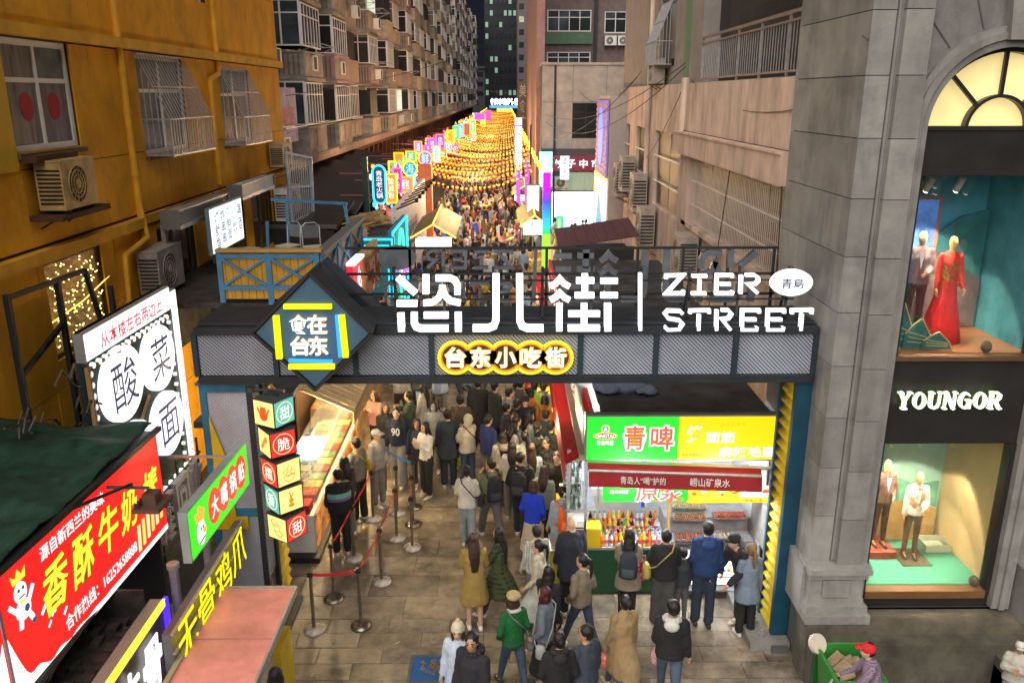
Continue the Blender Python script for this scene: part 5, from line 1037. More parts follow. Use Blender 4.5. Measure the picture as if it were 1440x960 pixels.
for k, (ri, ro, c0, c1) in enumerate(((.93,1.02,-.12,.02),(1.02,1.1,-.12,.06),(1.1,1.17,-.12,.03))):
    m = MB(YF); m.ring(cxw, zw, ri, ro, c0, c1, 32, t0=0, t1=pi); m.box(cxw-ro,1.0,c0,cxw-ri,zw,c1); m.box(cxw+ri,1.0,c0,cxw+ro,zw,c1); m.build('arch_moulding', M_STONE, stx)
m = MB(YF); m.prism([(cxw-.16,zw+1.0),(cxw+.16,zw+1.0),(cxw+.24,zw+1.9),(cxw-.24,zw+1.9)], -.1, .12); m.build('keystone', M_STONE, stx)
for j, a in enumerate((30,50,70,110,130,150)): m = MB(YF); a = R(a); m.bar((cxw+1.2*cos(a),zw+1.2*sin(a),-.035),(cxw+2.1*cos(a),zw+2.1*sin(a),-.035),.015); m.build('joint_line', M_STONED, stx)
m = MB(); m.box(7.35,SY-.25,1.0,7.6,SY+.1,12); m.box(7.2,SY-.35,.95,7.8,SY+.1,1.7); m.box(7.6,SY-.1,.95,14,SY+2,12); m.build('right_pier', M_STONE, stx)
m = MB(); m.box(SX0-.1,SY-.35,10.2,9,SY+.1,10.5); m.build('cornice', M_STONE, stx)
FRM = paint((.022,.02,.02), .4); wl, wr = cxw-.93, cxw+.93
# glazing bands
for nm, z0, z1 in (('dark_band',7.06,7.62),('name_band',3.5,4.68),('sill_band',.97,1.16)): m = MB(YF); m.box(wl,z0,-.25,wr,z1,-.1); m.build(nm, FRM, stx)
for x in (wl,wr-.07): m = MB(YF); m.box(x,1.16,-.25,x+.07,3.5,-.08); m.box(x,4.68,-.25,x+.07,7.06,-.08); m.build('window_jamb', FRM, stx)
m = MB(YF); m.box(wl+.07,1.12,-.24,wr-.07,1.23,-.06); m.build('wooden_sill', paint((.16,.08,.03), .5), stx); m = MB(YF); m.box(wl,4.68,-.2,wr,4.74,-.06); m.build('wooden_sill', paint((.12,.06,.03)), stx)
# fanlight
m = MB(YF); m.prism([(cxw+.9*cos(pi*i/24), zw+.02+.9*sin(pi*i/24)) for i in range(25)], -.3, -.28); m.build('fanlight_glow', mat('fanlight', (.95,.75,.33), .5, emit=.62, var=.12, nscale=1.2), stx)
m = MB(YF); m.ring(cxw,zw,.88,.93,-.25,-.1,32,t0=0,t1=pi); m.ring(cxw,zw,.36,.40,-.24,-.14,24,t0=0,t1=pi)
for a in (45,90,135): a = R(a); m.bar((cxw+.38*cos(a),zw+.38*sin(a),-.19),(cxw+.9*cos(a),zw+.9*sin(a),-.19),.045)
m.box(wl,zw-.02,-.25,wr,zw+.03,-.08); m.build('fanlight_bars', FRM, stx)
# display boxes (floor, back, sides, ceiling) built as rooms behind the glass
def room(z0, z1, floorc, backm, nm, dep=1.7):
    m = MB(YF); m.box(wl,z0-.02,-dep,wr,z0,-.25); m.build(nm+'_floor', floorc, stx); m = MB(YF); m.box(wl-.05,z0,-dep-.05,wr+.6,z1,-dep); m.build(nm+'_backdrop', backm, stx)
    m = MB(YF); m.box(wl-.05,z0,-dep,wl,z1,-.26); m.box(wr,z0,-dep,wr+.04,z1,-.26); m.build(nm+'_side', mat('teal_side', (.08,.32,.38), .6, var=.3) if z0 > 3 else paint((.62,.48,.24)), stx); m = MB(YF); m.box(wl,z1,-dep,wr,z1+.03,-.26); m.build(nm+'_ceiling', paint((.12,.25,.25)), stx)
room(4.74,7.04, mat('oak_floor', (.30,.13,.055), .4, var=.3, nscale=2, stretch=(.4,3,1)), mat('sea_mural', (.08,.40,.50), .6, var=.35, nscale=.9), 'upper_display')
room(1.24,3.5, mat('jade_floor', (.07,.30,.20), .35, var=.08), mat('jade_backdrop', (.24,.42,.34), .6, var=.3, nscale=.9), 'lower_display')
def hills(z0, s, cols, nm, y=-1.55):
    for k, (pts, c_) in enumerate(cols): m = MB(YF); m.prism([(wl+.02+x*s, z0+z*s) for x, z in pts], y+.04*k, y+.04*k+.03); m.build(nm, c_, stx)
hills(1.24, 1, [([(0,0),(1.7,0),(1.7,1.0),(1.3,.95),(.9,1.15),(.5,1.5),(.2,1.3),(0,1.5)][::1], mat('mural_hill_a',(.09,.33,.20),.7,var=.2)), ([(0,0),(1.7,0),(1.7,.55),(1.2,.7),(.8,.6),(.4,.9),(0,.8)], mat('mural_hill_b',(.36,.22,.07),.7,var=.2))], 'mural_hill')
hills(4.76, 1, [([(0.3,0),(1.8,0),(1.8,1.7),(1.4,1.6),(1.0,1.25),(.6,1.2),(.3,1.0)], mat('mural_hill_c',(.02,.17,.18),.7,var=.3)), ([(.4,0),(1.8,0),(1.8,.7),(1.4,.95),(1.0,1.15),(.7,1.1)], mat('mural_hill_d',(.16,.12,.11),.7,var=.4,nscale=2))], 'mural_hill')
GLS = mat('shop_glass', (.9,.95,.95), .02, trans=1., var=0, alpha=.10)
for z0, z1 in ((4.74,7.06),(1.24,3.5)): m = MB(YF); m.box(wl+.07,z0,-.2,wr-.07,z1,-.19); m.build('shop_pane', GLS, stx)
for i, (x, z) in enumerate(((5.6,6.98),(6.0,6.98),(5.5,3.46),(5.9,3.46),(6.35,3.46))):
    t = thing('spotlight', 'spotlight %s in the %s display window' % (('left','right','left','middle','right')[i], 'upper' if z > 5 else 'lower'), 'spotlight', (x,SY+.75,z)); m = MB(); m.tube((x,SY+.75,z),(x-.03,SY+.85,z-.18),.045,n=10); m.build('can', paint((.7,.6,.45)), t); m = MB(); m.tube((x-.03,SY+.85,z-.18),(x-.032,SY+.855,z-.185),.04,n=10); m.build('lens', em((1,.9,.65),5), t)
    L_ = bpy.data.lights.new('display_lamp','SPOT'); L_.energy = 330 if z > 5 else 260; L_.spot_size = R(75); L_.shadow_soft_size = .05; L_.color = (1,.85,.62); lo = bpy.data.objects.new('display_lamp', L_); _C.link(lo); lo.parent = t; lo.location = (-.03,.06,-.2); lo.rotation_euler = (R(14),0,R(0))
yx0, yz0 = gp(1262,577,SY-.05); yx1, yz1 = gp(1416,553,SY-.05); cw = (yx1-yx0)/7.0; ch_ = yz1-yz0
def serif_letter(L):
    T, t_, sf = .2, .08, .07; S = []; B = []
    def ell(a0, a1, cx=.5, rx=.36, ry=.43):
        n = 20; return [((cx+rx*cos(R(a0+(a1-a0)*k/n)), .5+ry*sin(R(a0+(a1-a0)*k/n))), (T-(T-t_)*abs(sin(R(a0+(a1-a0)*k/n)))**1.5)) for k in range(n+1)]
    if L == 'Y': S = [((.18,1),(.52,.45),T),((.88,1),(.52,.45),t_),((.52,.5),(.52,0),T)]; B = [(0,.38,1),(.7,1.02,1),(.32,.74,0)]
    if L == 'U': S = [((.2,1),(.2,.32),T),((.2,.32),(.3,.1),T),((.3,.1),(.5,.04),.12),((.5,.04),(.74,.12),t_),((.74,.12),(.84,.35),t_),((.84,.35),(.84,1),t_)]; B = [(.03,.4,1),(.7,.98,1)]
    if L == 'N': S = [((.17,0),(.17,1),t_),((.17,1),(.84,0),T),((.84,0),(.84,1),t_)]; B = [(.0,.3,1),(.03,.32,0),(.7,.98,1)]
    if L == 'R': S = [((.2,0),(.2,1),T),((.2,.96),(.6,.96),t_),((.6,.96),(.76,.84),.14),((.76,.86),(.76,.64),T),((.76,.64),(.6,.5),.14),((.6,.5),(.2,.5),t_),((.48,.5),(.86,0),T)]; B = [(.03,.36,1),(.03,.38,0),(.74,1.0,0)]
    if L in 'OG':
        e = ell(0,360) if L == 'O' else ell(50,310)
        for k in range(len(e)-1): S.append((e[k][0], e[k+1][0], max(t_, (e[k][1]+e[k+1][1])/2)))
    if L == 'G': S += [((.8,.45),(.8,.1),T)]; B = [(.55,.95,.47)]
    return S, B
for k, L in enumerate('YOUNGOR'):
    for nm, mm, c0, c1, g_ in (('letter_halo', em((.25,.5,.06),.8,False), -.04, -.035, .035), ('shop_letter', em((.97,1,.85),1.6), -.03, .02, 0)):  # halo: the letters' green glow built as a wider flat copy
        m = MB(YF); S, B = serif_letter(L); ox_ = yx0+cw*k; tr = lambda p: (ox_+cw*(.04+.9*p[0]), yz0+ch_*p[1])
        for q, (p, p2, wd) in enumerate(S): a_, b_ = Vector(tr(p)), Vector(tr(p2)); d_ = (b_-a_).normalized()*(.012 if L in 'OG' else .004); m.stroke([tuple(a_-d_), tuple(b_+d_)], (wd+g_*1.6)*cw*.9, c0+q*.0004, c1+q*.0004)
        for (a_, b_, z_) in B: x0_, zz = tr((a_, z_)); x1_, _ = tr((b_, z_)); hh = .07*ch_; m.box(x0_-g_*.1, zz-(hh if z_ == 1 else 0)-g_*.2, c0-.002, x1_+g_*.1, zz+(0 if z_ == 1 else hh)+g_*.2, c1+.006)
        m.build(nm, mm, stx)
# steps
m = MB(); m.box(SX0-.02,9.86,0,14,SY+.1,.95); m.build('terrace', paint((.14,.12,.09), .9, .35), stx)
m = MB(); m.box(SX0-.0,9.62,0,14,9.86,.78); m.build('lower_step', paint((.11,.10,.075), .9, .35), stx)
for i in range(4): m = MB(); m.box(6.75+.28*i*0,8.5+.28*i,0,14,9.62,.15+.16*i); m.build('stair_step', paint((.10,.09,.07), .9, .35), stx)
m = MB(); m.box(SX0-.25,SY+.3,0,SX0-.02,GY+2,.0+.12); m.build('kerb', M_STONED, stx)
# ---------------- beer stall at right
def lamp_in(root, p, e, col, rad=.12):   # the light of a lit tube, kept with its stall
    L_ = bpy.data.lights.new('tube_light','POINT'); L_.energy = e; L_.color = col; L_.shadow_soft_size = rad; lo = bpy.data.objects.new('tube_light', L_); _C.link(lo); lo.parent = root; lo.location = Vector(p)-_ORG[root.name]
bs = thing('beer_stall', 'bright drinks and skewer stall with green and yellow fascia at right', 'stall', (2.7,12.3,0)); BF_ = Fr((0,12,0),(1,0,0))
M_STALLW = paint((.55,.57,.58), .5); LEDW = em((.92,.97,1), 12)
m = MB(); m.box(1.28,13.9,0,4.2,13.95,3.1); m.box(4.17,12.05,0,4.2,13.9,3.1); m.box(1.25,12.4,1.0,1.28,13.9,3.1); m.build('stall_wall', M_STALLW, bs)
m = MB(); m.box(1.5,12.05,3.22,4.15,16.2,3.27)
m.build('roof', mat('roof_felt', (.055,.055,.058), .8, var=.5, nscale=2.2, bump=.4), bs)
m = MB(); m.ball((2.0,13.1,3.33),.42,.25,.1,12,6); m.ball((1.7,13.0,3.34),.25,.3,.09,12,6); m.ball((2.35,12.85,3.33),.2,.15,.07,12,6)
for v in range(len(m.V)): p_ = m.V[v]; m.V[v] = (p_[0]+.05*mn.noise(Vector(p_)*7), p_[1]+.08*mn.noise(Vector(p_)*8+Vector((5,0,0))), p_[2]+.06*mn.noise(Vector(p_)*9))
tag(m.build('cloth_bundle', cloth((.16,.20,.30)), None, None, True), 'crumpled blue grey cloth lying on the dark stall roof', 'cloth')
def gq(x, y, Y): v = aY(x, y, Y); return v.x, v.z
a0, b1 = gq(826,586,11.95); a1, b0 = gq(1094,645,11.95); am, _ = gq(955,600,11.95)
sF = Fr((0,11.95,0),(1,0,0)); m = MB(sF); m.box(a0-.03,b0-.03,-.15,a1+.03,b1+.03,-.004); m.build('fascia_box', paint((.25,.27,.28), .4, .2, .4), bs)
m = MB(sF); m.box(a0,b0,-.004,am,b1,.01); m.build('green_face', em((.02,.72,.03),1.05), bs); m = MB(sF); m.box(am,b0,-.004,a1,b1,.01); m.build('yellow_face', em((1,.66,.0),.95), bs)
def sp(x, y, Y=11.95): return gq(x, y, Y)
cx_, cz_ = sp(851,612); m = MB(sF); m.disc(cx_, cz_, .19, .012,.016, 24, .055); m.disc(cx_, cz_+.11,.07,.010,.014,18,.075); m.build('badge_gold_print', pr((1,.75,.15),1.1), bs); m = MB(sF); m.disc(cx_, cz_, .18, .016,.02, 24, .047); m.build('badge_red_print', pr((.85,.03,.03),1), bs); m = MB(sF); m.disc(cx_, cz_+.115,.05,.014,.018,18,.055); m.build('badge_blue_print', pr((.1,.35,.7),1), bs)
m = MB(sF); m.prism([(cx_-.025,cz_+.09),(cx_+.025,cz_+.09),(cx_,cz_+.15)],.018,.021); m.build('drop_print', pr((1,1,1),1.3), bs)
text('TSINGTAO', sF, cx_-.165,cz_-.032,cx_+.165,cz_+.032, pr((1,1,1),1.3), bs, c=.024, weight=.012); text('青岛啤酒', sF, cx_-.13,cz_-.16,cx_+.13,cz_-.075, pr((1,1,1),1.3), bs, c=.015, weight=.008)
for ch, x0_, x1_ in (('青',877,908),('啤',914,948)):
    text(ch, sF, *sp(x0_,632), *sp(x1_,598), pr((1,1,1),1.5), bs, c=.013, weight=.06, grow=.022, name='outline_print'); text(ch, sF, *sp(x0_,632), *sp(x1_,598), pr((.85,.10,.05),1), bs, c=.017, weight=.02, name='character_print')
for s_, x0_, y0_, x1_, y1_ in (('面筋',992,622,1034,606),('麻辣毛蛋',1010,642,1091,627)): text(s_, sF, *sp(x0_,y0_), *sp(x1_,y1_), pr((1,1,1),1.5), bs, c=.015, weight=.014, name='lettering_print')
text('烤', sF, *sp(962,621), *sp(988,597), pr((.95,1,.3),1.5), bs, c=.018, weight=.03, shear=.2, name='character_print'); text('烤', sF, *sp(962,621), *sp(988,597), pr((.9,.4,.15),1), bs, c=.014, weight=.06, grow=.02, shear=.2, name='outline_print'); text('百年老字号', sF, *sp(1012,599), *sp(1050,594), pr((1,.5,.0),1), bs, c=.015, weight=.01); text('京东中国老店', sF, *sp(958,641), *sp(988,637), pr((.45,.25,.0),.7), bs, c=.015)
# maroon roll-up awning
av = thing('awning', 'maroon awning valance with white characters over the drinks counter', 'awning', (2.6,11.5,2.2)); p0, p1, p2, p3 = aY(828,684,11.45), aY(1072,692,11.45), aY(1072,673,11.5), aY(828,663,11.5)
AU = Vector((p1.x-p0.x, 0, p1.z-p0.z)); AF = Fr(p0, AU, p3-p0); La = AU.length; Ha = (p3-p0).length
m = MB(AF)
n = 40; vs = []; 
for i in range(n+1):
    for j in range(4): vs.append((La*i/n, Ha*j/3, .02*sin(i*1.7)*(.4-.1*j)+.0))
m.add(vs, [(i*4+j,(i+1)*4+j,(i+1)*4+j+1,i*4+j+1) for i in range(n) for j in range(3)]); m.build('valance', mat('maroon_canvas', (.30,.012,.02), .8, var=.15, bump=.3, emit=.04), av, None, True)
m = MB(AF); m.tube((0,Ha+.02,0),(La,Ha+.02,0),.025,n=8); m.build('front_rail', M_STEEL, av); m = MB(AF); m.tube((0,Ha+.06,-.1),(La,Ha+.06,-.1),.06,n=14); m.build('rolled_canvas', mat('red_canvas', (.45,.02,.02), .75, var=.3, nscale=6, bump=.6, stretch=(.3,1,1)), av)
m = MB(AF); m.box(0,Ha+.09,-.3,La+.2,Ha+.12,-.1); m.build('casing', M_STEEL, av); text('青岛人“喝”护的', AF, La*.18,Ha*.28,La*.44,Ha*.8, paint((.75,.72,.7)), av, c=.03, weight=.01); text('崂山矿泉水', AF, La*.58,Ha*.28,La*.81,Ha*.85, paint((.75,.72,.7)), av, c=.03, weight=.01)
for x_ in (0.1, La-.05): m = MB(AF); m.bar((x_,Ha,0),(x_,Ha+.12,-.5),.03); m.bar((x_,Ha+.02,0),(x_,Ha-.1,-.5),.03); m.build('folding_arm', M_WHITE, av)
# second fascia under the awning
LYY = 12.02; lF = Fr((0,LYY,0),(1,0,0)); l0 = gq(847,704,LYY); l1 = gq(1088,680,LYY); lm = gq(967,700,LYY)[0]
m = MB(lF); m.box(l0[0],l0[1],0,lm,l1[1],.02); m.build('lower_green_face', em((.02,.72,.03),1.), bs); m = MB(lF); m.box(lm,l0[1]-.03,0,l1[0],l1[1]-.03,.02); m.build('lower_yellow_face', em((1,.72,.02),1.), bs); text('原浆', lF, *gq(893,704,LYY), *gq(962,676,LYY), pr((1,1,1),1.4), bs, c=.024, weight=.06, grow=.02); text('原浆', lF, *gq(893,704,LYY), *gq(962,676,LYY), pr((.85,.12,.1),1), bs, c=.03, weight=.02); text('青岛啤酒', lF, *gq(857,693,LYY), *gq(884,688,LYY), pr((1,1,1),1.4), bs, c=.024, weight=.02); text('特色小串', lF, *gq(1046,705,LYY), *gq(1072,700,LYY), pr((.5,.3,0),.7), bs, c=.024)
m = MB(lF); m.box(*gq(1040,698,LYY),.02,*gq(1086,682,LYY),.026); m.build('poster_print', pr((1,1,.95),1.2), bs); 
for i in range(16): m = MB(lF); x_, z_ = gq(rnd.uniform(972,1080), rnd.uniform(684,697), LYY); m.disc(x_,z_,rnd.uniform(.03,.06),.026+.001*i,.03+.001*i,8,.03); m.build('food_print', pr(rnd.choice([(.9,.35,.05),(.75,.1,.03),(.2,.6,.15),(.95,.7,.3)]),1), bs)
m = MB(); m.box(1.5,11.75,2.26,4.0,11.80,2.29); m.build('led_strip', LEDW, bs); lamp_in(bs, (2.0,11.85,2.2), 85, (.9,.97,1)); lamp_in(bs, (3.4,11.85,2.2), 85, (.9,.97,1)); lamp_in(bs, (2.6,12.9,2.75), 60, (.92,.97,1))
m = MB(); m.box(1.5,13.2,2.9,4.0,13.26,2.93); m.build('led_strip', em((.92,.97,1), 9), bs)
# counter
CZ = .92; m = MB(BF_); m.box(1.35,.06,-.55,2.62,CZ-.04,.0); m.build('counter_front', mat('dark_green_front', (.012,.09,.035), .5, var=.15), bs); m = MB(BF_); m.box(1.15,CZ-.04,-.9,2.66,CZ,.04); m.build('counter_top', M_STEEL, bs)
text('原', BF_, 1.86,.25,2.3,.75, paint((.75,.72,.7)), bs, c=.006, weight=.06, grow=.02); text('原', BF_, 1.86,.25,2.3,.75, paint((.55,.02,.06)), bs, c=.01, weight=.02)
m = MB(BF_); m.box(1.13,.06,-.55,1.34,CZ-.06,.01); m.build('yellow_side', paint((.62,.5,.02)), bs)
m = MB(); m.box(2.68,12.0,.35,3.98,12.55,.85); m.build('chest_body', M_STEEL, bs); m = MB(BF_); m.box(2.72,.38,.0,3.95,.84,.02); m.build('chest_face', mat('lit_poster', (1,.96,.9), .4, emit=2.4, var=.0), bs)
for i in range(34): m = MB(BF_); m.disc(rnd.uniform(2.85,3.85),rnd.uniform(.45,.78),rnd.uniform(.02,.07),.021+.0005*i,.024+.0005*i,9,rnd.uniform(.02,.05)); m.build('food_print', pr(rnd.choice([(1,.6,.1),(.9,.2,.1),(.3,.75,.3),(.9,.9,.3),(.2,.45,.8)]),1.2), bs)
for i, z in enumerate((.3,.16)): m = MB(); m.box(2.68,11.85-.0*i,z,3.98,12.0,z+.03); m.build('chest_shelf', em((.95,.98,1),2.) if i == 0 else M_STEEL, bs)
m = MB(); m.box(2.68,12.1,.9,4.1,12.6,.95); m.box(2.68,12.5,.95,4.1,12.95,1.18); m.build('grill_counter', M_STEEL, bs)
m = MB(); m.box(2.62,12.0,.0,2.67,12.05,2.6); m.build('post', paint((.45,.3,.12)), bs); m = MB(); m.box(1.27,12.0,1.0,1.31,12.04,2.7); m.build('post', M_STEEL, bs)
# drinks: bottles on the counter, cans on the shelves behind
def bottle(col, cap, h=.24, r=.034):
    t = thing('drink_bottle', 'x x x x', 'bottle', (0,0,-50)); m = MB(); m.loft([(0,0,0,r,r),(0,0,h*.05,r*1.02,r*1.02),(0,0,h*.6,r,r),(0,0,h*.8,r*.45,r*.45),(0,0,h*.9,r*.4,r*.4)],10); o = m.data('bottle_body', [mat('bottle_%d%d%d'%tuple(v*9 for v in col), col, .15, var=.05)], smooth=True); part(o, 'liquid_body', t)
    m = MB(); m.loft([(0,0,h*.25,r*1.04,r*1.04),(0,0,h*.5,r*1.04,r*1.04)],10,cap=False); part(m.data('wrap', [paint((.7,.7,.7) if col[0] < .5 else (.6,.1,.08))]), 'wrapper', t); m = MB(); m.loft([(0,0,h*.9,r*.5,r*.5),(0,0,h,r*.5,r*.5)],8); part(m.data('cap', [paint(cap)]), 'cap', t); return Proto(t)
BT = [('orange drink',(.75,.25,.02),(.6,.1,.02)),('blue capped water',(.55,.62,.68),(.03,.12,.55)),('red tea',(.35,.04,.02),(.6,.04,.03)),('green tea',(.10,.38,.12),(.05,.4,.1)),('yellow juice',(.75,.55,.05),(.7,.45,.02)),('white milk tea',(.7,.66,.6),(.05,.2,.5)),('cola brown',(.05,.02,.015),(.6,.02,.02))]
protos = [bottle(c, k) for _, c, k in BT]
for j in range(5):
    for i in range(15):
        k = rnd.randrange(7) if j > 0 else (0,4,0,5,1)[i%5]; x = 1.42+.078*i+rnd.uniform(-.01,.01); y = 12.03+.1*j; z = CZ+(.0 if j < 3 else .09*(j-2))
        protos[k].put((x,y,z), 0, '%s bottle, %s from the left in the %s row of the stall counter' % (BT[k][0], ORD[i], ORD[j]), 'drink bottles on the stall counter')
m = MB(); m.box(1.38,12.28,CZ,2.6,12.5,CZ+.085); m.box(1.38,12.4,CZ+.085,2.6,12.5,CZ+.17); m.build('display_step', M_WHITE, bs)
sh = thing('drinks_fridge', 'white shelved fridge of cans at the back of the drinks stall', 'fridge', (1.9,13.6,.9)); m = MB(); m.box(1.4,13.85,.9,2.5,13.9,2.5); m.box(1.36,13.4,.9,1.4,13.9,2.5); m.box(2.5,13.4,.9,2.54,13.9,2.5); m.build('cabinet', M_WHITE, sh); m = MB()
for k in range(5): m = MB(); m.box(1.4,13.42,1.25+.24*k,2.5,13.85,1.27+.24*k); m.build('shelf', em((.8,.85,1),1.5), sh)
m = MB(); m.box(2.44,13.38,.9,2.5,13.42,2.5); m.build('blue_edge', paint((.02,.06,.5)), sh)
c0 = MB(); c0.loft([(0,0,0,.03,.03),(0,0,.12,.03,.03),(0,0,.13,.024,.024)],8); cme = c0.data('can', [None]); CC = [(.02,.25,.45),(.05,.35,.15),(.5,.05,.05),(.4,.42,.45),(.05,.12,.3),(.45,.3,.05)]
for k in range(5):
    for i in range(14):
        o = bpy.data.objects.new('drink_can', cme); _C.link(o); o.location = (1.45+.076*i, 13.48, 1.27+.24*k); o.material_slots[0].link = 'OBJECT'; q = rnd.randrange(6); o.material_slots[0].material = paint(CC[q], .35); tag(o, '%s drink can, %s from the left on the %s fridge shelf from the bottom' % (('blue','green','red','silver','navy','amber')[q], ORD[i], ORD[k]), 'can', 'drink cans on the fridge shelves')
# skewer trays
for i, (x, y, z, c, lb) in enumerate(((2.8,12.3,1.19,(.36,.13,.02),'tray of brown meat skewers left on the grill counter'),(3.5,12.35,1.19,(.55,.07,.02),'tray of red sausages at right on the grill counter'),(2.8,12.05,.96,(.30,.08,.03),'front left tray of dark red skewers'),(3.35,12.05,.96,(.42,.36,.22),'front right tray of pale bundled skewers'),(2.85,12.62,1.25,(.5,.36,.1),'raised back tray of yellow tofu skewers'))):
    t = thing('food_tray', lb, 'tray', (x+.27,y+.1,z)); m = MB(); m.box(x,y,z,x+.56,y+.24,z+.015); m.box(x,y,z,x+.56,y+.01,z+.05); m.box(x,y+.23,z,x+.56,y+.24,z+.05); m.box(x,y,z,x+.01,y+.24,z+.05); m.box(x+.55,y,z,x+.56,y+.24,z+.05); m.build('tray', M_STEEL, t)
    for k in range(16): m = MB(); xx = x+.03+.033*k; m.tube((xx,y+.02,z+.04+rnd.random()*.03),(xx+rnd.uniform(-.01,.02),y+.21,z+.05),.014,n=6); m.tube((xx,y+.0,z+.04),(xx,y-.05,z+.05),.003,n=4); m.build('skewer', mat('skewer_%d'%i, c, .45, var=.5, nscale=25, bump=.4), t)
# glassware rack and boxes left of stall
gr = thing('bottle_rack', 'rack of empty glass bottles and cups left of the stall', 'rack', (1.25,12.6,.9)); m = MB(); m.box(1.0,12.3,.9,1.06,12.34,2.5); m.box(1.5,12.28,.9,1.54,12.32,2.5)
for z in (.92,1.4,1.9,2.35): m.box(.95,12.3,z,1.5,13.3,z+.02)
m.build('rack_frame', M_STEEL, gr); m = MB()
for i in range(170): x, y, z = rnd.uniform(.98,1.24), rnd.uniform(12.3,12.9), rnd.choice((.94,1.06,1.18,1.42,1.56,1.68,1.92,2.04,2.16)); m.loft([(x,y,z,.025,.025),(x,y,z+.08,.028,.028),(x,y,z+.12,.012,.012)],6)
stuff(m.build('glass_bottle_pile', mat('glassware', (.42,.55,.52), .12, var=.7, nscale=12), gr))
t = thing('ice_machine', 'white ice machine with louvred side beside the glass bottles', 'machine', (1.0,12,.88)); m = MB(BF_); m.box(1.02,.88,-.35,1.32-.02,1.38,.0); m.build('casing', M_WHITE, t); m = MB(BF_)
for k in range(8): m.box(1.05,.94+.045*k,.0,1.26,.96+.045*k,.006)
m.build('louvre', M_DARK, t)
t = thing('yellow_box', 'yellow plastic box on the counter beside the ice machine', 'box', (1.45,11.95,.88)); m = MB(BF_); m.box(1.31,.93,-.2,1.44+.1,1.25,.06); m.build('body', paint((.68,.5,.01)), t); m = MB(BF_); m.box(1.3,1.25,-.22,1.55,1.29,.07); m.build('lid', paint((.75,.58,.02)), t)
t = thing('drinks_cart', 'small steel cart with yellow panels at the left of the stall', 'cart', (.95,12.1,0)); m = MB(BF_); m.box(.72,.84,-.5,1.13,.88,.05); m.build('top', M_STEEL, t); m = MB(BF_); m.box(.74,.1,-.45,1.12,.84,.0); m.build('body', paint((.6,.48,.02)), t)
# red awnings of the stalls farther along the right
AWX = 1.0
for k, (y0, y1) in enumerate(((11.95,16.8),(17.0,21.4),(21.8,26))):
    t = thing('stall_row_unit', ('nearest','second','third')[k]+' stall of the right row, red awning along the street', 'stall', (2,(y0+y1)/2,0)); z0 = 2.45
    m = MB(); m.add([(AWX-.07,y0,z0-.38),(AWX-.07,y1,z0-.38),(AWX-.05,y1,z0-.04),(AWX-.05,y0,z0-.04)],[(0,1,2,3),(3,2,1,0)]); m.add([(AWX-.05,y0,z0-.035),(AWX-.05,y1,z0-.035),(AWX+.16,y1,z0+.08),(AWX+.16,y0,z0+.08)],[(0,1,2,3),(3,2,1,0)]); m.build('awning_sheet', mat('scarlet_canvas', (.45,.015,.025), .75, var=.18, bump=.2), t)
    m = MB(); m.box(AWX+.16,y0,z0+.04,AWX+.38,y1,z0+.12); m.build('gutter_board', paint((.30,.235,.17)), t); m = MB(); m.box(AWX+.38,y0,z0+.1,AWX+.46,y1,z0+.55); m.build('fascia', mat('red_fascia', (.5,.03,.02), .5, emit=.25, var=.3, nscale=5), t)
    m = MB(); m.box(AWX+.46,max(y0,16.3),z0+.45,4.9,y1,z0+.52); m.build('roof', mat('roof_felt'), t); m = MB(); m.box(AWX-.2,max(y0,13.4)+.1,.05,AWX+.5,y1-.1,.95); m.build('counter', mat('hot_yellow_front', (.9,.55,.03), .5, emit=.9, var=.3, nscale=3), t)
    m = MB(); m.box(AWX+.1,max(y0,13.4)+.2,z0-.1,AWX+.14,y1-.2,z0-.05); m.build('led_strip', em((1,.85,.45), 16), t)
    lamp_in(t, (AWX-.25,y0+2.2,z0-.2), 110, (1,.78,.42))
    F_ = Fr((AWX+.36,y1-.6,z0+.18),(0,-1,0)); F_.n = Vector((-1,0,0)); text('鱿鱼 烤生蚝 海鲜', F_, 0,0,2.6,.35, em((1,.9,.8),1.,False), t, c=.1); m = MB(); m.box(AWX-.33,y0+1.0,z0-.22,AWX-.325,y0+1.0,z0-.1) if 0 else None
# ---------------- left food counter with glass case and brown awning
lf = thing('food_counter', 'glass fronted snack counter under the brown awning at left', 'stall', (-3.8,15.3,0)); m = MB(); m.box(-4.3,13.2,.12,-3.42,17.6,.85); m.build('counter_body', M_WHITE, lf); m = MB(); m.box(-4.4,13.0,0,-3.32,17.8,.12); m.build('plinth', M_DARK, lf)
m = MB(); m.box(-3.42,13.3,.15,-3.4,17.5,.8); m.build('menu_front', mat('menu_front', (.75,.30,.08), .5, emit=.5, var=.7, nscale=3), lf)  # menu colours, with emission added so the front looks bright and warm
GC = mat('case_glass', (.75,.9,.9), .05, alpha=.10, var=0); m = MB(); m.box(-3.46,13.6,.86,-3.44,17.5,1.3); m.box(-4.2,13.6,1.3,-3.44,17.5,1.32); m.box(-4.2,13.6,.86,-3.44,13.62,1.3); m.build('glass_case', GC, lf)
m = MB(); m.box(-4.2,13.7,.86,-3.5,17.5,.9); m.build('warm_tray', mat('food_bed', (.55,.28,.06), .6, emit=.25, var=.6, nscale=7), lf)  # slight emission in the food colour makes the case contents look lit
for i in range(22):
    m = MB(); y_ = 13.75+.34*(i//2); x_ = -4.15+.36*(i%2); m.box(x_,y_,.9,x_+.3,y_+.28,.98); m.build('food_bin', mat('bin_%d'%(i%6), ((.7,.45,.1),(.6,.12,.05),(.65,.55,.35),(.75,.6,.1),(.35,.15,.06),(.3,.4,.12))[i%6], .5, var=.6, nscale=22, bump=.5), lf)
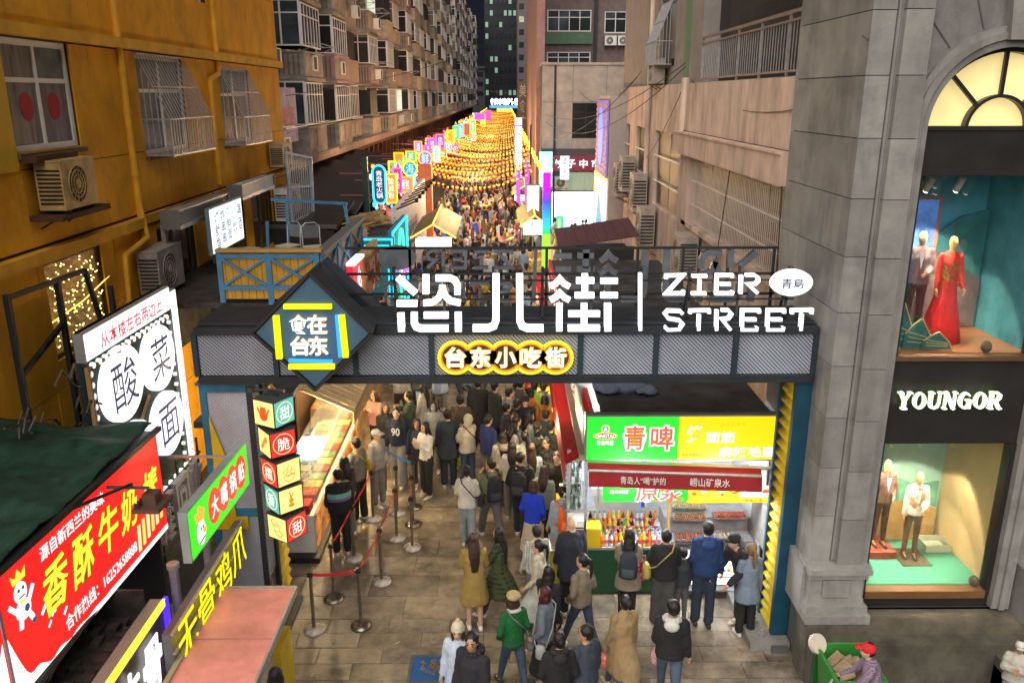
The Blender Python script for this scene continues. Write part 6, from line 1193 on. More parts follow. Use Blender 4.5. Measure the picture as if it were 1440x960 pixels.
for i in range(60): m = MB(); x, y = rnd.uniform(-4.1,-3.55), rnd.uniform(13.8,17.4); m.ball((x,y,.94),rnd.uniform(.04,.07),None,.035,7,5); o = m.build('bun', mat('bun', (.62,.36,.10), .6, var=.4, nscale=8), lf)
m = MB(); m.box(-4.0,13.25,.85,-3.5,13.55,1.02); tag(m.build('red_box', paint((.5,.02,.02))), 'red cardboard box at the near end of glass snack case', 'box'); 
t = thing('coffee_jar', 'dark jar on the near end of the snack counter', 'jar', (-3.9,13.75,.9)); m = MB(); m.tube((-3.9,13.75,1.02),(-3.9,13.75,1.25),.05,n=10); m.build('glass', M_DARK, t); m = MB(); m.tube((-3.9,13.75,1.25),(-3.9,13.75,1.29),.055,n=10); m.build('lid', M_STEEL, t)
m = MB(); m.box(-4.15,14.5,1.32,-3.6,15.6,1.36); o = m.build('lit_menu_card', mat('blue_card', (.35,.55,.85), .4, emit=.7, var=.5, nscale=2.5), lf)
m = MB(); m.box(-3.7,14.9,2.5,-3.64,21,2.53); m.build('led_strip', em((1,.80,.45), 15), lf)
for y_ in (14.2,16.0,18.0): lamp_in(lf, (-3.3,y_,2.25), 130, (1,.74,.38))
aw2 = thing('awning', 'brown slatted awning with printed edge over the snack counter', 'awning', (-3.6,16.5,2.2)); p = [aZ(505,540,2.75), aZ(566,540,2.35), aZ(530,612,2.2), aZ(437,595,2.75)]
ax0, ax1, ay0, ay1 = -3.95, -2.85, 14.4, 21.5
nS = 34
for i in range(nS): y = ay0+(ay1-ay0)*i/nS; m = MB(); m.bar((ax0,y+.1,2.86),(ax1,y+.1,2.34),.19,.02,up=(0,0,1)); m.build('slat', mat('tan_slat', (.62,.48,.26), .7, var=.25, nscale=3, bump=.2), aw2)
m = MB(); m.box(ax1-.01,ay0,2.1,ax1+.02,ay1,2.33); m.build('valance', paint((.30,.20,.12)), aw2); m = MB(); m.box(ax0-.3,ay0,2.84,ax0,ay1,2.92); m.build('rear_rail', paint((.2,.14,.09)), aw2)
F_ = Fr((ax1+.02,ay0,2.1),(0,1,0)); text('烤面筋 炸鸡排 鸡蛋仔 糯米', F_, .3,.04,4.6,.19, paint((.5,.4,.3)), aw2, c=.01)
for k, (y0, y1, nm) in enumerate(((18.2,22,'first'),(22.4,26.5,'second'),(27,31,'third'))):
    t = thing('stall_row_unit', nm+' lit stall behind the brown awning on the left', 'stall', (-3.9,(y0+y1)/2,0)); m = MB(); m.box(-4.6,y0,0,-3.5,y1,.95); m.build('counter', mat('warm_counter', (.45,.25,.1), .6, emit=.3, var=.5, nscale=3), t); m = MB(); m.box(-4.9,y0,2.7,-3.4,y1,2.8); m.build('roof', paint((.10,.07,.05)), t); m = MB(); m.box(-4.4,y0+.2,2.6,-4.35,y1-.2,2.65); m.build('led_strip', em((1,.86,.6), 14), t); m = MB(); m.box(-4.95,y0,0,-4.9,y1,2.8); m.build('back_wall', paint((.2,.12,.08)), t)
m = MB(); m.box(-4.9,13,0,-4.5,14.3,2.9); m.box(-4.95,12.2,2.95,-3.7,14.4,3.05); tag(m.build('flat_roof', mat('roof_felt')), 'grimy flat roof between the gate and terrace fence', 'roof')
for i, (x, y) in enumerate(((-4.75,12.9),(-4.3,13.1))): m = MB(); m.tube((x,y,3.05),(x,y,3.4),.16,n=14); m.tube((x,y,3.4),(x+.3,y-.2,3.5),.05,n=8); tag(m.build('vent_pipe', M_STEEL), ('left','right')[i]+' steel roof vent on the grimy flat roof', 'vent')
m = MB(); m.box(-4.8,12.5,3.3,-3.6,12.7,3.42); m.pipe([(-4.7,12.9,3.5),(-4.2,12.6,3.6),(-3.7,11.8,4.4)],.02); tag(m.build('duct', M_STEEL), 'pale metal duct and stay across the grimy flat roof', 'duct')
# ---------------- terrace with orange boards and blue rails
tr = thing('terrace_fence', 'orange boarded fence with blue cross rails around the terrace', 'fence', (-4.2,14.5,4.4)); TF = Fr((0,14.5,0),(1,0,0)); fx0, fx1, fz0, fz1 = -5.12, -3.3, 4.5, 5.36
M_RBL = paint((.06,.20,.36), .6, .25); M_ORB = mat('orange_board', (.58,.30,.03), .7, var=.2, nscale=5, bump=.2, stretch=(6,1,.6))
for i in range(14): w_ = (fx1-fx0)/14; m = MB(TF); m.box(fx0+w_*i+.004,fz0,-.03,fx0+w_*(i+1)-.004,fz1,.0); m.build('board', M_ORB, tr)
xm = (fx0+fx1)/2
for q in ((fx0,fz0-.06,fx0+.09,fz1),(xm-.05,fz0-.1,xm+.05,fz1),(fx1-.09,fz0-.06,fx1,fz1)): m = MB(TF); m.box(q[0],q[1],.0,q[2],q[3],.04); m.build('post', M_RBL, tr)
for z in (fz0+.17,fz1-.12): m = MB(TF); m.box(fx0,z,.002,fx1,z+.08,.045); m.build('rail', M_RBL, tr)
for a, b in ((fx0+.09,xm-.05),(xm+.05,fx1-.09)):
    for s_ in (0,1): m = MB(TF); z0, z1 = fz0+.25, fz1-.12; m.bar((a,(z0,z1)[s_],.02),(b,(z1,z0)[s_],.02+.008*s_),.075,.04,up=(0,-1,0)); m.build('cross_rail', M_RBL, tr)
m = MB(TF); m.box(fx0,fz1,-.1,fx1+.05,fz1+.05,.08); m.build('top_rail', paint((.42,.26,.08)), tr)
TS = Fr((-3.3,0,0),(0,1,0)); 
for i in range(22): m = MB(TS); m.box(14.5+.2*i+.004,4.5,-.03,14.5+.2*(i+1)-.004,5.3,0); m.build('board', mat('tan_board', (.40,.28,.19), .75, var=.25, nscale=4), tr)
for y in (14.55,16,17.4,18.85): m = MB(TS); m.box(y-.04,4.45,.0,y+.04,5.3,.04); m.build('post', M_RBL, tr)
for y in (14.6,16.05,17.45):
    for s_ in (0,1): m = MB(TS); m.bar((y,(4.6,5.25)[s_],.02),(y+1.35,(5.25,4.6)[s_],.028),.06,.04,up=(1,0,0)); m.build('cross_rail', M_RBL, tr)
for z in (4.55,5.2): m = MB(TS); m.box(14.5,z,.002,18.9,z+.07,.045); m.build('rail', M_RBL, tr)
m = MB(TS); m.box(14.5,5.3,-.1,18.9,5.36,.1); m.build('top_rail', paint((.12,.12,.13)), tr)
m = MB(); m.box(-6.75,14.6,4.3,-3.3,18.9,4.4); m.box(-6.75,14.6,3.0,-6.7,18.9,4.3); tag(m.build('terrace_floor', M_GRIME), 'dark terrace floor behind the orange boarded fence', 'terrace')
m = MB()
for p, q in (((-4.9,18.5,4.4),(-4.85,18.5,5.76)),((-3.4,18.5,4.4),(-3.58,18.5,5.7)),((-5.2,18.5,5.8),(-3.5,18.5,5.7)),((-5.0,17.2,4.4),(-4.95,17.2,5.5))): m.bar(p, q, .06)
tag(m.build('canopy_frame', M_RBL), 'bare blue canopy frame standing over the terrace', 'frame')
def chair(x, y, rz, lb):
    t = thing('folding_chair', lb, 'chair', (x,y,4.4), 'chairs on the terrace', rz); m = MB(); m.box(-.2,-.2,.42,.2,.2,.45); m.build('seat', paint((.5,.48,.4)), t); m = MB(); m.pipe([(-.2,.2,0),(-.19,.2,.5),(-.19,.24,.85),(-.1,.26,.93),(.1,.26,.93),(.19,.24,.85),(.19,.2,.5),(.2,.2,0)],.014); m.build('back_frame', M_STEEL, t)
    for sx in (-.19,.19): m = MB(); m.tube((sx,-.22,0),(sx,-.15,.43),.013); m.build('leg', M_STEEL, t)
    m = MB(); m.box(-.17,.235,.6,.17,.255,.88); m.build('backrest', paint((.12,.13,.15)), t)
chair(-4.2,17.9,R(20),'dark backed folding chair standing at the far end of terrace'); chair(-4.0,15.3,R(170),'pale round backed chair just behind the orange fence'); chair(-4.8,18.1,R(-30),'folding chair half hidden at the terrace left')
t = thing('bucket', 'grey plastic bucket on the terrace beside the wall', 'bucket', (-5.3,16.9,4.4)); m = MB(); m.loft([(-5.3,16.9,4.4,.2,.2),(-5.3,16.9,4.95,.26,.26)],16); m.build('body', paint((.35,.36,.38)), t); m = MB(); m.loft([(-5.3,16.9,4.93,.28,.28),(-5.3,16.9,4.97,.28,.28)],16); m.build('rim', paint((.4,.41,.43)), t)
m = MB(); m.ball((-5.35,15.9,4.5),.18,.15,.12); m.ball((-5.2,15.75,4.48),.14,.12,.09); tag(m.build('rubbish_bag', paint((.4,.33,.3))), 'pale rubbish bags lying beside the grey bucket', 'bag')
ac_unit(FL, 24.1, 4.5, 1.6, .9, 'silver air conditioner lit blue above the terrace', M_WHITE)
# tall grille screen at the far corner of the terrace
gs = thing('grille_screen', 'tall white grille screen leaning beside the ochre corner', 'screen', (-6.1,24,4.6)); q0, q1, q2, q3 = aY(402,215,24), aY(437,222,25.5), aY(441,300,25.5), aY(412,312,24)
for i in range(12):
    t_ = i/11; a, b = q0.lerp(q1,t_), q3.lerp(q2,t_); m = MB(); m.bar(a,b,.03); m.build('bar', M_STEEL, gs)
m = MB(); m.bar(q0,q1,.07); m.bar(q1,q2,.08); m.bar(q2,q3,.06); m.bar(q0.lerp(q3,.5),q1.lerp(q2,.5),.05); m.bar(q0,q3,.06); m.build('frame', mat('pale_blue_steel', (.4,.5,.62), .4, .3), gs)
# dark stepped shed roofs behind the terrace
for i in range(7):
    y0 = 24+3.1*i; t = thing('shed_roof', 'dark tin shed roof, number %s in the stepped row beyond the terrace' % ('one','two','three','four','five','six','seven')[i], 'roof', (-7,y0,3)); m = MB(); x0, x1 = -9.3, -4.9
    m.add([(x0,y0,4.6+.08*i),(x1,y0,4.35),(x1,y0+3,4.75),(x0,y0+3,5.0+.08*i),(x0,y0,4.5),(x1,y0,4.25),(x1,y0+3,4.65),(x0,y0+3,4.9)],[(0,1,2,3),(7,6,5,4),(0,4,5,1),(1,5,6,2),(2,6,7,3),(3,7,4,0)]); m.build('sheet', mat('black_tin', (.022,.020,.024), .45, var=.5, nscale=1.5, stretch=(.3,2,1)), t); m = MB(); m.box(x0,y0-.04,4.3,x1,y0,4.42); m.build('fascia', paint((.1,.1,.11), .5), t); m = MB(); m.box(x0,y0,0,x1-.1,y0+.1,4.3); m.build('wall', M_DARK, t)
# timber, pink box heap
m = MB()
for i in range(40): x, y = rnd.uniform(-4.8,-3.9), rnd.uniform(24,27); a = rnd.uniform(-.6,.6); z = 4.1+rnd.random()*.25; m.bar((x-.4*cos(a),y-.4*sin(a),z),(x+.4*cos(a),y+.4*sin(a),z+rnd.uniform(-.1,.2)),.045)
stuff(tag(m.build('timber_scraps', paint((.5,.32,.13), .8, .4)), 'heap of timber offcuts on the roof under the blue neon sign', 'timber'))
m = MB(); m.box(-4.5,22.6,4.05,-3.9,23.3,4.4); tag(m.build('pink_box', paint((.5,.25,.32))), 'pink box sitting in front of the timber heap', 'box'); m = MB(); m.box(-5,19.5,3.9,-3.4,27.5,4.05); tag(m.build('low_roof', mat('roof_felt')), 'low felt roof carrying timber heap and pink box', 'roof')
# hoarding and shop sign behind diamond
F_ = Fr((-3.05,16.2,3.75),(0,1,-.02)); t = thing('shop_sign', 'red and tan shop sign with brown raised characters behind diamond', 'sign', F_(2,0,0)); m = MB(F_); m.box(0,0,-.12,1.15,1.0,0); m.build('red_face', em((.8,.02,.05),.8), t); m = MB(F_); m.box(1.15,0,-.12,3.4,1.05,0); m.build('tan_face', mat('gold_tan', (.42,.30,.10), .6, emit=.15, var=.15), t); m = MB(F_); m.box(0,1.0,-.12,1.15,1.06,.05); m.build('lit_edge', em((.8,.95,1),2), t)
for i, ch in enumerate('粗粮'): text(ch, F_, 1.35+i*1.0,.15,2.2+i*1.0,.9, paint((.22,.08,.05)), t, c=.12, depth=.1, weight=.03, name='character')
text('乡', F_, .4,.1,.95,.9, pr((1,1,1),1.2), t, c=.01, weight=.02)
# teal neon box sign with green ring
NB = Fr((-2.75,19.9,2.55),(0,1,0)); t = thing('neon_box', 'teal framed neon box with green rings and magenta lettering', 'sign', NB(1.5,0,0)); m = MB(NB); m.box(0,0,-.1,3.0,2.3,0); m.build('dark_face', mat('teal_dark', (.02,.07,.08), .4, emit=.2, ecol=(.02,.3,.35)), t); TEAL = em((.03,.6,.85),1.5)
for q in ((0,0,3,.05),(0,2.25,3,2.3),(0,.05,.05,2.25),(2.95,.05,3,2.25),(.14,.14,.17,2.16),(2.83,.14,2.86,2.16)): m = MB(NB); m.box(q[0],q[1],0,q[2],q[3],.05); m.build('neon_tube', TEAL, t)
m = MB(NB); m.ring(1.5,1.6,.36,.42,.02,.06,24,1.1); m.ring(1.5,.6,.36,.42,.02,.06,24,1.1); m.ring(1.5,1.6,.52,.56,.02,.06,24,1.0); m.build('green_ring', em((.05,.95,.4),2.2), t); text('ZERO', NB, .3,.85,2.7,1.3, em((1,.05,.75),2.2), t, c=.1, weight=.03, shear=.2)
NC = Fr((0,19.7,0),(1,0,0)); t = thing('neon_box', 'teal neon frame facing the gate with a purple oval', 'sign', (-3.9,19.7,3.2)); m = MB(NC); m.box(-3.62,3.3,-.1,-2.68,4.75,-.02); m.build('dark_face', mat('teal_dark'), t)
for q in ((-3.6,4.68,-2.7,4.73),(-3.6,4.54,-2.8,4.57),(-2.74,3.3,-2.70,4.68),(-2.84,3.3,-2.81,4.54)): m = MB(NC); m.box(q[0],q[1],0,q[2],q[3],.05); m.build('neon_tube', TEAL, t)
m = MB(NC); m.disc(-3.4,4.3,.22,.0,.03,20,.11); m.build('purple_oval', em((.55,.1,.75),1.3), t); m = MB(NC); m.ring(-3.4,4.3,.28,.31,0,.04,20,.6); m.build('teal_ring', TEAL, t)
# long pale hoarding, orange pier
F_ = Fr((-3.6,26.6,1.4),(0,1,0)); t = thing('hoarding', 'long pale hoarding wall with faint dark lettering', 'wall', F_(5,0,0)); m = MB(F_); m.box(.0,-1.4,-.15,11,3.05,0); m.build('board', mat('pale_hoarding', (.55,.50,.55), .6, emit=.12, var=.15, nscale=1), t); text('汤姆大叔', F_, 3.2,1.2,7.2,2.1, paint((.08,.08,.12)), t, c=.01, weight=.0)
m = MB(); m.box(-3.95,38.2,0,-3.35,38.6,5.0); tag(m.build('orange_pier', mat('orange_pier', (.65,.16,.06), .6, emit=.2, var=.15)), 'orange pier at the far end of the pale hoarding', 'pier')
for i in range(8): m = MB(); y = 27.5+i*1.15; m.bar((-3.6,y,4.4),(-2.95,y+.2,4.65),.05); m.disc(0,0,0,0,0) if 0 else None; m.tube((-2.95,y+.2,4.6),(-2.95,y+.2,4.72),.06,n=8); tag(m.build('arm_light', M_DARK), ORD[i]+' dark arm light from the near end of pale hoarding', 'lamp', 'arm lights over the hoarding')
# ---------------- hanging neon signs down the left side
def vsign(x, y, z0, w_, h, c1, c2, txt, lb, tc=(1,1,1), shape='box'):
    F_ = Fr((x,y,z0),(1,0,0)); t = thing('neon_sign', lb, 'sign', (x,y,z0), 'neon signs along the left of the street'); m = MB(F_)
    if shape == 'pill': m.prism([(w_/2+w_/2*cos(a), (h-w_/2 if a <= pi else w_/2)+w_/2*sin(a)) for a in [pi*i/8 for i in range(9)]+[pi+pi*i/8 for i in range(9)]], -.1, 0)
    elif shape == 'disc': m.disc(w_/2,h/2,w_/2,-.1,0,20,h/2)
    else: m.box(0,0,-.1,w_,h,0)
    m.build('face', em(c1,.85), t); m = MB(F_); e = .05+.02*w_
    if shape == 'disc': m.ring(w_/2,h/2,w_/2,w_/2+e,-.02,.05,22,h/w_)
    elif shape == 'pill':
        m.ring(w_/2,h-w_/2,w_/2,w_/2+e,-.02,.05,10,t0=0,t1=pi); m.ring(w_/2,w_/2,w_/2,w_/2+e,-.02,.05,10,t0=pi,t1=2*pi); m.box(-e,w_/2,-.02,0,h-w_/2,.05); m.box(w_,w_/2,-.02,w_+e,h-w_/2,.05)
    else: m.box(-e,-e,-.02,w_+e,0,.05); m.box(-e,h,-.02,w_+e,h+e,.05); m.box(-e,0,-.02,0,h,.05); m.box(w_,0,-.02,w_+e,h,.05)
    m.build('neon_outline', em(c2,1.5), t)
    if txt: text(txt, F_, w_*.2,h*.12,w_*.8,h*.88, em(tc,1.4,False), t, c=.02, vert=h > w_*1.6, weight=-.005)
    m = MB(); m.bar((x-1.2,y+.1,z0+h*.8),(x,y+.1,z0+h*.8),.04); m.bar((x-1.2,y+.1,z0+h*.2),(x,y+.1,z0+h*.2),.04); m.build('bracket', paint((.3,.08,.1)), t)
a = aY(527,285,29); b = aY(540,234,29); vsign(a.x,29,a.z,b.x-a.x,b.z-a.z,(.02,.06,.14),(.05,.85,1),'青岛老火锅','tall blue pill neon sign with white characters, nearest of the row',shape='pill')
m = MB(); m.box(-4.95,29,0,-4.75,29.2,6.0); tag(m.build('sign_post', paint((.02,.05,.05))), 'dark green post carrying the tall blue pill neon sign', 'post')
NS = [(545,284,556,246,31,(.9,.35,.05),(1,.6,.05),'酸辣粉',(1,1,.8)),(555,270,563,238,32,(.85,.03,.2),(1,.1,.5),'冰粉',(1,.8,.9)),(561,268,579,250,33,(.95,.3,.1),(1,.35,.05),'面包',(1,1,1)),(568,246,585,228,36,(.05,.35,.55),(1,.7,.05),'海',(.4,.9,1)),(556,234,566,216,38,(.75,.3,.05),(1,.6,.0),'',(1,1,1)),(572,226,584,214,40,(.1,.55,.3),(1,.5,.02),'茶',(1,1,.5)),(590,232,606,214,42,(.35,.1,.75),(1,.45,.05),'鲜',(.2,1,.6)),(592,244,604,234,43,(.5,.8,.95),(.1,.3,.9),'',(1,1,1)),(604,214,612,196,47,(.8,.1,.6),(.6,.1,.9),'烤鱼',(1,1,1)),(614,208,624,190,50,(.25,.08,.7),(1,.2,.1),'串',(.8,.6,1)),(600,206,609,195,52,(.2,.2,.75),(1,.55,.1),'',(1,1,1)),(626,214,634,200,56,(.15,.2,.8),(1,.6,.1),'8',(.8,.9,1)),(629,200,638,184,60,(.85,.6,.05),(1,.6,0),'饭',(.6,.1,0)),(638,196,644,178,66,(.05,.75,.2),(.1,.9,.2),'奶茶',(1,1,.6)),(645,192,650,176,72,(.1,.55,.75),(.1,.8,.9),'鱼',(1,1,1)),(653,190,660,174,80,(.75,.1,.1),(1,.5,.1),'',(1,1,1)),(662,186,668,170,90,(.1,.8,.15),(.8,.9,.1),'蟹',(1,1,1)),(668,168,681,160,105,(.85,.1,.65),(1,.2,.8),'',(1,1,1)),(676,178,682,168,115,(.9,.7,.1),(1,.7,.0),'',(1,1,1)),(684,170,690,156,130,(.8,.1,.5),(1,.1,.6),'',(1,1,1)),(610,228,618,206,45,(.6,.75,.9),(1,.4,.05),'虾',(.1,.3,.8)),(620,226,626,212,53,(.85,.5,.1),(1,.1,.05),'饼',(1,1,1)),(636,216,643,204,62,(.8,.1,.4),(.9,.1,.9),'糖',(1,1,1)),(646,208,652,197,70,(.9,.5,.1),(1,.6,.1),'',(1,1,1)),(655,204,661,194,78,(.1,.5,.2),(.2,1,.4),'茶',(1,1,1)),(664,198,669,188,88,(.9,.9,1),(.9,.9,1),'',(1,1,1)),(575,262,583,247,35,(.7,.9,1),(.1,.6,1),'鱼',(.1,.2,.6)),(548,244,555,228,34,(.2,.6,.25),(1,.7,.05),'',(1,1,1)),(584,214,592,200,44,(.5,.1,.7),(1,.4,.1),'酒',(1,1,1)),(594,226,600,206,46,(.8,.15,.3),(.9,.1,.7),'牛肉',(1,1,1))]
DESC = ('orange','crimson','bread shop','round blue','amber blank','green tea','round violet','pale blue','magenta fish','purple skewer','indigo','blue figure eight','golden rice','green milk tea','cyan fish','red blank','lime crab','pink bar','yellow blank','rose','white prawn','amber cake','cerise sugar','marigold','emerald tea','plain white','icy fish','leaf green','violet wine','scarlet beef')
for k, (x0_, y0_, x1_, y1_, Y_, c1, c2, tx, tcol) in enumerate(NS):
    a = aY(x0_,y0_,Y_); b = aY(x1_,y1_,Y_); vsign(a.x,Y_,a.z,b.x-a.x,b.z-a.z,c1,c2,tx,DESC[k]+' neon sign hung in the crowded row left of the lanterns',tcol,'disc' if k in (3,6,11) else 'box')
# ---------------- lantern strings over the street
m0 = MB(); m0.ball((0,0,0),.10,.10,.085,7,5); LN = m0.data('lantern', [em((1,.50,.03), 2.6, False)], smooth=True)
M_LR = em((.55,.05,.01), .9, False)
def lstring(x0, x1, z, y, sag, lb, k):
    t = thing('lantern_string', lb, 'lantern string', ((x0+x1)/2,y,z), 'strings of lanterns across the street'); n = int((x1-x0)/.21); m = MB(); r2 = MB(); cb = MB(); pp = None
    for i in range(n+1):
        u = i/n; p_ = Vector((x0+(x1-x0)*u, y+rnd.uniform(-.05,.05), z-sag*4*u*(1-u)))
        if y < 75 or i % 1 == 0: q_ = rnd.uniform(.045,.075); m.ball(p_-Vector((0,0,.12+rnd.uniform(-.03,.05))),q_,q_,q_*.8,6,4); r2.box(p_.x-.03,p_.y-.03,p_.z-.27,p_.x+.03,p_.y+.03,p_.z-.18)
        if pp is not None: cb.bar(pp,p_,.012)
        pp = p_
    stuff(m.build('lantern', em(rnd.choice(((1,.42,.02),(1,.36,.015),(1,.5,.05))), rnd.choice((1.3,1.8,2.4)), False), t, None, True)); stuff(r2.build('tassel', M_LR, t)); cb.build('cable', M_DARK, t)
y = 38.5; k = 0
while y < 215:
    lstring(-4.35, 1.2 if y < 50 else 1.4, 4.8+rnd.uniform(-.1,.1), y, .3+.3*(k%3 == 0)+rnd.uniform(0,.15), ordn(k)+' string of amber lanterns over the crowd, counting from the nearest', k); y += rnd.uniform(.85,1.15)+(y-38)*.016; k += 1
for y in (40,52,66,84,108,140):
    L_ = bpy.data.lights.new('lantern_light','POINT'); L_.energy = 1700; L_.color = (1,.62,.28); L_.shadow_soft_size = .6; lo = bpy.data.objects.new('lantern_light', L_); _C.link(lo); lo.location = (-1.5,y,4.2)
# edge garlands down both sides and street-side light panels
for side, x_ in (('left',-4.5),('right',1.5)):
    m = MB(); y = 36
    while y < 215: m.ball((x_+rnd.uniform(-.08,.08),y,5.05+rnd.uniform(-.1,.1)),.09,None,.09,6,4); y += .8+(y-36)*.012
    o = stuff(m.build('garland', em((1,.55,.05), 3, False), None, None, True)); tag(o, 'amber bulb garland along the %s edge of the lantern rows' % side, 'garland')
t = thing('light_totem', 'stack of pinkish white light panels right of the lantern rows', 'light panel', (1.2,52,0))
for i, (y0_, y1_) in enumerate(((248,216),(214,190),(188,178),(176,166))): Y_ = 46+8*i; a = aY(724,y0_,Y_); b = aY(734,y1_,Y_); m = MB(); m.box(a.x,Y_,a.z,b.x,Y_+.2,b.z); m.build('panel', em((1,.70,.82),1.5), t); m = MB(); m.box(a.x-.05,Y_+.02,a.z-.06,b.x+.05,Y_+.15,a.z-.01); m.build('frame_bar', em((1,.1,.2),1.5), t)
m = MB(); m.box(1.35,46.2,0,1.45,46.3,6.5); m.build('post', M_DARK, t)
for q, (nm, c_) in enumerate((('amber',(1,.5,.03)),('red',(1,.06,.03)),('magenta',(1,.05,.6)),('cyan',(.05,.7,1)),('green',(.1,.9,.2)),('white',(1,.95,.85)))):
    m = MB()
    for i in range(170 if q == 0 else 75):
        y = 31+100*rnd.random()**1.8; x = rnd.uniform(-5.0,-4.25); z = rnd.uniform(3.2,5.5); k_ = rnd.uniform(.03,.085)*(1+(y-31)*.008); m.ball((x,y,z),k_,k_,k_*rnd.uniform(.8,2.),5,4)
    tag(stuff(m.build('fairy_lights', em(c_, 1.5, False))), nm+' fairy lights scattered among the neon signs at left', 'fairy lights')
# rainbow column
rbw = thing('rainbow_column', 'tall lit column shading violet to green beside the white screen', 'light column', (1.75,33,0)); a = aY(763,330,33); b = aY(775,242,33); hr = b.z-a.z; seg = [((.02,.45,.12),(.02,.35,.7)),((.02,.3,.8),(.03,.08,.85)),((.05,.05,.85),(.35,.0,.8)),((.4,0,.75),(.5,.0,.7))]
for i, (c1, c2) in enumerate(seg): m = MB(); m.box(a.x,33,a.z+hr*i/4+.03,b.x,33.35,a.z+hr*(i+1)/4); m.build('lit_segment', mat('rainbow_%d'%i, c1, .4, emit=1.3, kind='grad', col2=[c1,c2], var=0), rbw)
m = MB(); m.box(a.x-.02,33,.0,b.x+.02,33.37,1.3); m.build('maroon_base', paint((.12,.03,.04)), rbw); m = MB(); m.box(a.x-.01,33,1.3,b.x+.01,33.36,a.z); m.build('lit_segment', em((.35,.75,.05),1.2), rbw); m = MB(); m.box(a.x-.04,32.96,b.z,b.x+.04,33.4,b.z+.12); m.build('lamp_cap', em((.9,.95,1),4), rbw); m = MB(); m.box(b.x+.02,33,1.0,b.x+.12,33.3,2.2); m.build('side_strip', em((.9,.3,.1),1.2), rbw)
# white billboard on post, small cyan/green signs
t = thing('billboard', 'blank white lit billboard on a thin post by the crowd', 'billboard', (1.0,38,0)); a = aY(741,302,38); b = aY(758,261,38); m = MB(); m.box(a.x,38,a.z,b.x,38.2,b.z); m.build('lit_face', em((1,1,.9),1.5), t); m = MB(); m.box(a.x-.04,38.02,a.z-.05,a.x,38.22,b.z+.05); m.box(b.x,38.02,a.z-.05,b.x+.04,38.22,b.z+.05); m.box(a.x,38.02,b.z,b.x,38.22,b.z+.05); m.build('frame', paint((.2,.22,.12)), t); m = MB(); m.box((a.x+b.x)/2-.03,38.05,0,(a.x+b.x)/2+.03,38.12,a.z); m.build('post', M_STEEL, t)
t = thing('poster_stand', 'cyan and green poster stand in front of the white screen', 'sign', (3,44,0)); a = aY(782,330,44); b = aY(793,304,44); m = MB(); m.box(a.x,44,.1,b.x,44.08,b.z); m.build('face', em((.05,.6,.45),1.1), t); m = MB(); m.box(a.x+.1,43.98,.5,a.x+.22,44,b.z-.15); m.build('yellow_print', pr((.9,.9,.1),1), t)
for k, (x_, y_, Y_, c_, lb) in enumerate(((726,262,42,(.3,.05,.7),'violet neon post at the right edge of the crowd'),(738,245,48,(.7,.05,.6),'magenta neon post below the light panels'))): a = aY(x_,285,Y_); b = aY(x_+6,y_-22,Y_); m = MB(); m.box(a.x,Y_,a.z,b.x,Y_+.2,b.z); tag(m.build('neon_post', em(c_,1.4)), lb, 'light column')
# kiosks with yellow edged roofs
def kiosk(x, y, w_, lb, zr=2.5, dp_=2.6):
    t = thing('kiosk', lb, 'kiosk', (x,y,0)); m = MB(); m.add([(x-w_/2,y,zr),(x,y,zr+.5),(x+w_/2,y,zr),(x-w_/2,y+dp_,zr+.15),(x,y+dp_,zr+.65),(x+w_/2,y+dp_,zr+.15)],[(0,1,4,3),(1,2,5,4),(3,4,1,0),(4,5,2,1)]); m.build('roof', paint((.30,.22,.10)), t)
    for p_, q_ in (((x-w_/2,y-.02,zr),(x,y-.02,zr+.5)),((x,y-.02,zr+.5),(x+w_/2,y-.02,zr)),((x,y,zr+.52),(x,y+dp_,zr+.67))): m = MB(); m.bar(p_,q_,.05); m.build('gold_tube', em((1,.65,.08),2.), t)
    m = MB(); m.box(x-w_*.4,y,zr-.35,x+w_*.4,y+.06,zr-.05); m.build('white_sign', em((1,1,.97),1.6), t)
    for sx in (-1,1): m = MB(); m.box(x+sx*w_*.42-.03,y,0,x+sx*w_*.42+.03,y+.06,zr); m.build('post', M_DARK, t)
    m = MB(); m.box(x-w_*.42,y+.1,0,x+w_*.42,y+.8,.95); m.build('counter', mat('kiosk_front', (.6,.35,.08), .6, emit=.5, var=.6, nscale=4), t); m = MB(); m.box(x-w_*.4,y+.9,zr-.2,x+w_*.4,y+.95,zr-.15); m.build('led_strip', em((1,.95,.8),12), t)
a = aZ(603,350,2.5); kiosk(-2.7, 30.8, 1.7, 'small kiosk with gold edged tent roof at left of the crowd', 2.9, 4.5); a = aZ(752,322,2.4); kiosk(a.x, a.y, 1.3, 'small gold edged kiosk by the rainbow column'); a = aZ(738,276,2.4); kiosk(a.x, a.y, 1.5, 'far gold edged kiosk under the white billboard'); a = aZ(745,300,2.4); kiosk(a.x+.1, a.y-3, 1.5, 'gold edged kiosk between billboard and rainbow column')
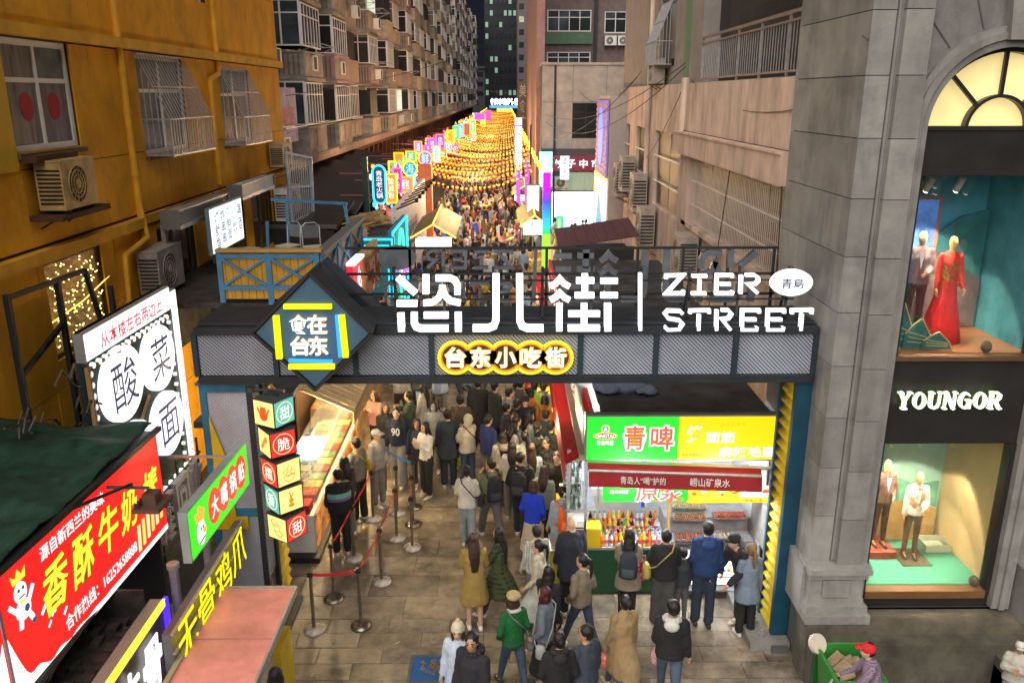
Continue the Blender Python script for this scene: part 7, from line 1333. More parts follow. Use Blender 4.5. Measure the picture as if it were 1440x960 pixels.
# brown roofed hut
ht = thing('hut', 'tan panelled hut with brown tiled roof in front of white screen', 'hut', (3,27,0)); h0, h1 = 1.85, 4.25
m = MB(); m.box(h0,27,0,h1,29.3,2.95); m.build('wall', paint((.05,.05,.045)), ht)
for i in range(2): m = MB(); m.box(h0+.12+i*1.12,26.96,.4,h0+1.2+i*1.12,27.0,2.75); m.build('panel', mat('tan_panel', (.46,.37,.18), .6, var=.12, nscale=1.5), ht)
m = MB(); m.box(h0-.05,26.94,0,h0+.1,27.02,3.2); m.build('post', M_WHITE, ht)
for i in range(8): x_ = h0-.1+i*.33; m = MB(); m.add([(x_,26.8,3.25+.05*i),(x_+.32,26.8,3.3+.05*i),(x_+.32,29.4,3.5+.05*i),(x_,29.4,3.45+.05*i),(x_,26.8,3.2+.05*i),(x_+.32,26.8,3.25+.05*i),(x_+.32,29.4,3.45+.05*i),(x_,29.4,3.4+.05*i)],[(0,1,2,3),(7,6,5,4),(0,4,5,1),(1,5,6,2),(2,6,7,3),(3,7,4,0)]); m.build('roof_sheet', mat('brown_roof', (.11,.045,.05), .6, var=.3, nscale=4), ht)
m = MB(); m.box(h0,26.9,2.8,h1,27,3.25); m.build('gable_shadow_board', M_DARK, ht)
# far lit gate and market signs
t = thing('far_gate', 'blue white lit gate lettering at the far end of the lanterns', 'gate', (-.5,222,0)); FG = Fr((0,222,0),(1,0,0)); a = aY(688,149,222); b = aY(731,140,222); m = MB(FG); m.box(a.x,a.z-.6,-.5,b.x,a.z+.1,0); m.build('beam', em((.1,.35,.6),1.2), t); text('台东小吃步行街', FG, a.x+.3,a.z+.2,b.x-.3,b.z+.3, em((.85,.92,1),5), t, c=.1, weight=.05)
for x_ in (a.x,b.x): m = MB(FG); m.box(x_-.3,0,-.5,x_+.3,a.z,0); m.build('post', M_DARK, t)
m = MB(FG); m.box(a.x+2,a.z-1.5,.0,b.x-2,a.z-.7,.1); m.build('gold_panel', em((1,.75,.1),2.5), t)
# ---------------- queue bollards
def ppl(px, py, z=0): return aZ(px, py, z)
bol = []
def bollard(px, py, h, lb, base):
    p_ = ppl(px, py, .02); t = thing('queue_post', lb, 'queue post', (p_.x,p_.y,.02), 'steel queue posts on the paving'); x, y = p_.x, p_.y; m = MB(); m.loft([(x,y,.02,.165,.165),(x,y,.045,.165,.165),(x,y,.07,.09,.09),(x,y,.085,.04,.04)],20); m.build('base', base, t, None, True)
    m = MB(); m.tube((x,y,.08),(x,y,h),.027,n=12); m.build('pole', mat('brushed_steel', (.30,.27,.22), .3, .9, var=.2, nscale=6), t); m = MB(); m.tube((x,y,h),(x,y,h+.06),.034,n=12); m.box(x-.042,y-.03,h-.02,x+.042,y+.03,h+.04); m.build('head', M_DARK, t); bol.append(Vector((x,y,h+.01))); return t
WB = mat('dirty_white_base', (.55,.50,.45), .6, var=.6, nscale=5); SB = mat('brushed_steel', (.30,.27,.22), .3, .9, var=.2, nscale=6)
BL = [(442,886,'front left queue post with a round pale base',WB),(508,880,'front queue post at the right end of the red belt',SB),(470,842,'queue post just behind the front red belt',SB),(498,785,'queue post third from the front by the man in black',WB),(537,818,'queue post with ragged white base in mid pavement',WB),(525,730,'queue post beside the man in grey at the snack counter',WB),(543,693,'far queue post left under the blue belt',WB),(558,757,'queue post with torn white base, centre cluster nearest',WB),(559,722,'queue post with white base, centre of the cluster',WB),(580,770,'right outer queue post with broad white base',WB),(581,737,'right queue post second from the outer front',SB),(583,713,'far right queue post at the end of the blue belt',SB)]
for px, py, lb, bm_ in BL: bollard(px, py, 1.0, lb, bm_)
def belt(i, j, col, lb, sag=.03):
    a, b = bol[i], bol[j]; m = MB(); n = 8; vs = []
    for k in range(n+1):
        p_ = a.lerp(b, k/n)-Vector((0,0,sag*4*(k/n)*(1-k/n))); vs += [p_+Vector((0,0,.025)), p_-Vector((0,0,.025))]
    m.add(vs, [(2*k,2*k+1,2*k+3,2*k+2) for k in range(n)]); o = m.build('queue_belt', col); o.modifiers.new('t','SOLIDIFY').thickness = .004; tag(o, lb, 'belt', 'retractable belts between the queue posts')
RB = paint((.62,.02,.03), .6); BB = paint((.03,.22,.6), .6)
belt(0,1,RB,'bright red belt across the front two queue posts'); belt(2,3,RB,'red belt from the second row post back to the third'); belt(3,5,RB,'red belt running beside the man in grey'); belt(5,6,RB,'red belt to the far left queue post'); belt(1,4,RB,'slack red belt from the front right post to the mid post',.06); belt(4,7,RB,'red belt from the ragged base post to the cluster'); belt(6,11,BB,'blue belt between the two far queue posts'); belt(9,10,RB,'short red belt between the right outer queue posts')
# ---------------- wheelie bin at bottom right
bp_ = Vector((4.42,8.95,0)); t = thing('rubbish_bin', 'open green wheeled bin full of cardboard below the steps', 'bin', bp_); x, y = bp_.x, bp_.y; M_BG = paint((.03,.20,.03), .45)
m = MB(); z0, z1 = .08, 1.02; W0, W1, D0, D1 = .22,.29,.26,.36
m.add([(x-W0,y-D0,z0),(x+W0,y-D0,z0),(x+W0,y+D0,z0),(x-W0,y+D0,z0),(x-W1,y-D1,z1),(x+W1,y-D1,z1),(x+W1,y+D1,z1),(x-W1,y+D1,z1)],[(0,3,2,1),(0,1,5,4),(1,2,6,5),(2,3,7,6),(3,0,4,7)]); o = m.build('body', M_BG, t); o.modifiers.new('t','SOLIDIFY').thickness = .03
m = MB(); 
for q in ((x-W1-.03,y-D1-.03,x+W1+.03,y-D1),(x-W1-.03,y+D1,x+W1+.03,y+D1+.03),(x-W1-.03,y-D1,x-W1,y+D1),(x+W1,y-D1,x+W1+.03,y+D1)): m.box(q[0],q[1],z1-.03,q[2],q[3],z1+.02)
m.build('rim', paint((.04,.26,.04), .45), t); m = MB(); m.box(x-W1,y+D1+.03,.3,x+W1,y+D1+.06,1.0); m.build('lid', paint((.02,.1,.02)), t); 
for sx in (-1,1): m = MB(); m.tube((x+sx*(W0+.01),y+.2,.09),(x+sx*(W0+.05),y+.2,.09),.09,n=12); m.build('wheel', M_DARK, t)
m = MB(); m.ring(0,0,0,0,0,0) if 0 else None; m.tube((x-.32,y+.34,1.06),(x-.3,y+.3,1.09),.13,n=16); tag(m.build('paper_plate', paint((.6,.55,.45))), 'pale round food tray balanced on the bin corner', 'tray')
m = MB()
for i in range(16): a, b = rnd.uniform(-.2,.1), rnd.uniform(-.2,.2); m.bar((x+a,y+b,.82+rnd.random()*.1),(x+a+.16,y+b+rnd.uniform(-.15,.15),.92+rnd.random()*.12),.14,.012)
stuff(m.build('rubbish', paint((.45,.32,.2), .8, .4), t)); m = MB(); m.bar((x-W1-.02,y-.25,.98),(x-W1-.02,y-.05,.62),.02); m.bar((x-W1-.02,y-.05,.62),(x-W1-.02,y-.0,.5),.02); m.build('white_rod', M_WHITE, t)
for i, (px, py, lb) in enumerate(((455,790,'crumpled orange wrapper'),(640,700,'white paper scrap in mid pavement'),(468,905,'white paper curl by the plaque'),(900,880,'pale tissue scrap in front of stall queue'),(560,905,'torn receipt left of the plaque'),(1010,905,'small white scrap near the gate footing'))):
    p_ = aZ(px,py,.03); m = MB(); vs = [(p_.x+rnd.uniform(-.06,.06), p_.y+rnd.uniform(-.05,.05), .03+rnd.random()*.04) for _ in range(6)]; m.add(vs, [(0,1,2),(1,3,2),(2,3,4),(3,5,4),(2,1,0),(2,3,1),(4,3,2),(4,5,3)]); tag(m.build('litter', paint((.6,.3,.1) if i == 0 else (.6,.58,.52))), lb if len(lb.split()) > 3 else lb+' on the paving', 'litter')
# ---------------- door bars, shop dummies
def dummy(x, y, z, lb, male, tc, bc, h=1.55, rz=180, acc=None):
    J = pose('hip' if male else 'stand','stand'); k = ('dummy',male); t = thing('mannequin', lb, 'mannequin', (x,y,z)); t.rotation_euler = (0,0,R(rz)); s_ = h/1.69; t.scale = (s_*.9,s_*.9,s_); _ORG[t.name] = Vector((0,0,0)); tan_ = mat('mannequin_gold', (.62,.36,.13), .4, var=.05)
    piece(lib(k+('b',), lambda: body(J, 1, .031)), tan_, 'body', t); piece(lib(k+('h',), lambda: hands(J).data('hand', [], smooth=True)), tan_, 'fingers', t)
    piece(lib(k+('t',), lambda: top_mesh(J, 'jacket' if male else 'sweater', 1, .021)), cloth(tc), 'jacket' if male else 'bodice', t)
    piece(lib(k+('p',male), lambda: bottom_mesh(J, 'slim' if male else 'skirt', .021)), cloth(bc), 'trousers' if male else 'gown', t)
    m = MB()
    if not male: m.loft([(0,0,-.0,.36,.32),(0,0,.3,.3,.26),(0,0,.7,.2,.15),(0,0,.95,.15,.11)],18); b = MB(); b.V = m.V; b.F = m.F; b.I = m.I; o = piece(b.data('hem', [], smooth=True), cloth(bc), 'gown_hem', t)
    m = MB()
    if male: m.prism([(-.055,1.36),(.055,1.36),(0,1.1)], -.0, .0) if 0 else None; V_ = [(-.05,.128,1.4),(.05,.128,1.4),(0,.14,1.12)]; m.add(V_+[(a,b-.02,c) for a,b,c in V_],[(0,1,2),(3,5,4)]); piece(m.data('shirt', []), M_WHITE, 'shirt_front', t); m = MB(); m.ball((-.025,.14,1.41),.025,.015,.018); m.ball((.025,.14,1.41),.025,.015,.018); piece(m.data('bow', []), paint(acc or (.5,.02,.05)), 'bow_tie', t)
    if tc[0] > .6: m = MB(); m.loft([(0,0,.9,.168,.128),(0,0,1.1,.172,.132),(0,0,1.28,.178,.134),(0,0,1.39,.1,.1)],14); piece(m.data('waistcoat', [], smooth=True), cloth((.36,.19,.09)), 'waistcoat', t)
    if not male: m = MB(); m.loft([(0,0,.98,.16,.125),(0,0,1.1,.158,.122),(0,0,1.28,.168,.125)],14,cap=False); piece(m.data('gold_bodice', [], smooth=True), mat('gold_brocade', (.55,.28,.04), .35, .5, var=.6, nscale=25), 'gold_bodice', t)
    piece(lib(k+('s',), lambda: shoes(J).data('shoes', [], smooth=True)), paint((.08,.03,.02)), 'shoe_pair', t)
d1 = aY(1302,480,SY+.75); dummy(5.68,SY+.95,4.75,'mannequin in grey mauve dinner jacket in the upper window',1,(.12,.09,.10),(.02,.02,.022),1.5,165); dummy(6.02,SY+.8,4.75,'mannequin in red gown with gold bodice in the upper window',0,(.55,.03,.012),(.6,.01,.01),1.45,180)
dummy(5.74,SY+1.15,1.36,'mannequin in dark brown suit on red block, lower window',1,(.10,.05,.035),(.07,.035,.025),1.42,185); dummy(6.14,SY+.95,1.27,'mannequin in tan waistcoat and brown trousers, lower window',1,(.62,.58,.48),(.16,.08,.045),1.4,175,(.3,.2,.1))
m = MB(); m.box(5.5,SY+.9,1.245,5.94,SY+1.4,1.36); tag(m.build('plinth_block', paint((.32,.05,.03))), 'red brown block under the suited mannequin', 'block'); m = MB(); m.box(5.96,SY+.7,1.244,6.4,SY+1.2,1.256); tag(m.build('floor_plate', paint((.10,.07,.04))), 'dark square plate under the waistcoat mannequin', 'plate')
for i in range(3):
    m = MB(Fr((0,SY+.42-.03*i,4.76),(1,0,0))); o_ = 5.06+.24*i; h_ = (.62,.42,.24)[i]; m.prism([(o_,0),(o_+.42,0),(o_+.36,h_*.45),(o_+.22,h_),(o_+.12,h_*.8),(o_+.02,h_*.5)], 0, .03); o = m.build('scenery_hill', mat('teal_cutout', (.02,.13,.13), .5, var=.3), None); tag(o, ('tallest','middle','lowest')[i]+' teal mountain cut-out with gold rim in upper window', 'cut-out'); _ORG[o.name] = Vector((0,0,0)); m = MB(Fr((0,SY+.42-.03*i,4.76),(1,0,0))); P_ = [(o_+.42,0),(o_+.36,h_*.45),(o_+.22,h_),(o_+.12,h_*.8),(o_+.02,h_*.5)]
    for q in range(4): m.bar((*P_[q],.032),(*P_[q+1],.032),.012)
    for q in range(3): m.bar((P_[1][0]*.98+.02*o_,P_[1][1]*(.8-.2*q),.032),(P_[4][0]+.04,P_[3][1]*(.7-.2*q),.032),.008)
    m.build('gold_rim', mat('gold_rim', (.7,.55,.2), .4, .3), o)
for i, (x_, z_) in enumerate(((6.35,4.83),(6.75,1.3))): m = MB(); m.ball((x_,SY+.22,z_),.07,.07,.08,12,8); tag(m.build('stone_ball', mat('moss_ball', (.08,.07,.04), .9, var=.4, nscale=20), None, None, True), ('mossy dark ball at the front of the upper window','dark stone ball at the sill of the lower window')[i], 'ball')
t = thing('display_basket', 'pale shallow basket on the jade floor of the lower window', 'basket', (6.7,SY+1.3,1.26)); m = MB(); m.box(6.5,SY+1.1,1.25,6.85,SY+1.4,1.27); m.build('base', paint((.4,.45,.3)), t); m = MB()
for q in ((6.48,1.08,6.5,1.42),(6.85,1.08,6.87,1.42),(6.5,1.08,6.85,1.1),(6.5,1.4,6.85,1.42)): m.box(q[0],SY+q[1],1.25,q[2],SY+q[3],1.36)
m.build('side', paint((.45,.48,.33)), t)
F_ = Fr((5.62,SY+1.55,5.9),(1,0,0)); t = thing('picture_frame', 'orange framed blue picture behind the upper mannequins', 'picture', F_(0,0,0)); m = MB(F_); m.box(-.1,-.5,0,.55,.75,.04); m.build('frame', paint((.45,.17,.10)), t); m = MB(F_); m.box(-.05,-.45,.04,.5,.7,.05); m.build('sheet', mat('blue_picture', (.08,.2,.55), .4, emit=.5, var=.4, nscale=4), t)
for i, a in enumerate((-20,0,25)): m = MB(F_); m.bar((.25,.8,.06),(.25+.3*sin(R(a)),.8+.3*cos(R(a)),.06),.05); m.build('ray_bar', paint((.3,.22,.15)), t)
# ---------------- the people near the gate (head position in the photo gives the spot)
_used = []
def at_head(px, py, h): p_ = aZ(px, py, h+.02); _used.append((p_.x, p_.y)); return p_.x, p_.y
BK = (.014,.014,.016); NV = (.016,.022,.045); DN = (.055,.085,.14); WH_ = (.62,.60,.56); GY_ = (.17,.17,.17); CR = (.52,.46,.34); LD = (.20,.27,.33); TN = (.27,.19,.11)
def P(px, py, rz, label, h=1.66, **k):
    x, y = at_head(px, py, h); return person(label, x, y, rz, h, **k)
PL = cloth((.05,.065,.02), 'plaid', (.01,.012,.008), 4.); WP = cloth((.55,.55,.5), 'plaid', (.08,.1,.08), 9.); CM = cloth((.10,.07,.045), 'plaid', (.03,.022,.016), 6.)
P(666,750,8,'woman in long tan coat with long brown hair seen from behind',1.66,arm='cross',leg='stand',fem=1,top='coat',tc=(.30,.20,.055),bot=None,hair='longer',hc=BROWN,shoe=(.7,.68,.65))
P(702,738,70,'woman in dark green plaid coat stepping toward the tan coat woman',1.64,arm='eat',leg='walk',fem=1,top='coat',tm=PL,bot='straight',bc=(.04,.045,.06),hair='longer',hc=BLACKHAIR,shoe=(.6,.58,.6))
P(722,830,25,'person in green jumper and pleated beige cap walking away',1.62,arm='pocket',leg='walk',fem=1,top='sweater',tc=(.008,.13,.03),bot='slim',bc=DN,hair='bob',hc=BROWN,hat='beret',hatc=(.42,.32,.16),shoe=BK,extra=both(collar((.6,.6,.55)),handbag('thin grey shoulder bag across the green jumper',(.2,.22,.2),1)))
P(644,876,160,'woman in cream beanie with pale blue scarf at bottom edge',1.62,arm='hold',leg='stand',fem=1,top='long',tc=(.50,.60,.75),bot='straight',bc=BK,hair='long',hc=BROWN,hat='beanie',hatc=(.55,.48,.36),turn=15)
P(664,890,150,'heavy set man in black zip jacket facing left at bottom edge',1.74,arm='stand',leg='stand',top='jacket',tc=(.022,.022,.03),bot='straight',bc=BK,hair='short',turn=18,extra=collar((.022,.022,.03),1.5))
P(758,756,80,'woman in cream top and long pale skirt with ponytail',1.62,arm='hold',leg='walk',fem=1,top='sweater',tc=(.55,.50,.38),bot='skirt',bc=(.55,.57,.53),hair='pony',shoe=(.6,.6,.6))
P(755,739,20,'woman wearing pale green patterned vest behind the cream skirt woman',1.62,arm='stand',fem=1,top='jacket',tm=WP,bot='straight',bc=GY_,hair='bun')
P(772,792,-30,'woman in black with loose black hair walking right',1.62,arm='walk',leg='walk',fem=1,top='long',tc=BK,bot='straight',bc=BK,hair='long')
P(767,826,70,'woman with dark red hair in grey blue denim jacket',1.62,arm='pocket',leg='stand',fem=1,top='jacket',tc=(.13,.16,.20),bot='skirt',bc=BK,hair='bob',hc=(.06,.008,.012),shoe=(.7,.7,.7),extra=handbag('clear pocketed bag carried by the denim jacket woman',(.4,.42,.4),-1))
P(787,890,5,'person in black hooded jacket from behind at bottom edge',1.68,arm='pocket',leg='stand',fem=1,top='jacket',tc=BK,bot='straight',bc=BK,hair='bun',extra=collar((.02,.02,.02),1.6))
P(825,876,35,'man in slate sweatshirt turning his head left at bottom edge',1.72,arm='stand',leg='walk2',top='sweater',tc=(.045,.055,.08),bot='straight',bc=NV,hair='short',turn=45)
P(820,776,40,'woman in taupe fleece and jeans with low ponytail',1.66,arm='pocket',leg='walk',fem=1,top='jacket',tc=(.20,.165,.12),bot='slim',bc=(.045,.065,.12),hair='pony',turn=30,shoe=(.55,.5,.45))
P(805,727,10,'balding man in dark navy suit coat at the ice machine',1.74,arm='stand',leg='stand',top='long',tc=(.018,.022,.035),bot='straight',bc=(.015,.015,.02),hair='bald')
P(880,834,20,'woman in belted camel trench with hair bun carrying snacks',1.62,arm='stand',leg='walk',fem=1,top='coat',tc=(.33,.23,.11),bot='slim',bc=DN,hair='bun',hc=BLACKHAIR,shoe=(.6,.5,.2),extra=handbag('clear carrier bag with red snack boxes held by the trench woman',(.7,.2,.15),-1,kind='hand',cat='carrier bag',name='carrier_bag'))
P(947,840,-12,'young man in black jacket with white hood and jeans',1.72,arm='hold',leg='walk',top='jacket',tc=BK,bot='slim',bc=(.07,.10,.16),hair='short',turn=30,shoe=(.5,.5,.5),extra=both(collar((.62,.6,.56),1.6),handbag('clear bag with pink drink in front of the white hooded man',(.75,.4,.42),-1,kind='hand',cat='carrier bag',name='carrier_bag')))
P(886,744,-10,'woman with long black hair in taupe coat holding a phone',1.66,arm='phone',leg='stand',fem=1,top='long',tc=(.27,.225,.17),bot='slim',bc=BK,hair='long',extra=backpack('slouchy dark slate backpack on the taupe coat woman',(.025,.035,.045)),shoe=BK)
P(938,745,-6,'person in black top and wide grey trousers with yellow bag',1.68,arm='cross',leg='stand',top='jacket',tc=BK,bot='wide',bc=(.06,.06,.065),hair='short',shoe=(.5,.48,.4),extra=handbag('yellow bag on a strap across the black top',(.52,.38,.09),-1,z0=.78,wd=.2,ht=.22))
P(962,771,25,'child in dark padded coat between two adults at the stall',1.28,arm='hold',leg='stand',top='puffer',tc=(.03,.035,.045),bot='slim',bc=(.10,.10,.12),hair='short',shoe=BK)
P(997,734,-2,'tall man in royal blue and navy jacket at the chest fridge',1.80,arm='hold',leg='stand',top='jacket',tc=(.012,.035,.12),bot='straight',bc=(.02,.03,.055),hair='short',shoe=BK,extra=collar((.02,.06,.2),1.5))
P(1058,765,12,'woman with blonde ponytail in oversized faded denim coat',1.58,arm='hold',leg='stand',fem=1,top='long',tc=(.16,.21,.28),bot='straight',bc=BK,hair='pony',hc=(.22,.13,.06),shoe=(.55,.55,.5))
P(1053,741,115,'vendor in black with black cap leaning over the grill',1.72,arm='reach',leg='stand',lean=22,top='jacket',tc=BK,bot='straight',bc=BK,hair='short',hat='cap',hatc=BK,shoe=(.5,.47,.4))
P(1241,905,75,'person in red cap and purple checked shirt with tan vest at bin',1.56,arm='reach',leg='stand',lean=14,fem=1,top='jacket',tm=cloth((.30,.22,.30),'plaid',(.05,.02,.06),10.),bot='straight',bc=BK,hair='short',hat='cap',hatc=(.65,.02,.03),extra=lambda t,J,s: own(t,J,'vest',MB().loft([(0,0,1.0-J['dz'],.19,.14),(0,.03,1.2-J['dz'],.19,.14),(0,.1,1.38-J['dz'],.15,.11)],14),cloth((.25,.17,.09)),'tan padded vest worn over the purple checked shirt','vest') if 0 else None)
P(1436,902,150,'person in pale cap and cream top sitting at the stair edge',1.2,arm='cross',leg='stand',fem=1,top='puffer',tc=(.5,.47,.4),bot='straight',bc=(.3,.3,.28),hair='short',hat='cap',hatc=(.6,.58,.52))
P(386,940,-20,'dark haired person just visible under the pink awning',1.64,arm='stand',leg='stand',fem=1,top='jacket',tc=BK,bot='straight',bc=BK,hair='long')
P(656,655,-3,'woman in white jacket with black back triangles and pale jeans',1.64,arm='cross',leg='step',fem=1,top='jacket',tc=(.60,.56,.50),bot='straight',bc=(.26,.32,.35),hair='short',shoe=(.65,.63,.6),extra=handbag('thin black strap bag over the white jacket back',(.02,.02,.02),1,z0=.8))
P(690,641,20,'man in olive green jacket wearing a large black backpack',1.72,arm='phone',leg='walk',top='jacket',tc=(.13,.14,.07),bot='straight',bc=(.11,.11,.12),hair='short',turn=40,shoe=(.55,.5,.5),extra=backpack('large black backpack with white tag on the olive jacket man',(.015,.016,.022)))
P(733,636,-15,'man in black jacket and white shoes with small side backpack',1.74,arm='pocket',leg='step',top='jacket',tc=BK,bot='straight',bc=NV,hair='short',turn=-45,shoe=(.6,.58,.55),extra=backpack('small black backpack hanging low on the man in white shoes',(.02,.02,.025)))
P(750,676,-25,'woman in cobalt blue jumper and cream skirt with brown bob',1.62,arm='pocket',leg='stand',fem=1,top='sweater',tc=(.01,.04,.50),bot='skirt',bc=(.50,.42,.33),hair='bob',hc=BROWN,shoe=(.6,.6,.6))
P(765,656,-20,'woman in sage grey jumper beside the cobalt blue jumper',1.64,arm='hold',leg='stand',fem=1,top='jacket',tc=(.24,.27,.23),bot='straight',bc=(.05,.045,.035),hair='long',hc=BROWN)
P(791,684,15,'person in pale blue grey coat wearing a small orange backpack',1.66,arm='stand',leg='stand',fem=1,top='coat',tc=(.30,.35,.39),bot='straight',bc=GY_,hair='bun',extra=backpack('small bright orange backpack on the pale blue coat',(.75,.13,.02)))
P(720,622,0,'woman in white hooded jumper with long dark hair in queue',1.62,arm='hold',leg='stand',fem=1,top='jacket',tc=(.58,.56,.53),bot='straight',bc=GY_,hair='long',hc=BLACKHAIR)
P(686,583,-50,'man in navy jacket with red armband facing right',1.74,arm='stand',leg='stand',top='jacket',tc=(.02,.035,.12),bot='straight',bc=(.12,.12,.08),hair='short',extra=lambda t,J,s: own(t,J,'armband',(lambda m: m.tube(J['s-1'].lerp(J['e-1'],.85),J['e-1'].lerp(J['w-1'],.25),.078,.072,12))(MB()),paint((.65,.02,.04)),'red armband on the sleeve of the navy jacket','armband'))
P(657,583,35,'person in cream hooded puffer jacket raising hands to face',1.68,arm='phone',leg='stand',fem=1,top='puffer',tc=CR,bot='straight',bc=(.05,.065,.11),hair='hood',extra=handbag('black strap bag across the cream puffer jacket',(.02,.02,.02),1,z0=.9))
P(629,576,10,'tall person in dark navy hooded coat holding a yellow bag',1.76,arm='stand',leg='stand',top='long',tc=(.02,.03,.042),bot='straight',bc=(.02,.028,.04),hair='short',extra=handbag('acid yellow carrier bag held by the navy coat person',(.42,.40,.03),1,kind='hand',cat='carrier bag',name='carrier_bag',wd=.26,ht=.24,dp=.1))
P(647,556,0,'man in brown camouflage jacket seen from behind in the middle',1.74,arm='cross',leg='stand',top='jacket',tm=CM,bot='straight',bc=NV,hair='short')
P(609,564,180,'woman in dark padded jacket and blue face mask facing camera',1.64,arm='pocket',leg='stand',fem=1,top='long',tc=(.25,.27,.25),bot='straight',bc=GY_,hair='long',extra=lambda t,J,s: own(t,J,'face_mask',(lambda m,b: (b.ball((0,.062,-.045),.055,.045,.045,12,8), m.add([hp(J,*v) for v in b.V],b.F), m)[2])(MB(),MB()),paint((.25,.45,.7)),'pale blue face mask on the woman facing the camera','mask',smooth=True))
def num(s_): 
    def f(t, J, s):
        M = Matrix.LocRotScale(t.location, t.rotation_euler, t.scale); vs, fs, _ = tdata(s_, .03); m = MB(); L_ = len(vs)
        m.add([(.085*(1-2*x), .152+.0*y, 1.13-J['dz']+.17*y) for x, y in vs], [q[::-1] for q in fs]); t_ = [c for c in _C if c.parent == t and c.name.startswith('sweater')]; o = piece(m.data('number_print', []), paint((.7,.7,.7)), 'number_print', t_[-1] if t_ else t)
    return f
P(557,572,175,'young man in navy jersey with white number 90, facing camera',1.76,arm='stand',leg='step',top='sweater',tc=(.012,.016,.04),bot='wide',bc=(.27,.27,.26),hair='short',shoe=(.6,.58,.55),extra=both(num('90'),handbag('pink cup bag held by the jersey man',(.75,.25,.35),1,kind='hand',wd=.1,ht=.1)))
P(586,588,178,'girl in navy jersey with white number 98, facing camera',1.62,arm='hold',leg='step',fem=1,top='sweater',tc=(.012,.016,.04),bot='slim',bc=(.05,.05,.055),hair='bob',shoe=(.6,.6,.6),extra=num('98'))
P(598,594,140,'woman in white sweatshirt with blue print and black trousers eating',1.64,arm='phone',leg='stand',fem=1,top='sweater',tc=(.62,.6,.57),bot='straight',bc=BK,hair='longer',shoe=(.5,.5,.35),turn=-10)
P(526,550,150,'woman in dusty pink jacket near the brown awning',1.62,arm='phone',leg='stand',fem=1,top='jacket',tc=(.45,.22,.19),bot='straight',bc=BK,hair='long',hc=BROWN)
P(541,567,-160,'person in black turning away behind the jersey man',1.62,arm='stand',leg='stand',fem=1,top='jacket',tc=BK,bot='slim',bc=BK,hair='bob',hc=BROWN,shoe=(.5,.4,.1))
P(575,551,80,'man in green jacket holding a camera to the left',1.7,arm='phone',leg='stand',top='jacket',tc=(.05,.07,.045),bot='straight',bc=(.07,.08,.06),hair='short')
P(596,538,60,'woman with very long black hair in pale cardigan',1.66,arm='stand',leg='stand',fem=1,top='long',tc=(.42,.39,.34),bot='straight',bc=GY_,hair='longer')
P(672,532,0,'tall person in long black coat just under the gate beam',1.78,arm='stand',leg='stand',top='coat',tc=BK,bot='straight',bc=BK,hair='short')
P(696,537,-60,'man in dark charcoal hooded jacket facing the right stalls',1.78,arm='hold',leg='stand',top='long',tc=(.03,.03,.03),bot='straight',bc=BK,hair='short',turn=-10)
Q = [(716,546,-70,'jacket',(.25,.2,.17),'short','man in brown grey jacket third from the beam in the right queue'),(727,562,-60,'jacket',BK,'short','person wearing black cap in the right queue'),(733,534,-60,'jacket',(.08,.07,.06),'short','person in dark brown top close under the beam'),(739,556,170,'jacket',BK,'short','person in black cap with white letters facing the queue'),(766,556,-50,'jacket',(.65,.2,.05),'bob','person in orange jacket at the lit stall front'),(768,577,-40,'jacket',(.06,.07,.08),'bun','woman with tied hair in slate jacket at stall front'),(744,579,-75,'long',(.50,.44,.33),'long','woman in cream top with loose hair looking right'),(723,580,150,'jacket',(.035,.035,.035),'bob','woman in black turned to face the camera in queue'),(723,594,-80,'jacket',(.48,.45,.36),'long','woman in pale jacket looking right past the queue'),(738,607,20,'jacket',(.30,.34,.30),'pony','woman with ponytail in grey green top'),(756,602,-20,'jacket',(.05,.05,.045),'short','man in charcoal sweatshirt seen from behind'),(755,594,-60,'long',(.28,.40,.36),'short','person in mint jacket near the stall front'),(775,592,-50,'puffer',(.02,.03,.03),'bun','person in glossy black jacket at the red awning'),(769,615,140,'jacket',(.02,.02,.025),'short','man facing camera at left among the queue under red awning'),(782,638,-30,'jacket',(.018,.02,.03),'short','man in navy vest bending by the red awning corner'),(747,625,10,'jacket',(.32,.40,.46),'longer','woman with very long hair in pale blue shirt'),(707,608,10,'long',(.46,.38,.28),'longer','woman with brown hair in beige behind white jumper'),(712,568,-70,'jacket',(.04,.04,.05),'short','man in dark grey jacket checking phone in queue'),(752,536,-40,'jacket',(.35,.55,.05),'short','person in lime green top at stall front under beam'),(764,538,-30,'jacket',(.32,.36,.42),'short','person in pale blue shirt beside the lime top'),(745,545,-50,'jacket',(.45,.12,.04),'bob','person in rust top between the dark caps'),(726,585,-60,'jacket',(.09,.1,.13),'short','man in steel blue jacket deep in the queue')]
for i, (px, py, rz, tp, tc, hr, lb) in enumerate(Q): P(px, py, rz, lb, 1.62+.1*(i%3 == 0), arm=('hold','phone','stand')[i%3], leg='stand', extra=collar(tuple(v*.7 for v in tc),1.4) if i%3 == 1 else None, fem=int(hr != 'short'), top=tp, tc=tc, bot='straight', bc=(BK,NV,GY_)[i%3], hair=hr, hc=BROWN if i%4 == 3 else BLACKHAIR, hat='cap' if 'cap' in lb else None, hatc=BK)
P(500,616,60,'man in grey hooded jacket looking at the glass snack case',1.74,arm='hold',leg='stand',top='jacket',tc=(.17,.17,.165),bot='straight',bc=BK,hair='short',turn=10,extra=handbag('mustard yellow bag behind the grey jacket man',(.45,.32,.02),1,z0=.85))
P(484,642,50,'woman with long black hair in jeans at the snack counter',1.62,arm='hold',leg='stand',fem=1,top='jacket',tc=(.05,.05,.055),bot='straight',bc=(.19,.21,.23),hair='longer',shoe=(.6,.6,.6))
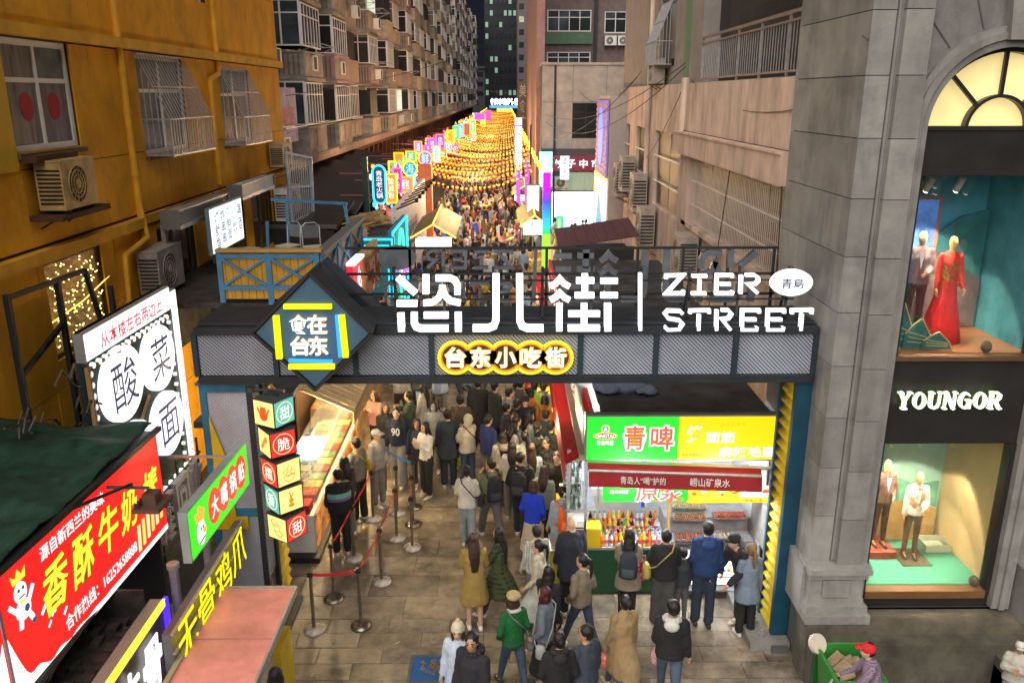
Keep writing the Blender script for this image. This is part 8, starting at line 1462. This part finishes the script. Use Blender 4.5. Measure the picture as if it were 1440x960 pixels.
P(474,660,25,'boy in black jacket with purple and mint back panel',1.68,arm='hold',leg='stand',top='puffer',tc=BK,bot='straight',bc=BK,hair='short',shoe=(.65,.5,.45),turn=30,extra=lambda t,J,s: (own(t,J,'jacket_panel',(lambda m: m.loft([(0,-.02,1.14-J['dz'],.215,.16),(0,-.02,1.20-J['dz'],.218,.165)],16,cap=False))(MB()),paint((.2,.09,.35)),'purple band across the black jacket','cloth'), own(t,J,'jacket_panel',(lambda m: m.loft([(0,-.02,1.2-J['dz'],.218,.166),(0,-.02,1.29-J['dz'],.212,.155)],16,cap=False))(MB()),paint((.15,.42,.33)),'mint band across the black jacket','cloth')))
P(528,604,-120,'vendor in grey hat behind the glass snack case',1.66,arm='hold',leg='stand',top='jacket',tc=(.3,.3,.3),bot='straight',bc=GY_,hair='short',hat='cap',hatc=(.3,.3,.3))
x_, y_ = 1.0, 13.4
person('vendor in dark apron behind the glass bottles', .95, 14.0, 160, 1.68, arm='hold', leg='stand', top='jacket', tc=BK, bot='straight', bc=BK, hair='short', z=.02)
# ---------------- the crowd down the street
CT = [('black',(.014,.014,.016)),('navy',(.018,.025,.06)),('white',(.58,.56,.53)),('grey',(.18,.18,.18)),('beige',(.42,.34,.24)),('brown',(.10,.06,.035)),('pink',(.50,.24,.24)),('sky',(.28,.36,.48)),('charcoal',(.04,.04,.045)),('orange',(.60,.22,.06)),('green',(.06,.13,.07)),('red',(.45,.03,.04)),('cream',(.52,.46,.36)),('cobalt',(.03,.07,.40)),('lilac',(.36,.3,.45)),('yellow',(.6,.45,.06))]
CW = [6,4,9,6,7,4,5,5,4,3,2,2,6,2,3,2]; HR = {'short':'short haired','long':'long haired','bob':'bobbed hair','bun':'tied hair','cap':'capped'}
def crowd_mesh(arm, leg, fem, top, bot, hair):
    J = pose(arm, leg); V = .042; parts = [(body(J, fem, V), 0), (top_mesh(J, top, fem, V), 1), (bottom_mesh(J, bot, V), 2), (hair_mesh(J, 'short' if hair == 'cap' else hair, V), 3)]
    vs, fs, mi = [], [], []
    for me, k in parts: o = len(vs); vs += [tuple(v.co) for v in me.vertices]; fs += [tuple(o+i for i in p.vertices) for p in me.polygons]; mi += [k]*len(me.polygons)
    b = shoes(J); o = len(vs); vs += [tuple(v) for v in b.V]; fs += [tuple(o+i for i in q) for q in b.F]; mi += [4]*len(b.F)
    me = bpy.data.meshes.new('person_in_crowd'); me.from_pydata(vs, [], fs)
    for _ in range(5): me.materials.append(None)
    me.polygons.foreach_set('material_index', mi); me.polygons.foreach_set('use_smooth', [True]*len(fs)); return me
VAR = [('stand','stand',0,'jacket','straight','short'),('walk','walk',0,'jacket','straight','short'),('phone','stand',1,'jacket','slim','long'),('pocket','walk2',0,'long','straight','short'),('hold','walk',1,'long','straight','long'),('cross','stand',1,'coat','slim','bun'),('eat','walk2',1,'sweater','wide','bob'),('stand','walk',1,'jacket','skirt','long'),('hold','stand',0,'puffer','straight','short'),('point','stand',0,'jacket','straight','short')]
VM = [crowd_mesh(*v) for v in VAR]
spots = []; rc = random.Random(11)
def free(x, y, d): return all((x-a)**2+(y-b)**2 > d*d for a, b in spots[-420:])
for px, py in ((540,389),(552,392),(535,418),(545,430),(612,403),(620,418),(640,392),(655,404),(668,390),(700,398),(712,410),(724,395),(745,402),(752,415),(762,395)):
    p_ = aZ(px, py, 1.65); spots.append((p_.x, p_.y))
tries = 0
while len(spots) < 640 and tries < 40000:
    tries += 1; y = 19.5+(98-19.5)*(rc.random()**1.0); xr = 1.0 if y < 40 else 1.3; xl = -2.9 if y < 24 else -3.6
    xl, xr = (xl, xr) if y < 38 else (-4.3, 1.7); x = rc.uniform(xl, xr)
    dmin = .56 if y > 28 else .72
    if y < 30 and rc.random() < .45: continue
    if free(x, y, dmin): spots.append((x, y))
for i in range(10): spots.append((rc.uniform(2.5,4.9), rc.uniform(36,45)))
CLR = []
spots.sort(key=lambda s_: s_[1]); NB_ = 300-len(_used)-1; rest = []
fill = MB(); fillv = {}
for n_, (x, y) in enumerate(spots):
    k = rc.randrange(len(VM)); v = VAR[k]; ci = rc.choices(range(16), CW)[0]; bi = rc.choice((0,0,1,3,8,7,4)); rz = (rc.choice((0,0,0,180,180,90,-90))+rc.uniform(-35,35)) if y > 24 else rc.choice((0,180))+rc.uniform(-50,50); h = rc.uniform(1.56,1.82); s_ = h/1.69
    if n_ >= NB_: rest.append((x,y,rz,s_,k,ci)); continue
    o = bpy.data.objects.new('person', VM[k]); _C.link(o); o.location = (x,y,.02); o.rotation_euler = (0,0,R(rz)); o.scale = (s_,)*3
    ms = [mskin(n_), cloth(CT[ci][1]), cloth(CT[bi][1]), mhair(BROWN if rc.random() < .25 else BLACKHAIR), paint((.5,.5,.5) if rc.random() < .5 else (.03,.03,.03), .6)]
    for q, mm in enumerate(ms): o.material_slots[q].link = 'OBJECT'; o.material_slots[q].material = mm
    wh = 'just beyond the gate' if y < 27 else 'by the gold edged kiosks' if y < 36 else 'under the first lantern strings' if y < 46 else 'deep in the packed crowd'
    nb_ = min((q for q in CLR if q[0] != (x,y)), key=lambda q: (q[0][0]-x)**2+(q[0][1]-y)**2, default=None) if CLR else None; CLR.append(((x,y),CT[ci][0])); a_ = abs((rz+180)%360-180); fc = 'facing away' if a_ < 60 else 'facing camera' if a_ > 120 else 'side on'
    if nb_: wh = ('left' if x < nb_[0][0] else 'right')+' of '+nb_[1]+' one'+(', near gate' if y < 27 else ', near kiosks' if y < 36 else ', below lanterns' if y < 46 else '')
    tag(o, ('%s person, %s %s, %s %s, '+fc+', %s') % (HR[v[5]], CT[ci][0], {'jacket':'jacket','long':'coat','coat':'overcoat','sweater':'jumper','puffer':'anorak'}[v[3]], CT[bi][0], 'skirt' if v[4] == 'skirt' else 'trousers', wh), 'person', 'crowd filling the market street')
# people farther than the nearest 300: one mass of bodies
vs, fs, mi = [], [], []; mats_ = [mskin(0), mhair(BLACKHAIR)]+[cloth(c[1]) for c in CT]
lowb = MB(); 
def lowperson(m, x, y, rz, s_, ci, bi):
    b = MB(); b.loft([(0,0,.02,.09,.08),(0,0,.85,.15,.1)],6,bi); b.loft([(0,0,.85,.17,.11),(0,0,1.3,.2,.12),(0,0,1.42,.1,.08)],7,ci); b.ball((0,.02,1.52),.07,.08,.1,6,4,0); b.ball((0,-.02,1.57),.085,.09,.1,6,4,1); a = R(rz)
    m.add([(x+s_*(vx*cos(a)-vy*sin(a)), y+s_*(vx*sin(a)+vy*cos(a)), .02+s_*vz) for vx,vy,vz in b.V], b.F); m.I[-len(b.F):] = b.I
for (x,y,rz,s_,k,ci) in rest: lowperson(lowb, x, y, rz, s_, 2+ci, 2+rc.choice((0,1,8)))
for i in range(260): lowperson(lowb, rc.uniform(-3.9,1.2), rc.uniform(98,190), rc.uniform(0,360), 1, 2+rc.choices(range(16),CW)[0], 2)
o = stuff(lowb.build('far_crowd', mats_, None, None, True)); tag(o, 'far part of the packed crowd under the lantern rows', 'crowd')
bpy.data.scenes.remove(_TS)
